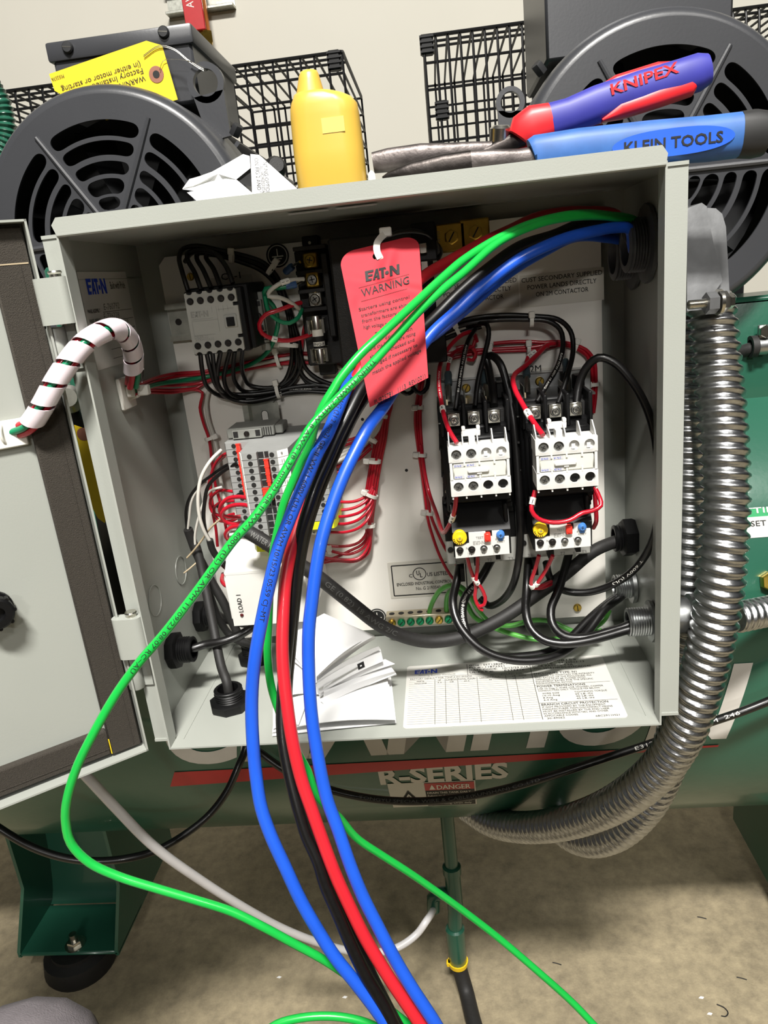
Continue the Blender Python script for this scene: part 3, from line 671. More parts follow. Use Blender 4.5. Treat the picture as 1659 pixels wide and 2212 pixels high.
# yellow warning tag of the left motor, wired to its lifting eye
TY_ = .345
def yt(px, py, h=0.): return PY(px, py, TY_+h)
poly = [(106,160),(316,88),(350,98),(384,215),(230,260),(118,196)]
b = MB(); pts = [yt(*q) for q in poly]; pt2 = [p+Vector((0,.0006,0)) for p in pts]; n = len(poly)
b.add(pts+pt2, [tuple(range(n)), tuple(range(2*n-1,n-1,-1))]+[(k,(k+1)%n,n+(k+1)%n,n+k) for k in range(n)], 'tag_yellow')
e = yt(338,161); b.cyl(e-YY*.0006, e-YY*.0001, .0083, 'tag_brown', n=24); b.cyl(e-YY*.0009, e-YY*.0005, .0038, 'ink', n=16)
tu = (yt(106,165)-yt(320,94)).normalized(); tv = Vector((0,-1,0)).cross(tu); tv = tv if tv.z < 0 else -tv
for st, q, hh, w_ in (('WARNING',(312,163),.0052,.036),('Factory Installed',(307,147),.0055,.060),('(in either motor or starting',(302,133),.0055,.095)):
    o_ = yt(*q); b.text(st, lambda x, y: o_+tu*x+tv*y-YY*.0006, hh, 'ink', w=w_)
o_ = yt(137,160); b.text('P05257A', lambda x, y: o_+tu*x+tv*y-YY*.0006, .0035, 'ink', w=.015)
yt_ = tag(b.build('warning_tag'), 'yellow cardboard tag tucked between the left motor and its junction box', 'tag')
b = MB()
for off in (0, 5): b.tube(smooth_path([PY(x, y+off*.6, .343) for x, y in ((310,120),(343,99),(375,105),(410,132),(440,150))]+[PY(452,150,.356)]), .00035, 'silver', 5)
b.tube(smooth_path([PY(x, y, .3425) for x, y in ((345,152),(352,132),(375,128),(412,133),(440,147))]), .00035, 'silver', 5); b.build('tie_wire', yt_)
# wire guards behind the motors
def cage(name, label, ql, qr, ybot, Y, cols, rows, dep, clips):
    a = PY(*ql, Y); c = PY(*qr, Y); zt = (a.z+c.z)/2; zb = PY(ql[0], ybot, Y).z
    x0, x1 = a.x, c.x; t = thing(name, label, 'wire guard', ((x0+x1)/2, Y, zb)); b = MB(); r = .0021; m = 'black_plastic'
    xs = [x0+(x1-x0)*i/cols for i in range(cols+1)]; zs = [zb+(zt-zb)*(j/rows) for j in range(rows+1)]
    for x in xs:
        b.tube(smooth_path([Vector((x,Y,zb)), Vector((x,Y,zt-.012)), Vector((x,Y+.004,zt-.002)), Vector((x,Y+.016,zt+.004)), Vector((x,Y+.05,zt+.004)), Vector((x,Y+dep,zt+.004))], .03), r, m, 6)
        b.tube([Vector((x,Y+dep,zt+.004)), Vector((x,Y+dep,zb))], r, m, 6)
    for z in zs:
        b.tube([Vector((x0,Y,z)), Vector((x1,Y,z))], r, m, 6); b.tube([Vector((x0,Y+dep,z)), Vector((x1,Y+dep,z))], r, m, 6)
        for x in (x0, x1): b.tube([Vector((x,Y,z)), Vector((x,Y+dep,z))], r, m, 6)
    for yy in (Y+.03, Y+.06, Y+.09): b.tube([Vector((x0,yy,zt+.006)), Vector((x1,yy,zt+.006))], r, m, 6)
    b.build('wire_mesh', t)
    for q in clips:
        p = PY(*q, Y); b = MB(); b.box(p.x-.010, p.x+.010, Y-.004, Y+.014, p.z-.014, p.z+.014, m, .002)
        for k in range(4): b.box(p.x-.011, p.x+.011, Y-.006, Y+.012, p.z-.012+k*.007, p.z-.009+k*.007, m)
        b.build('clip', t)
cage('belt_guard', 'black wire mesh guard standing behind the yellow bottle', (440,150), (738,112), 420, .78, 10, 6, .34, ((722,130),))
cage('belt_guard', 'black wire mesh guard standing behind the silver plier jaws', (914,74), (1290,30), 420, .78, 14, 6, .34, ((922,96),(955,238)))
cage('belt_guard', 'black wire mesh guard at the left edge behind the left motor', (-260,222), (150,190), 480, .80, 14, 6, .3, ())
cage('belt_guard', 'black wire mesh guard in the top right corner behind the right motor', (1500,20), (1900,-10), 480, .80, 14, 6, .3, ())
# green air hose glimpsed at the far left
p0 = PY(4,225,.6); b = MB(); pts = smooth_path([PY(-20,180,.6), PY(6,230,.6), PY(14,290,.6), PY(0,340,.6)], .0012)
b.tube(pts, .0125, 'tank_green', 14, rfun=lambda i, a: .0125+.0016*math.sin(i*1.1)); tag(b.build('corrugated_hose'), 'dark green corrugated hose at the left edge behind the motor', 'hose')
# ================================================================== copper pipe on the wall
pw = WALLY-.03
b = MB(); a = PY(356,22,WALLY-.045); c = PY(502,4,WALLY-.045)
for z0, z1 in ((-.008,.0),(.058,.066)): b.box(a.x, c.x, WALLY-.045, WALLY-.004, c.z+z0, c.z+z1, 'galvanised', .001)
b.box(a.x, c.x, WALLY-.006, WALLY-.0005, c.z-.008, c.z+.066, 'galvanised'); tag(b.build('strut_channel'), 'galvanised strut channel fixed to the wall behind the copper pipe', 'bracket')
b = MB(); p0 = PY(425,0,WALLY-.075); p1 = PY(440,82,WALLY-.075); x = p1.x; b.cyl((x, WALLY-.075, p1.z), (x, WALLY-.075, p0.z+.5), .0245, 'copper', n=24)
b.lathe((x, WALLY-.075, p1.z-.07), (0,0,1), [(0,.021),(.02,.027),(.05,.027),(.055,.031),(.085,.031)], 'brass', 6)
b.tube([Vector((x,WALLY-.075,p1.z-.06)), Vector((x,WALLY-.075,.2))], .015, 'copper', 16)
tag(b.build('copper_pipe'), 'copper pipe with brass fitting running down the wall', 'pipe')
b = MB(); lY = WALLY-.115; a = PY(390,-30,lY); q = PY(402,52,lY)
b.box(a.x-.004, a.x+.058, lY, lY+.012, q.z-.02, q.z+.22, 'stripe_red', .002)
fn = plane((a.x+.032, lY, q.z-.004), UP, -XX, -YY, .0006)
b.text('AWY', lambda x_, y: fn(x_+.045, y), .024, 'ink_white', w=.06); tag(b.build('valve_handle'), 'red lettered valve handle in front of the copper pipe', 'handle')
# ================================================================== devices on the panel
BP, WP = 'black_plastic', 'white_plastic'
def disc(b, p, r, m, d=(0,-1,0), h=.0003, n=20): p = Vector(p); d = Vector(d); b.cyl(p, p+d*h, r, m, n=n)
# ---- contactors (left one built, right one copied)
CX = .0785
def contactor():
    t = thing('contactor', 'black contactor with three silver screw terminals, left one of the pair', 'contactor', (CX, PNL, .19))
    b = MB()
    x0, x1 = .0465, .1105
    b.box(x0, x1, .095, PNL-.003, .158, .262, BP, .002); b.box(x0+.002, x1-.002, .078, .096, .168, .246, BP, .002)
    b.box(x0+.004, x1-.004, .062, .08, .178, .240, BP, .002); b.box(x0+.006, x1-.006, .046, .064, .186, .236, BP, .002)
    for k in range(4):                                                    # barriers between the poles
        x = x0+.004+k*.0187; b.box(x-.0016, x+.0016, .070, .115, .240, .268, BP, .0008)
    for k in range(3): x = x0+.0137+k*.0187; b.box(x-.0075, x+.0075, .086, .112, .240, .258, 'black_matte', .001); b.box(x-.0075, x+.0075, .066, .080, .232, .2405, BP, .001)
    for z in (.175,.20,.225): b.box(x0-.0008, x0+.001, .085, .15, z, z+.0012, 'black_matte')
    b.box(x0+.0004, x1-.0004, .0945, .0955, .2465, .2475, 'ink_grey'); b.box(x0-.001, x0+.004, .088, .1, .165, .17, BP)
    screw(b, (x0+.0035, .0935, .184), .0022, 'silver', cross=True)
    b.box(x1-.010, x1-.001, .11, .125, .262, .276, BP, .001)
    b.build('body', t)
    b = MB(); b.box(x0+.001, x1+.012, .150, .1525, .255, .2755, 'zinc', .0006); b.box(x0+.001, x1+.012, .1525, PNL, .273, .2755, 'zinc'); b.box(x0+.001, x1+.012,.130,.15,.2545,.2565,'zinc')
    screw(b, (.075, .150, .268), .0042, 'brass', ang=.3); b.build('mounting_bracket', t)
    for k in range(3):
        x = x0+.0142+k*.0172-.0002
        b = MB(); c = Vector((x, .0745, .2528)); b.box(x-.0056, x+.0056, .0745, .078, .247, .2590, 'silver', .0007)
        b.lathe(c, (0,-1,0), [(0,.0044),(.0012,.0044),(.0018,.0034)], 'silver', 20); b.lathe(c-YY*.0018, (0,-1,0), [(0,.0034),(.0001,.0022)], 'zinc', 20, cap=False)
        screw(b, c-YY*.0012, .0030, 'silver', cross=True, ang=.4); b.build('screw_terminal', t)
        b = MB(); b.box(x-.0062, x-.0054, .098, .128, .256, .272, 'galvanised', .0003); b.box(x-.0062, x-.0040, .100, .104, .254, .2665, 'tan_wire', .0004); b.build('blade_tab', t)
    return t
def aux_block():
    A0, A1, ZT, ZB, YF, YB = .0537, .1015, .2437, .2008, .020, .047
    t = thing('auxiliary_contact_block', 'white four pole auxiliary contact block clipped to the front of the left contactor', 'contact block', ((A0+A1)/2, YB, ZB))
    b = MB(); m = 'aux_white'
    b.box(A0, A1, YF+.004, YB, ZB, ZT-.004, m, .0006)
    pit = (A1-A0)/4; z1, z2 = .2285, .2145
    # faces: terminal bands with round wells, window frame between
    def band(za, zb_, cz, tops):
        n = 20
        for k in range(4):
            xa, xb_ = A0+k*pit, A0+(k+1)*pit; cx = (xa+xb_)/2; r = .0041
            ring = [(cx+r*math.cos(2*PI*i/n), cz+r*math.sin(2*PI*i/n)) for i in range(n)]
            outer = []
            for i in range(n):
                a = 2*PI*i/n; dx, dz = math.cos(a), math.sin(a); s_ = 1e9
                if abs(dx) > 1e-6: s_ = min(s_, ((xb_-cx) if dx > 0 else (xa-cx))/dx)
                if abs(dz) > 1e-6: s_ = min(s_, ((za-cz) if dz > 0 else (zb_-cz))/dz)
                outer.append((cx+dx*s_, cz+dz*s_))
            for cxn, czn in ((xa,za),(xb_,za),(xa,zb_),(xb_,zb_)):
                i = min(range(n), key=lambda i_: (outer[i_][0]-cxn)**2+(outer[i_][1]-czn)**2); outer[i] = (cxn, czn)
            vs = [(x,YF,z) for x,z in outer]+[(x,YF-.0004,z) for x,z in ring]+[(x+(cx-x)*.06,YF+.0038,z) for x,z in ring]
            fs = [(i,(i+1)%n,n+(i+1)%n,n+i) for i in range(n)]+[(n+i,n+(i+1)%n,2*n+(i+1)%n,2*n+i) for i in range(n)]
            b.add(vs, fs, m)
            ww = MB_wells.append((cx, cz, tops, k))
        b.box(A0, A1, YF, YF+.004, za, za+.0004, m); b.box(A0, A1, YF, YF+.004, zb_-.0004, zb_, m); b.box(A0-.0004, A0, YF, YB, zb_, za, m); b.box(A1, A1+.0004, YF, YB, zb_, za, m)
    MB_wells = []
    band(ZT-.0025, z1+.0005, ZT-.0085, True); band(z2-.0005, ZB, ZB+.0075, False)
    for x in (A0, A1-.0022): b.box(x, x+.0022, YF, YF+.006, z2-.001, z1+.001, m)
    for k in range(1, 4):
        for za, zb_ in ((z1+.001, z1-.0028), (z2+.0028, z2-.001)): b.box(A0+k*pit-.0007, A0+k*pit+.0007, YF-.0002, YF+.004, zb_, za, m)
    for k in range(5):                                                     # top fins and lower stubs
        x = A0+k*pit; w = .0009; xx = min(max(x, A0+w), A1-w)
        b.prism([(YF, ZT-.003),(YB-.006, ZT-.003),(YB-.006, ZT+.0065),(YB-.012, ZT+.0075),(YF+.004, ZT+.001)] if k != 1 else [(YF, ZT-.003),(YB-.006,ZT-.003),(YB-.006,ZT+.0055),(YF+.004,ZT+.001)], lambda u, v, h: Vector((xx-w/2+h, u, v)), 0, w, m)
        b.box(xx-.0006, xx+.0006, YF+.001, YF+.006, ZB-.0030, ZB, m)
    cx = (A0+A1)/2-.0045; b.box(cx-.0075, cx+.0075, YB-.012, YB-.006, ZT+.0025, ZT+.0075, m, .0005); b.box(cx-.0075, cx-.0045, YB-.012, YB-.006, ZT+.007, ZT+.0105, m, .0005); b.box(cx+.0045, cx+.0075, YB-.012, YB-.006, ZT+.007, ZT+.0105, m, .0005); b.box(cx-.0025, cx+.0025, YF+.006, YB-.008, ZT-.004, ZT+.003, m)
    b.box(A0+.001, A1-.001, YF+.012, YB-.004, ZT-.004, ZT-.0034, m)
    b.build('housing', t)
    for cx, cz, tp, k in MB_wells:
        b = MB()
        if k < 2: screw(b, (cx, YF+.0030, cz-.0006), .0036, 'zinc', cross=True, ang=.3+k)
        elif tp: disc(b, (cx, YF+.0034, cz), .0040, 'aux_white'); b.box(cx-.002, cx+.001, YF+.001, YF+.0034, cz-.003, cz+.001, 'aux_white')
        else: disc(b, (cx, YF+.0034, cz), .0040, 'black_matte'); b.box(cx-.002, cx+.002, YF+.002, YF+.0034, cz-.0038, cz-.0012, 'black_plastic')
        b.build('terminal_well', t)
    b = MB(); b.box(A0+.0026, A1-.0026, YF+.0008, YF+.004, z2+.0002, z1-.0002, 'clear_cover', .001)
    fn = plane((A0, YF+.0008, z2), XX, UP, -YY, .0002)
    for x, z, s in ((.0038,.0106,'53 N.O'),(.0140,.0106,'61 N.C'),(.0038,.0012,'54 N.O'),(.0140,.0012,'62 N.C')): 
        b.add([fn(x-.0006,z-.0006), fn(x+.0074,z-.0006), fn(x+.0074,z+.0024), fn(x-.0006,z+.0024)], [(0,1,2,3)], 'paper_grey'); b.text(s, lambda u, v: fn(x+u, z+v, .0002), .0015, 'ink_blue', w=.0055)
    b.build('marker_cover', t)
    b = MB(); b.box(A0+.0140, A1-.0165, YF-.0012, YF+.002, .2192, .2228, 'aux_white', .0008); b.box(A0+.0215, A1-.0225, YF-.0006, YF+.002, .2182, .2194, 'aux_white'); b.build('position_slider', t)
    return t
def overload():
    O0, O1 = .0440, .1110; F0, F1, FT, FB, YF = .0528, .0992, .1612, .1392, .040
    t = thing('overload_relay', 'black overload relay with yellow dial and red button, below the left contactor', 'relay', (CX, PNL, .10))
    b = MB(); b.box(O0, O1, .100, PNL-.004, .1085, .158, 'relay_grey', .0015); b.box(O0+.0002, O1-.0002, .0995, .12, .1325, .172, BP, .001)
    b.prism([(.100,.1385),(.044,.1385),(.042,.1615),(.060,.1815),(.100,.1815)], lambda u, v, h: Vector((.0515+h, u, v)), 0, .0495, BP)
    b.box(.0560, .0600, .09, .13, .095, .108, BP); b.box(.0695, .0745, .086, .11, .112, .120, BP); b.box(.0875, .0915, .044, .07, .1335, .139, BP); b.box(.0965, .1000, .046, .09, .165, .183, BP, .001)
    disc(b, (.0485, .0993, .1245), .0028, 'black_matte')
    fn = plane((O0, .100, .1085), XX, UP, -YY, .0002)
    for x, s in ((.008,'2'),(.016,'T1'),(.038,'T2'),(.050,'6'),(.058,'T3')): b.text(s, lambda u, v: fn(x+u, .0012+v), .0030, 'ink_grey', bold=.0)
    b.build('body', t)
    b = MB(); fp = [(F0, FB-.0005),(F1,FB+.0005),(F1,FT-.006),(F1-.006,FT-.006),(F1-.0075,FT),(F1-.014,FT),(F1-.014,FT-.005),(F1-.0195,FT-.005),(F1-.0195,FT),(F0+.0125,FT),(F0+.0125,FT-.010),(F0,FT-.012)]
    b.prism(fp, lambda u, v, h: Vector((u, YF+h, v)), 0, .005, WP)
    fn = plane((F0, YF, FB), XX, UP, -YY, .0002)
    eaton(b, lambda x, y: fn(.0158+x, .0108+y), .0034, 'ink_faint')
    for s, x, y, h in (('TEST',.0185,.0160,.0021),('NC',.0095,.0070,.0022),('NO',.0320,.0070,.0022),('95',.0020,.0016,.0021),('96',.0115,.0016,.0021),('97',.0225,.0016,.0021),('98',.0335,.0016,.0021),('R',.0350,.0135,.0018),('RESET',.0362,.0112,.0018)): b.text(s, lambda u, v: fn(x+u, y+v), h, 'ink_grey')
    for x in (.0108,.0218,.0328): line(b, lambda a, c, h=0: fn(a, c), x, 0, x, .0045, .0003, 'ink_faint')
    b.build('face_plate', t)
    for k, x in enumerate((.0570,.0672,.0775,.0885)):
        b = MB(); disc(b, (x, YF+.0001, FB+.0068), .0031, 'black_matte', n=24)
        screw(b, (x, YF-.0001, FB+.0062), .0026, 'zinc' if k > 1 else 'dark_steel', cross=True); b.build('face_terminal', t)
    b = MB(); c = Vector((.0575, YF-.0002, FT-.0035)); b.lathe(c+YY*.004, (0,-1,0), [(0,.0062),(.0052,.0062),(.0056,.0058),(.0056,.0001)], 'yellow_bright', 28); screw(b, c-YY*.0016, .0026, 'yellow_bright', cross=True, ink='ink_grey')
    for k in range(6): a = PI*1.05+k*.33; b.cyl(c+Vector((.005*math.cos(a),-.0017,.005*math.sin(a))), c+Vector((.005*math.cos(a),-.0019,.005*math.sin(a))), .0005, 'ink', n=8)
    b.build('current_dial', t)
    b = MB(); b.box(.0785, .0838, YF-.003, YF+.005, FT-.0085, FT-.0010, 'orange_red', .0006); b.lathe((.0811, YF-.003, FT-.0052), (0,-1,0), [(0,.0018),(.0006,.0018),(.0007,.0012)], 'orange_red', 16); b.build('test_button', t)
    b = MB(); c = Vector((.0922, YF-.0005, FT-.0035)); b.lathe(c+YY*.005, (0,-1,0), [(0,.0036),(.006,.0036),(.0068,.0030)], 'knob_blue', 24); b.box(c.x-.0022,c.x+.0022,YF-.001,YF+.004,FT-.009,FT-.0035,'knob_blue',.0006); screw(b, c-YY*.0012, .0026, 'knob_blue', cross=True); b.build('reset_knob', t)
    return t
c1 = contactor(); a1 = aux_block(); v1 = overload(); OFF = (.0690, 0, 0)
for o, l in ((c1,'black contactor with three silver screw terminals, below the 2M sticker'),(a1,'white four pole auxiliary contact block clipped to the front of the right contactor'),(v1,'black overload relay with yellow dial and red button, below the right contactor')):
    copy_thing(o, OFF if o is not v1 else (.0685, 0, .0015), l)
# ---- small control relay at the upper left on its rail
b = MB()
def hrail(x0, x1, zc_):
    b = MB(); m = 'galvanised'; b.box(x0, x1, PNL-.0012, PNL, zc_-.0135, zc_+.0135, m)
    for s in (-1, 1):
        b.box(x0, x1, PNL-.0075, PNL, zc_+s*.0125-.0005, zc_+s*.0125+.0005, m); b.box(x0, x1, PNL-.0081, PNL-.0072, min(zc_+s*.0125,zc_+s*.0175), max(zc_+s*.0125,zc_+s*.0175), m)
    for x in (x0+.009, x1-.009): b.cyl((x, PNL-.0014, zc_), (x, PNL-.0011, zc_), .0032, 'dark_steel', n=16)
    return b
RZ = (PY(372,655,PNL-.008).z+PY(385,738,PNL-.008).z)/2; xl = PY(355,665,PNL-.008).x
b = hrail(xl, xl+.098, RZ); tag(b.build('mounting_rail'), 'galvanised horizontal rail carrying the small control relay', 'rail')
YR = .085
tl, tr, bl, br_ = PY(396,638,YR), PY(504,624,YR), PY(417,762,YR), PY(524,745,YR)
X0, X1, Z1, Z0 = tl.x+.0005, tl.x+.0455, tl.z+.0005, bl.z-.001
cr_ = thing('control_relay', 'small white control relay with ten screw holes at the upper left of the panel', 'relay', ((X0+X1)/2, PNL, Z0))
b = MB(); b.box(X0-.0015, X1+.0085, YR+.012, PNL-.004, Z0-.001, Z1+.0045, BP, .0015); b.box(X0-.001, X1+.0045, YR+.003, YR+.014, Z0-.002, Z1+.002, BP, .001); b.build('base', cr_)
b = MB(); fp = []
nx = 5; pit = (X1-X0)/nx
top = [(X0, Z1)]
for k in range(nx): 
    for i in range(7): a = PI+i*PI/6; top.append((X0+(k+.5)*pit+pit*.32*math.cos(a), Z1+.0012+.0022*math.sin(a)))
top.append((X1, Z1)); bot = []
for k in range(nx):
    for i in range(7): a = i*PI/6; bot.append((X1-(k+.5)*pit+pit*.32*math.cos(a), Z0-.0012+.0022*math.sin(a)))
poly = top+[(X1,Z1-.010),(X1-.004,Z1-.010),(X1-.004,Z1-.013),(X1,Z1-.013),(X1,Z0+.013),(X1-.004,Z0+.013),(X1-.004,Z0+.010),(X1,Z0+.010)]+[(X1,Z0)]+bot+[(X0,Z0)]
b.prism(poly, lambda u, v, h: Vector((u, YR+h, v)), 0, .006, 'relay_grey')
fn = plane((X0, YR, Z0), XX, UP, -YY, .0002); hh = Z1-Z0
eaton(b, lambda x, y: fn(.003+x, hh*.60+y), .0052, 'ink_faint')
for x0,y0,x1,y1 in ((.022,hh*.66,.022,hh*.76),(.003,hh*.57,.022,hh*.57),(.003,hh*.30,.003,hh*.54),(.003,hh*.54,.026,hh*.54),(.003,hh*.30,.022,hh*.30),(.026,hh*.34,.026,hh*.76),(.028,hh*.66,.028,hh*.76),(.032,hh*.66,.032,hh*.76),(.036,hh*.66,.036,hh*.76),(.027,hh*.70,.041,hh*.70)): line(b, lambda a, c, h=0: fn(a, c), x0,y0,x1,y1,.0003,'ink_faint')
b.text('DILER-22', lambda x, y: fn(.003+x, hh*.25+y), .0022, 'ink_faint'); b.text('XTRM10A22', lambda x, y: fn(.003+x, hh*.20+y), .0022, 'ink_faint')
b.box(X0+.0315, X0+.0425, YR-.0012, YR, Z0+hh*.38, Z0+hh*.60, 'relay_grey', .0005)
b.build('face', cr_)
for rz in (Z1-.0062, Z0+.0062):
    for k in range(5):
        b = MB(); c = Vector((X0+(k+.5)*pit, YR-.0001, rz)); disc(b, c, .0030, 'black_matte', n=24); screw(b, c+Vector((.0006,-.0003,-.0002)), .0022, 'dark_steel', cross=True); b.build('screw_hole', cr_)
b = MB(); b.box(X0+.0338, X0+.0405, YR-.0032, YR, Z0+hh*.405, Z0+hh*.555, BP, .0004); b.build('armature_slide', cr_)
# ---- grey end clamps
def end_clamp(p, horiz, label):
    t = thing('end_clamp', label, 'clamp', (p.x, PNL, p.z)); M = Matrix.Translation(p) @ (Matrix.Rotation(PI/2, 4, 'Y') if horiz else Matrix.Identity(4))
    b = MB(); m = 'clip_grey'
    def bx(*a, **k): b.box(*a, M=M, **k)
    bx(-.0225, .0225, .0, .036, -.0045, .0045, m, bev=.0008); bx(-.016, .012, -.006, .001, -.0045, .0038, m, bev=.0006); bx(.0225, .030, .004, .03, -.0042, .0042, m, bev=.001)
    for k in range(4): bx(.0128+k*.0022, .0136+k*.0022, -.0004, .002, -.0038, .0038, 'black_matte')
    for x in (-.0125, .0085): bx(x-.0022, x+.0022, -.0063, -.0059, -.0028, .0028, 'black_matte')
    b.build('body', t)
    b = MB(); c = M @ Vector((-.002, -.0062, 0)); screw(b, c, .0026, 'dark_steel', ang=1.); b.build('clamp_screw', t)
    return t
p = PY(556,688,.115); end_clamp(Vector((p.x, .128, p.z)), True, 'grey plastic end clamp on the rail right beside the control relay')
# ---- vertical rail with terminal blocks
YT = .045
fx0 = PY(517,985,YT).x; fx1 = fx0+.0345; zt = PY(522,980,YT).z; NB = 13; PIT = .0063
rx = (fx0+fx1)/2; ztop = PY(560,868,PNL).z
b = MB(); m = 'galvanised'; rl, rr = PY(545,880,PNL-.002), PY(593,874,PNL-.002); rc = (rl.x+rr.x)/2
b.box(rc-.0135, rc+.0135, PNL-.0012, PNL, .075, ztop, m)
for s in (-1, 1):
    b.box(rc+s*.0130-.0005, rc+s*.0130+.0005, PNL-.0145, PNL, .075, ztop, m); b.box(min(rc+s*.0130,rc+s*.0178), max(rc+s*.0130,rc+s*.0178), PNL-.0152, PNL-.0143, .075, ztop, m)
sl = [(rc+.0032*math.cos(a*PI/8), ztop-.012+.0032*math.sin(a*PI/8)) for a in range(9)]+[(rc-.0032, ztop-.032),(rc+.0032, ztop-.032)]
b.prism(sl, lambda u, v, h: Vector((u, PNL-.0014+h, v)), 0, .0003, 'panel_white'); b.tube([Vector((u, PNL-.0014, v)) for u, v in sl], .0003, 'dark_steel', 5, closed=True)
tag(b.build('mounting_rail'), 'galvanised vertical slotted rail carrying the terminal blocks', 'rail')
p = PY(548,928,.105); end_clamp(Vector((rc-.003, .112, zt+.0052)), False, 'grey plastic end clamp at the top of the terminal block column')
WORDS = ['topmost','second','third','fourth','fifth','sixth','seventh','eighth','ninth','tenth','eleventh','twelfth','thirteenth']
def terminal(z, m, cx_, first=None):
    t = thing('terminal_block', '', 'terminal block', (rx, PNL-.008, z), 'terminal blocks stacked on the vertical rail')
    b = MB(); g = .00025; zz0, zz1 = z+g, z+PIT-g; hw = (fx1-fx0)/2; lw = hw+.030; x = rx+.002
    prof = [(x-lw,PNL-.012),(x-lw,.100),(x-lw+.002,.0955),(x-hw-.006,.0955),(x-hw-.0035,.052),(x-hw,YT),(x-.0045,YT),(x-.0045,YT+.006),(x+.0060,YT+.006),(x+.0060,YT),(x+hw-.004,YT),(x+hw+.004,.052),(x+hw+.0065,.0955),(x+lw-.002,.0955),(x+lw,.100),(x+lw,PNL-.012)]
    b.prism(prof, lambda u, v, h: Vector((u, v, zz0+h)), 0, zz1-zz0, m); b.build('body', t)
    for xx, yy in ((x-hw+.0065,YT),(x+hw-.0085,YT),(x-hw-.0205,.0955),(x+hw+.0205,.0955)): b = MB(); disc(b, (xx, yy, (zz0+zz1)/2), .0021, 'black_matte', n=18); b.build('screw_hole', t)
    b = MB(); b.box(x-.0044, x+.0001, YT+.0050, YT+.0061, zz0+.0008, zz1-.0008, 'ink'); b.build('jumper_socket', t); b = MB(); b.box(x+.0012, x+.0058, YT+.0050, YT+.0061, zz0+.0008, zz1-.0008, 'ink'); b.build('jumper_socket', t)
    b = MB(); M = None
    vs = [Vector((x+hw-.0036, YT-.0003, zz0)), Vector((x+hw+.0043, .0516, zz0)), Vector((x+hw+.0043, .0516, zz1)), Vector((x+hw-.0036, YT-.0003, zz1))]
    off = Vector((-.0004,.0006,0)); b.add(vs+[v+off for v in vs], [(0,1,2,3),(7,6,5,4),(0,4,5,1),(1,5,6,2),(2,6,7,3),(3,7,4,0)], 'marker_white'); b.build('marker', t); b = MB()
    vs = [Vector((x-hw-.0003, YT+.0002, zz0)), Vector((x-hw-.0035, .0522, zz0)), Vector((x-hw-.0035, .0522, zz1)), Vector((x-hw-.0003, YT+.0002, zz1))]
    off = Vector((.0006,.0003,0)); b.add([v-off for v in vs]+vs, [(0,1,2,3),(7,6,5,4),(0,4,5,1),(1,5,6,2),(2,6,7,3),(3,7,4,0)], 'marker_white')
    b.build('marker', t)
    return t
tb = terminal(zt-PIT, 'terminal_grey', rx)
for k in range(NB):
    lab = '%s grey terminal block of the column, counted from the grey end clamp' % WORDS[k]
    if k == 0: tb['label'] = lab
    else: copy_thing(tb, (0,0,-PIT*k), lab)
# printed numbers on the marker strips
hw = (fx1-fx0)/2; xm = rx+.002
mu = Vector((.0079,.0069,0)).normalized(); mn = Vector((.66,-.75,0)).normalized()
for k, s in enumerate(('9','11','13','11','11','13','15','15','17','19')):
    if k not in (0,1,4,5,7): continue
    z = zt-PIT*(k+1)+.0018; b = MB(); o_ = Vector((xm+hw-.0036, YT-.0003, z))+mu*.0032+mn*.0005
    b.text(s, lambda x, y: o_+mu*x+UP*y, .0028, 'ink')
    tbk = [o for o in COL.objects if o.name.startswith('terminal_block') and o.parent is None][k]; b.build('printed_number', tbk)
zb = zt-PIT*NB
gt = thing('ground_terminal', 'yellow green earth terminal at the bottom of the terminal block column', 'terminal block', (rx, PNL-.008, zb-.008))
b = MB(); x = xm; lw = hw+.030
prof = [(x-lw,PNL-.012),(x-lw,.100),(x-lw+.002,.0955),(x-hw-.006,.0955),(x-hw-.0035,.052),(x-hw,YT),(x+hw-.004,YT),(x+hw+.004,.052),(x+hw+.0065,.0955),(x+lw-.002,.0955),(x+lw,.100),(x+lw,PNL-.012)]
MATS['gt'] = mat('ground_yellow', '#C9CC1E', .45); b.prism(prof, lambda u, v, h: Vector((u, v, zb-.0078+h)), 0, .0074, 'ground_yellow'); b.build('body', gt)
for xx, yy in ((x-hw+.0065,YT),(x+hw-.0085,YT),(x-hw-.0205,.0955),(x+hw+.0205,.0955)): b = MB(); disc(b, (xx, yy, zb-.0042), .0022, 'black_matte', n=18); b.build('screw_hole', gt)
# red jumper bars in the sockets
def jumper(x0, x1, k0, k1, yy, label):
    b = MB(); b.box(x0, x1, yy-.006, yy, zt-PIT*k1+.001, zt-PIT*k0-.001, 'orange_red', .0005)
    for k in range(k0, k1): b.box(x0-.0002, x1+.0002, yy-.0062, yy-.004, zt-PIT*k-.0012, zt-PIT*k-.0002, 'orange_red')
    tag(b.build('jumper_bar'), label, 'jumper')
jumper(xm+.0012, xm+.0048, 1, 5, YT+.005, 'long red jumper bar in the centre of the front terminal row')
jumper(xm-.0040, xm+.0048, 5, 7, YT+.005, 'short wide red jumper below the long red jumper bar')
jumper(xm-hw-.0168, xm-hw-.0132, 0, 8, .0953, 'red jumper bar on the lower left terminal row, behind the front row')
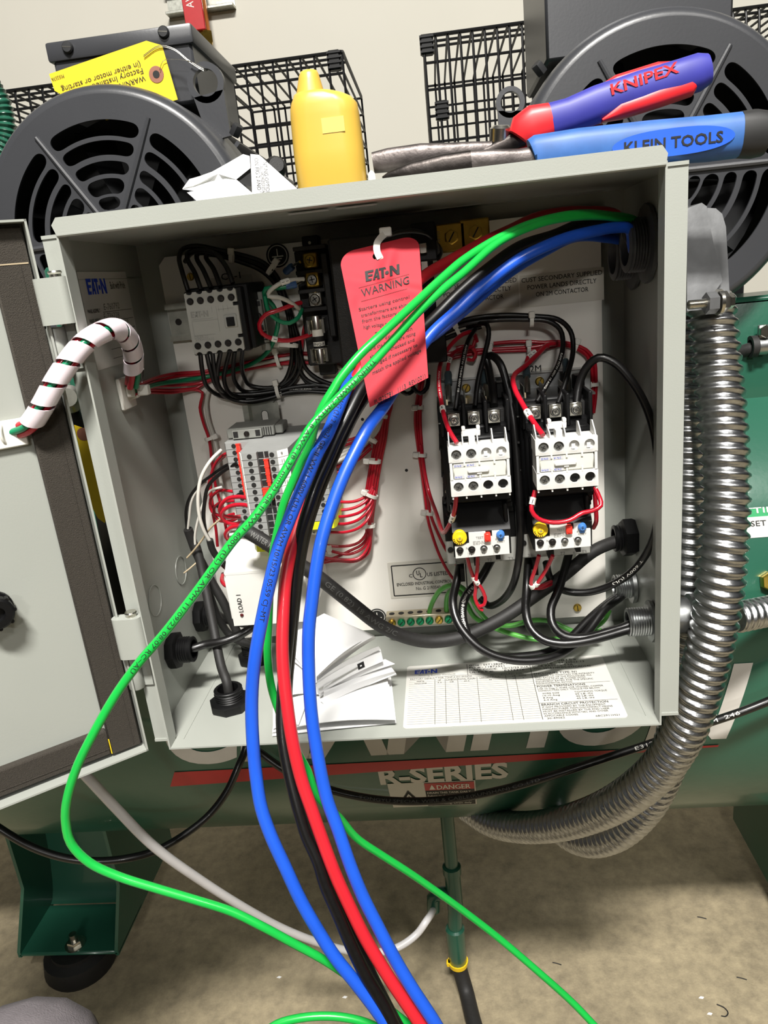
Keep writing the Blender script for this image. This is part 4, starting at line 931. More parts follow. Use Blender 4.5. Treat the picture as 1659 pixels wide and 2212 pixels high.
# ---- white relay box LOAD 1
def lp(px, py, Y): return PY(px, py, Y)
ld = thing('load_relay', 'white plastic load relay box lettered LOAD 1, below the terminal blocks', 'relay', (-.122, PNL, .07))
YL = .052; a = lp(486,1237,YL); c = lp(512,1352,YL); e = lp(656,1240,YL)
lx0, lx1, lz1, lz0 = a.x-.0003, e.x+.001, a.z, c.z
b = MB(); m = 'white_plastic'
prof = [(PNL-.01,lz0),(YL,lz0),(YL,lz1),(.085,lz1+.026),(PNL-.03,lz1+.026),(PNL-.01,lz1+.01)]
b.prism(prof, lambda u, v, h: Vector((lx0+h, u, v)), 0, lx1-lx0, m)
b.box(lx0-.0012, lx1+.0012, YL-.0002, YL+.003, lz1-.0035, lz1+.0005, m, .0008); b.box(lx0-.0022, lx0, YL+.002, YL+.030, lz0+.006, lz1-.004, m, .0008)
b.box(lx0+.012, lx0+.02, YL+.02, YL+.03, lz0-.004, lz0, m); b.box(lx1-.012, lx1-.004, .07, .10, lz1+.026, lz1+.032, m, .0015)
b.build('housing', ld)
b = MB(); o_ = lp(526,1322,YL-.0003); uu = UP; vv = -XX
b.text('LOAD 1', lambda x, y: Vector((o_.x-y, YL-.0004, o_.z+x)), .0042, 'ink', w=.0175, bold=.02); b.build('lettering', ld)
b = MB(); p = lp(524,1326,YL); b.lathe((p.x-.0008, YL, p.z-.0012), (0,-1,0), [(0,.0017),(.0006,.0017),(.0014,.001)], 'lens_red', 16); b.build('indicator_lamp', ld)
# ---- fuse block
fb = thing('fuse_block', 'black fuse block with three square screw terminals, beside the red tag', 'fuse block', (-.04, PNL, .30))
YF_ = .118
def fq(px, py, Y=YF_): return PY(px, py, Y)
ax = fq(668,600); zf1 = PY(665,520,.13).z; zf0 = PY(690,800,.13).z; fxc = (fq(668,565).x+fq(690,750).x)/2
b = MB(); b.box(fxc-.0155, fxc+.0175, .136, PNL-.002, zf0+.004, zf1-.007, 'black_matte', .0015); b.box(fxc-.009, fxc+.006, .148, PNL-.002, zf1-.012, zf1+.005, 'black_matte', .001); b.box(fxc-.008, fxc+.008, .148, PNL-.002, zf0-.007, zf0+.006, 'black_matte', .001)
for q in ((665,535),(672,587),(676,628),(682,668)): p = fq(*q); b.box(fxc-.0135, fxc+.0155, .121, .14, p.z-.0018, p.z+.0018, 'black_matte', .0005)
b.box(fxc+.0105, fxc+.0165, .118, .14, zf0+.03, zf1-.012, 'black_matte', .001)
b.cyl((fxc-.002,.1478,zf1-.001), (fxc-.002,.1475,zf1-.001), .0014, 'silver', n=12)
b.build('body', fb)
for k, q in enumerate(((670,562),(675,604),(681,646))):
    p = fq(*q, .120); b = MB(); b.box(p.x-.0066, p.x+.0066, .120, .134, p.z-.0066, p.z+.0066, 'brass' if k < 2 else 'silver', .0016); screw(b, (p.x, .1195, p.z), .0046, 'brass' if k == 0 else 'silver', cross=True, ang=.5+k*.4); b.build('square_terminal', fb)
fa = fq(681,690,.112); fz = fq(695,785,.112); fxx = (fa.x+fz.x)/2; ffa, ffz = fa.z, fz.z
b = MB()
for z in (ffa-.006, ffz+.008):
    for s in (-1, 1): b.box(fxx+s*.0058-.0005, fxx+s*.0058+.0005, .106, .136, z-.006, z+.006, 'silver', .0003); b.box(fxx+s*.0066-.0008, fxx+s*.0066+.0004*s+.0008, .105, .108, z-.006, z+.006, 'silver')
    b.box(fxx-.006, fxx+.006, .132, .136, z-.006, z+.006, 'silver')
b.build('fuse_clip', fb)
fu = thing('fuse', 'white barrel fuse with silver end caps held in the clips of the black fuse block', 'fuse', (fxx, .114, ffz))
b = MB(); b.lathe((fxx,.114,ffz+.013), (0,0,1), [(0,.0051),(ffa-ffz-.022,.0051)], 'marker_white', 24)
def fcyl(x, z, h=0): a = x/.0051-PI/2; return Vector((fxx+(.0053+h)*math.cos(a), .114+(.0053+h)*math.sin(a), z))
b.grid(lambda u, v: fcyl(-.0062+.0135*u, ffz+.0135+.0105*v), 10, 1, 'ink')
b.grid(lambda u, v: fcyl(-.0055+.0125*u, ffz+.0155+.0038*v, .0001), 10, 1, 'marker_white'); b.text('FNQ-R', lambda x, y: fcyl(-.0042+x, ffz+.0162+y, .0002), .0022, 'ink', w=.010, bold=.02); 
b.build('barrel', fu)
for z, h in ((ffz-.0005,.0135),(ffa-.0095,.0125)): b = MB(); b.lathe((fxx,.114,z), (0,0,1), [(0,.003),(.001,.0054),(h-.001,.0054),(h,.0050)], 'silver', 24); b.build('end_cap', fu)
# ---- transformer behind the red tag
tr = thing('control_transformer', 'black control transformer with square frame, hidden mostly behind the red tag', 'transformer', (.02, PNL, .30))
Yt = .095; a = PY(706,516,Yt); c = PY(757,800,Yt); e = PY(845,497,Yt)
tx0, tx1, tz1, tz0 = a.x, PY(930,500,.105).x, a.z, c.z
b = MB(); b.box(tx0, tx1-.012, Yt, .150, tz0, tz1, 'black_cover', .002); b.box(tx0+.010, tx1-.02, Yt-.0003, Yt, tz0+.02, tz1-.02, 'black_matte'); b.box(tx0-.006, tx1, .145, PNL-.001, tz0+.01, tz1-.006, 'black_matte', .001)
b.build('core', tr)
b = MB(); b.box(tx1-.016, tx1+.004, .088, .13, tz1-.026, tz1+.004, 'black_plastic', .001); b.build('terminal_strip', tr)
b = MB(); b.box(tx1-.012, tx1+.006, .09, .13, tz0, tz0+.03, 'black_plastic', .001); b.build('terminal_strip', tr)
for z in (tz1-.02, tz1-.034, tz0+.02): b = MB(); b.box(tx1-.010, tx1-.004, .082, .09, z, z+.008, 'silver', .0006); b.build('terminal_screw', tr)
# ---- brass lugs
for k, q in enumerate(((975,512),(1027,502))):
    p = PY(*q, .14); lg = thing('ground_lug', ('brass ground lug with hex slotted screw, left one of two', 'brass ground lug half hidden by the red cable, right one of two')[k], 'lug', (p.x, PNL, p.z-.012))
    b = MB(); b.box(p.x-.0135, p.x+.0125, .140, PNL-.002, p.z-.0125, p.z+.0115, 'brass', .0012); 
    if k == 0:
        fn = plane((p.x-.0095, .140, p.z+.006), -UP, XX, -YY, .0002); b.text('CU-AL', lambda x, y: fn(x, y-.003), .0024, 'ink_grey')
    b.build('block', lg)
    b = MB(); hexnut(b, (p.x, .140, p.z), (0,-1,0), .0066, .002, 'brass'); b.lathe((p.x,.138,p.z), (0,-1,0), [(0,.005),(.001,.005)], 'brass', 20); line(b, lambda a, c, h=0: Vector((p.x+a, .1368, p.z+c)), -.0025,-.004,.0025,.004,.0012,'ink'); b.build('lug_screw', lg)
# ---- ground bar with its screws
YG = .148; a = PY(836,1342,YG); c = PY(978,1334,YG)
gb = thing('ground_bar', 'brass ground bar with green and brass screws at the panel bottom', 'ground bar', ((a.x+c.x)/2, PNL, a.z-.005))
gz = (a.z+c.z)/2-.0012; b = MB(); b.box(a.x-.001, c.x+.001, YG, PNL-.004, gz-.0062, gz+.0062, 'brass_bar', .0006); b.build('bar', gb)
gx = [PY(847+k*20.3, 1346-k*1.3, YG).x for k in range(7)]
for k, x in enumerate(gx):
    b = MB(); m = 'brass' if k in (0,5) else 'green_metal'; b.lathe((x, YG+.001, gz-.0006), (0,-1,0), [(0,.0042),(.003,.0042),(.0042,.0032),(.0044,.0001)], m, 18); line(b, lambda a_, c_, h=0: Vector((x+a_, YG-.00345, gz-.0006+c_)), -.0018,-.002,.0018,.002,.0009,'ink' if k not in (0,5) else 'dark_steel'); o = b.build('bar_screw', gb); o['label'] = 'brass screw' if k in (0,5) else 'green screw'
    b = MB(); disc(b, (x, (YG+PNL)/2-.002, gz+.0062), .0030, 'ink', d=(0,0,1), n=16); b.build('wire_hole', gb)
# ---- cable glands and connectors in the walls
def gland(o, d, r, label, m='black_plastic', hexh=.012, thr=.012, n=8, ring=True, cat='cable gland'):
    o = Vector(o); d = Vector(d); t = thing('cable_gland', label, cat, o)
    b = MB(); b.lathe(o, d, [(0, r*1.42),(hexh*.25, r*1.55),(hexh*.85, r*1.55),(hexh, r*1.3)], m, n); b.build('locknut', t)
    b = MB(); prof = []
    k = int(thr/.0022)
    for i in range(k): prof += [(hexh+i*.0022, r*1.08), (hexh+i*.0022+.0011, r*1.0)]
    prof += [(hexh+thr, r*1.06),(hexh+thr+.0008, r*1.0),(hexh+thr+.0008, r*.78),(hexh*.4, r*.74),(hexh*.4, .0001)]
    b.lathe(o, d, prof, m, 28, cap=False); b.build('threaded_sleeve', t)
    return t
gland((-W2, .0665, .0542), XX, .0118, 'black cable gland in the left wall near the front of the box', hexh=.010, thr=.013)
gland((-W2, .1500, .0500), XX, .0112, 'black cable gland in the left wall at the back of the box', hexh=.010, thr=.010)
gland((-.1720, .0475, 0), UP, .0128, 'black cable gland standing on the box floor near the front', hexh=.010, thr=.010)
gland((-.1690, .1360, 0), UP, .0115, 'black cable gland standing on the box floor towards the back', hexh=.010, thr=.012)
gland((W2, .1365, .1098), -XX, .0125, 'black hexagonal cable gland in the right wall', hexh=.014, thr=.006, n=6)
gland((W2, .1368, .0579), -XX, .0115, 'grey threaded conduit connector in the right wall at the back', 'zinc', hexh=.006, thr=.014, n=10, cat='conduit connector')
gland((W2, .0700, .0520), -XX, .0125, 'grey threaded conduit connector in the right wall near the front, low down', 'zinc', hexh=.005, thr=.018, n=12, cat='conduit connector')
gland((W2, .0900, .3800), -XX, .0200, 'big metal conduit connector high in the right wall near the front', 'cast_zinc', hexh=.005, thr=.014, n=14, cat='conduit connector')
gland((W2, .1350, .3730), -XX, .0195, 'big metal conduit connector high in the right wall at the back', 'cast_zinc', hexh=.005, thr=.014, n=14, cat='conduit connector')
# adhesive mount on the left wall
b = MB(); p = PX(262,845,-W2); q = Vector((-W2, .083, .302))
b.box(-W2, -W2+.004, q.y-.014, q.y+.014, q.z-.014, q.z+.014, 'tie_white', .001); b.box(-W2+.004, -W2+.010, q.y-.006, q.y+.006, q.z-.004, q.z+.006, 'tie_white', .001); tag(b.build('cable_mount'), 'white adhesive cable mount on the left wall of the box', 'cable mount')
# ================================================================== things on top of the box
ZTOP = H+TH
# yellow bottle
def rrect(cx, cy, z, w, d, r, n=6):
    pts = []; r = min(r, w/2*.98, d/2*.98)
    for sx, sy, a0 in ((1,1,0),(-1,1,PI/2),(-1,-1,PI),(1,-1,1.5*PI)):
        for k in range(n+1): a = a0+k*PI/2/n; pts.append(Vector((cx+sx*(w/2-r)+r*math.cos(a), cy+sy*(d/2-r)+r*math.sin(a), z)))
    return pts
YB_ = .05
def bz(py): return PY(700, py, YB_).z
bl = PY(644,395,YB_); brt = PY(793,392,YB_); cxb = (bl.x+brt.x)/2; wb = brt.x-bl.x
bot = thing('squeeze_bottle', 'yellow plastic bottle with a narrow neck standing on top of the grey box', 'bottle', (cxb, YB_, ZTOP))
b = MB(); ws = PY(780,240,YB_).x-PY(632,245,YB_).x; nx_ = PY(670,200,YB_).x
prof = [(ZTOP,wb*.96,.030,0),(ZTOP+.003,wb,.034,0),(bz(330),wb*1.0,.034,0),(bz(255),ws*1.0,.034,0)]
secs = [rrect(cxb, YB_, z, w, d, .014) for z, w, d, _ in prof]
for py, w, dx in ((232,.97,0),(218,.88,-.001),(208,.74,-.003),(201,.60,-.006)): secs.append(rrect(cxb+dx, YB_, bz(py), ws*w, .034*(.6+.4*w), .014))
secs.append(rrect(nx_, YB_, bz(198), .0215, .021, .0105)); 
b.loft(secs, 'yellow_bottle'); 
lab = PY(697,287,YB_-.0171); b.box(lab.x, lab.x+.0165, YB_-.0174, YB_-.0169, lab.z-.0006, lab.z+.0095, 'bottle_label')
b.build('bottle_body', bot, 50)
b = MB(); b.loft([rrect(nx_, YB_, bz(200), .0210, .0205, .010), rrect(nx_+.0004, YB_, bz(170), .0165, .0165, .008), rrect(nx_+.0006, YB_, bz(158), .0145, .0145, .007), rrect(nx_+.0008, YB_, bz(151), .0125, .0125, .006), rrect(nx_+.0009, YB_, bz(148), .008, .008, .004)], 'yellow_bottle'); b.build('neck', bot, 50)
b = MB(); p = PY(803,381,.045); b.lathe((p.x, .045, ZTOP), (0,0,1), [(0,.004),(.004,.0042),(.010,.0038),(max(.012,p.z-ZTOP+.002),.0026),(max(.013,p.z-ZTOP+.004),.0008)], 'tie_white', 16); tag(b.build('plastic_cap'), 'tiny white plastic cap standing beside the yellow bottle', 'cap')
# crumpled instruction sheet
def sheet(b, A, B_, C_, D_, m, nu=8, nv=4, bend=0., bd=UP, th=.0004):       # A-B near edge, D-C far edge
    A, B_, C_, D_ = map(Vector, (A,B_,C_,D_)); nrm = (B_-A).cross(D_-A).normalized()
    def f(u, v, o=0): p = (A*(1-u)+B_*u)*(1-v)+(D_*(1-u)+C_*u)*v; return p+bd*bend*math.sin(PI*u)*(1)+nrm*o
    b.grid(lambda u, v: f(u, v, th/2), nu, nv, m); b.grid(lambda u, v: f(u, v, -th/2), nu, nv, m); return f
pap = thing('instruction_sheet', 'crumpled folded instruction paper lying on top of the box left of the yellow bottle', 'paper', (PY(520,400,.05).x, .06, ZTOP))
YA, YC = .035, .085
b = MB()
def fold(b, q, m, th=.0005):
    p = [PY(*a) for a in q]; n = len(p); c = Vector((0,0,0))
    for a in p: c += a/n
    k = [a+YY*th for a in p]; vs = p+[c]+k+[c+YY*th]
    b.add(vs, [(i,(i+1)%n,n) for i in range(n)]+[(n+1+(i+1)%n,n+1+i,2*n+1) for i in range(n)]+[(i,n+1+i,n+1+(i+1)%n,(i+1)%n) for i in range(n)], m)
fold(b, ((394,408,.050),(409,387,.066),(430,381,.070),(458,371,.074),(492,352,.074),(525,333,.070),(539,337,.060),(541,363,.056),(510,388,.060),(488,387,.066),(452,393,.064),(420,404,.058)), 'paper')
fold(b, ((394,409,.048),(420,404,.056),(452,393,.060),(488,386,.060),(512,389,.050),(546,418,.037),(540,424,.037),(522,407,.040),(502,397,.043),(476,401,.045),(420,412,.047)), 'paper')
fold(b, ((478,401,.044),(503,397,.043),(523,408,.040),(541,425,.036),(512,432,.036)), 'paper')
fold(b, ((509,388,.064),(541,362,.060),(545,404,.052),(526,398,.056)), 'ink')  # dark triangle filling the hollow of the fold
b.build('white_folds', pap)
b = MB(); f = sheet(b, PY(404,416,YA-.001), PY(478,398,YA-.001), PY(520,424,YA-.003), PY(436,444,YA-.003), 'paper_grey')
for k in range(8):
    for j in range(3): 
        p0 = f(.05+.33*j, .1+.1*k, .0008); p1 = f(.30+.33*j, .1+.1*k, .0008); p2 = f(.30+.33*j, .145+.1*k, .0008); p3 = f(.05+.33*j, .145+.1*k, .0008); b.add([p0,p1,p2,p3], [(0,1,2,3)], 'ink_grey')
b.build('printed_table', pap)
b = MB(); f = sheet(b, PY(545,422,YA-.002), PY(541,333,YA+.004), PY(560,335,YA+.006), PY(642,408,YA+.002), 'paper', bend=0)
ou, ov = PY(551,350,YA-.001), None
for k, (s_, x0, y0, hh, ww) in enumerate((('ON FIG 2 AND FIG 3',549,342,.0030,.030),('NTING OPTIONS',568,350,.0030,.024),('ICAL, HORIZONTAL,',560,352,.0026,.022))):
    o_ = PY(x0, y0, YA-.0012); uu = (PY(x0+6, y0+60, YA-.0012)-o_).normalized(); vv = uu.cross(Vector((0,-1,0))).normalized()*-1
    vv = Vector((0,-1,0)).cross(uu); b.text(s_, lambda x, y: o_+uu*x+vv*y, hh, 'ink', w=ww)
b.build('printed_face', pap)
# ---- pliers
def swept(b, pts, m, n=16):                      # pts: (point, half width across, half depth, side vector)
    secs = []
    P_ = [Vector(p[0]) for p in pts]
    for i, (p, hw, hd) in enumerate(pts):
        T = (P_[min(i+1,len(P_)-1)]-P_[max(i-1,0)]).normalized(); w = Vector((0,1,0)); w = (w-T*T.dot(w)).normalized(); v = T.cross(w)
        secs.append([Vector(p)+v*hw*math.copysign(abs(math.sin(2*PI*k/n))**.8, math.sin(2*PI*k/n))+w*hd*math.copysign(abs(math.cos(2*PI*k/n))**.8, math.cos(2*PI*k/n)) for k in range(n)])
    b.loft(secs, m)
YK = .052
kn = thing('pliers', 'pliers with purple and red two colour handle raised above the box top', 'pliers', (PY(1100,330,YK).x, YK, ZTOP))
b = MB(); g = lambda px, py, Y=YK: PY(px, py, Y)
swept(b, [(g(1124,300),.010,.008),(g(1132,287),.0135,.0095),(g(1155,272),.0145,.010),(g(1188,262),.0125,.0095),(g(1192,261),.0120,.0095)], 'grip_red'); b.build('collar', kn)
b = MB(); swept(b, [(g(1190,262),.0125,.0095),(g(1230,250),.0120,.010),(g(1290,226),.0128,.011),(g(1380,196),.0130,.0115),(g(1460,173),.0128,.0115),(g(1508,157),.0125,.011),(g(1530,150),.0100,.009),(g(1537,148),.004,.004)], 'grip_purple'); h = b.build('handle', kn)
b = MB(); swept(b, [(g(1298,262,YK-.003),.001,.006),(g(1340,238,YK-.003),.0065,.008),(g(1420,211,YK-.003),.0070,.0085),(g(1490,190,YK-.003),.006,.008),(g(1508,181,YK-.003),.001,.004)], 'grip_red'); b.build('lower_insert', h)['label'] = 'red grip insert'
b = MB(); swept(b, [(g(1285,195,YK+.001),.001,.006),(g(1330,177,YK+.001),.0042,.007),(g(1420,149,YK+.001),.0042,.007),(g(1470,136,YK+.001),.001,.004)], 'grip_red'); b.build('upper_insert', h)['label'] = 'red grip insert'
b = MB(); o_ = g(1322,205,YK-.0118); u_ = (g(1468,155,YK-.0118)-o_); L_ = u_.length; u_ = u_.normalized(); v_ = Vector((0,-1,0)).cross(u_)
b.text('KNIPEX', lambda x, y: o_+u_*x+v_*y, .0068, 'grip_red', w=L_, off=.02); 
for c in (0,): pass
b.build('handle_lettering', h)
b = MB(); swept(b, [(g(1130,296,YK+.004),.0065,.004),(g(1095,312,YK+.004),.0055,.004),(g(1060,328,YK+.004),.005,.004),(g(1035,338,YK+.004),.005,.004)], 'dark_steel')
swept(b, [(g(1062,324,YK+.006),.006,.005),(g(1020,326,YK+.006),.0065,.006),(g(960,332,YK+.006),.0075,.006),(g(910,336,YK+.006),.0085,.006),(g(840,346,YK+.006),.0085,.006),(g(806,352,YK+.006),.0075,.005)], 'worn_steel'); b.build('jaw', kn)
b = MB(); p = g(1082,290,YK+.008); b.lathe(p, (.1,-.2,1), [(-.01,.0085),(.004,.0085),(.006,.006)], 'silver', 18); b.build('adjuster_nut', kn)
b = MB(); swept(b, [(g(1118,330,YK+.012),.004,.004),(g(1150,322,YK+.014),.006,.006),(g(1230,300,YK+.016),.007,.007),(g(1300,285,YK+.018),.006,.006)], 'grip_red'); b.build('rear_handle', kn)['label'] = 'red second handle behind'
YQ = .028
kl = thing('cable_cutter', 'cutter with worn blue handle and black end cap along the box top edge', 'cutter', (PY(1100,350,YQ).x, YQ, ZTOP))
g = lambda px, py, Y=YQ: PY(px, py, Y)
b = MB(); swept(b, [(g(1152,340),.0125,.010),(g(1156,338),.0140,.011),(g(1250,325),.0145,.012),(g(1400,310),.0148,.012),(g(1530,300),.0150,.012),(g(1596,292),.0148,.012)], 'grip_blue'); h = b.build('handle', kl)
b = MB(); swept(b, [(g(1594,292),.0150,.0122),(g(1625,290),.0158,.0125),(g(1650,289),.0145,.012),(g(1660,289),.009,.008),(g(1663,289),.003,.003)], 'grip_black'); b.build('end_cap', h)
b = MB(); o_ = g(1348,331,YQ-.0126); u_ = (g(1562,306,YQ-.0126)-o_); L_ = u_.length; u_ = u_.normalized(); v_ = Vector((0,-1,0)).cross(u_)
oc = o_+u_*(L_*.5)+v_*.0035; n = 40
MATS['gb2'] = mat('grip_bright_blue', '#1E58C8', .45)
b.add([oc+u_*(L_*.62*math.copysign(abs(math.cos(2*PI*k/n))**.8, math.cos(2*PI*k/n)))+v_*(.0088*math.sin(2*PI*k/n))+YY*.0002 for k in range(n)], [tuple(range(n))], 'grip_bright_blue')
b.text('KLEIN TOOLS', lambda x, y: o_+u_*x+v_*y-YY*.0002, .0068, 'ink', w=L_, off=.02); b.build('handle_lettering', h)
b = MB(); swept(b, [(g(1155,343),.0085,.006),(g(1120,346),.0075,.006),(g(1040,348),.0075,.006),(g(1015,352),.0085,.005)], 'worn_steel'); swept(b, [(g(1018,352),.0085,.006),(g(960,360),.0085,.006),(g(890,371),.0065,.005),(g(840,381),.003,.003),(g(826,384),.0008,.001)], 'dark_steel'); b.build('jaw', kl)
b = MB(); swept(b, [(g(1140,352,YQ+.02),.008,.008),(g(1250,345,YQ+.02),.0085,.009),(g(1440,330,YQ+.02),.008,.009)], 'grip_blue'); b.build('rear_handle', kl)
# ================================================================== flexible conduits and fittings at the right
def conduit(name, label, pts, r, pitch, m='conduit_steel'):
    P_ = smooth_path(pts, pitch/7); L = [0]
    for i in range(1, len(P_)): L.append(L[-1]+(P_[i]-P_[i-1]).length)
    b = MB()
    def rf(i, a):
        s_ = math.sin(2*PI*L[i]/pitch+a); return r*(.915+.085*math.copysign(abs(s_)**.55, s_))
    b.tube(P_, r, m, 26, rfun=rf); return tag(b.build(name, smooth=80), label, 'conduit')
CXO = .268
cpts = [(1533,640,.640),(1540,700,.640),(1550,800,.640),(1562,930,.635),(1567,1080,.635),(1560,1220,.64),(1545,1340,.655),(1520,1450,.675),(1485,1560,.70),(1430,1655,.745),(1340,1730,.81),(1230,1775,.90),(1130,1787,.99),(1060,1775,1.06),(1010,1745,1.12)]
conduit('flexible_conduit', 'silver flexible metal conduit running down from the elbow and curving left under the tank', [PD(*q) for q in cpts], .0205, .0100)
cpts = [(1482,700,.70),(1488,900,.70),(1492,1100,.70),(1492,1300,.72),(1482,1430,.74),(1470,1550,.765),(1440,1650,.79),(1395,1740,.83),(1330,1800,.88),(1265,1815,.94),(1215,1790,1.0),(1190,1740,1.06)]
conduit('flexible_conduit', 'silver flexible metal conduit behind the front one, making the lower loop', [PD(*q) for q in cpts], .0205, .0100)
conduit('flexible_conduit', 'short silver flexible conduit leaving the frame at the right edge, low down', [PD(*q) for q in ((1585,1335,.74),(1630,1326,.75),(1680,1315,.77),(1760,1290,.8))], .0158, .0080)
b = MB(); p = PX(1466,1350,W2+.004); o_ = Vector((W2+TH, .075, .052)); b.lathe(o_, (1,0,0), [(0,.019),(.003,.021),(.006,.018),(.010,.0175),(.030,.0175),(.032,.0205),(.046,.0205),(.048,.017)], 'zinc', 28); b.box(o_.x+.034, o_.x+.04, .048, .06, .028, .045, 'zinc', .002); tag(b.build('conduit_coupling'), 'grey metal conduit coupling low on the outside of the right box wall', 'coupling')
# cast elbow
el = thing('conduit_elbow', 'cast grey metal conduit elbow high on the outside of the right box wall', 'elbow', (.268, .08, .36))
def eq(px, py, dep=.60): return PD(px, py, dep)
b = MB(); m = 'cast_zinc'
top = [(1484,450),(1516,438),(1527,446),(1540,520),(1556,585),(1560,608),(1548,625),(1540,668),(1484,672)]
ctr = [eq(*q, .600) for q in top]; bk = [eq(*q, .600)+Vector((0,.036,0)) for q in top]
b.add(ctr+bk, [tuple(range(9)), tuple(range(17,8,-1))]+[(k,(k+1)%9,9+(k+1)%9,9+k) for k in range(9)], m)
b.build('cover', el, 30)
b = MB(); hood = [(1528,449,.004),(1548,450,.010),(1562,462,.014),(1570,490,.016),(1574,560,.017),(1577,620,.018),(1580,667,.018),(1548,672,.018)]
secs = []
for dy, sc in ((0.0,.0),(.006,.0),(.026,.0),(.034,.0)):
    k = {0.0:-.0015, .006:0, .026:0, .034:-.0015}[dy]
    secs.append([eq(q[0]+(k*1200 if i in (1,2,3,4,5) else 0), q[1], .604)+Vector((0,dy,0)) for i, q in enumerate(hood)])
b.loft(secs, m); b.build('hood', el, 50)
b = MB(); s0 = eq(1487,659,.585); s1 = eq(1530,655,.585); b.cyl(s0, s1, .0032, 'silver', n=14)
P_ = [s0.lerp(s1, i/40) for i in range(41)]; b.tube(P_, .0034, 'silver', 12, rfun=lambda i, a: .0030+.0006*(i%2))
dx = (s1-s0).normalized(); b.lathe(s1, dx, [(-.002,.0085),(.006,.0085)], 'cast_zinc', 6); hexnut(b, s1+dx*.010, dx, .0082, .005, 'silver'); b.lathe(s1+dx*.007, dx, [(0,.010),(.0025,.010)], 'silver', 20); b.lathe(s1+dx*.015, dx, [(0,.0062),(.004,.0058)], 'silver', 6); b.build('clamp_screw', el)
b = MB(); b.lathe(Vector((W2+TH, .09, .38)), (1,0,0), [(0,.024),(.008,.024),(.012,.020)], 'cast_zinc', 24); b.build('hub', el)
# pipe clip and black tube by the platform, brass nut
p = PY(1645,722,.34); b = MB(); pts = smooth_path([PY(1560,768,.37), PY(1600,760,.35), PY(1640,748,.34), PY(1700,738,.34)], .01); b.tube(pts, .0075, 'rubber_cable', 12); tag(b.build('black_tube'), 'black tube clipped to the green tank top at the right edge', 'tube')
b = MB(); c = PY(1645,747,.34); b.lathe(c-XX*.005, XX, [(0,.0082),(0,.0105),(.010,.0105),(.010,.0082)], 'zinc', 20, cap=False); b.box(c.x-.006, c.x+.007, .335, .34, c.z+.006, c.z+.024, 'zinc', .001); hexnut(b, (c.x, .335, c.z+.017), (0,-1,0), .0072, .006, 'silver'); b.lathe(c-XX*.013, XX, [(0,.0082),(0,.0125),(.007,.0125),(.007,.0082)], 'rubber_cable', 20, cap=False); tag(b.build('tube_clip'), 'silver clip with hex bolt holding the black tube at the right edge', 'clip')
b = MB(); x, a = tank_hit(1660,1255); p = tk(x, a*TR, 0); hexnut(b, p, (p-Vector((x,TY,TZ))).normalized(), .011, .01, 'brass'); tag(b.build('brass_plug'), 'small brass plug on the tank at the right edge', 'plug')
# green bracket plate with weld bead at the right, on the tank
b = MB()
b.box(.352, .62, .348, .356, .150, .310, 'tank_green', .006, 2); b.box(.352, .62, .348, .42, .302, .312, 'tank_green', .003); tag(b.build('motor_bracket'), 'green steel bracket plate rising from the tank at the right edge', 'bracket')
# ================================================================== spiral wrapped lead between door and box
sp = [(10,938,.571),(40,930,.568),(64,918,.562),(90,880,.556),(120,825,.552),(152,777,.552),(182,742,.556),(215,720,.563),(246,710,.575),(270,722,.592),(285,748,.610),(289,780,.627),(288,808,.640),(284,836,.652)]
SPP = smooth_path([PD(*q) for q in sp], .002)
wr = thing('spiral_wrap', 'milky white spiral wrap around the wires running from the door to the left wall', 'cable wrap', SPP[len(SPP)//2])
SP2 = SPP[int(len(SPP)*.10):int(len(SPP)*.965)]; Ls = [0]
for i in range(1, len(SP2)): Ls.append(Ls[-1]+(SP2[i]-SP2[i-1]).length)
fr = frames(SP2)
def at_s(s_):
    s_ = max(0, min(Ls[-1]-1e-6, s_)); import bisect
    i = max(0, bisect.bisect(Ls, s_)-1); i = min(i, len(SP2)-2); t = (s_-Ls[i])/(Ls[i+1]-Ls[i]); return SP2[i].lerp(SP2[i+1], t), fr[i]
pitch, bw = .0185, .0152; turns = (Ls[-1]-bw)/pitch; NS = int(turns*40)
b = MB()
for rr in (.0083, .0076):
    def fsp(u, v):
        a = u*turns*2*PI; s_ = u*turns*pitch+v*bw+ (0 if v else 0); p, (T, U, W_) = at_s(s_); return p+(U*math.cos(a)+W_*math.sin(a))*(rr)
    b.grid(fsp, NS, 4, 'wrap_white')
for v in (0, 1):
    e = []; 
    for k in range(NS+1):
        u = k/NS; a = u*turns*2*PI; p, (T, U, W_) = at_s(u*turns*pitch+v*bw); e.append((p+(U*math.cos(a)+W_*math.sin(a))*.0083, p+(U*math.cos(a)+W_*math.sin(a))*.0076))
    vs = [q for pr in e for q in pr]; b.add(vs, [(2*k,2*k+2,2*k+3,2*k+1) for k in range(NS)], 'wrap_white')
b.build('wrap', wr)
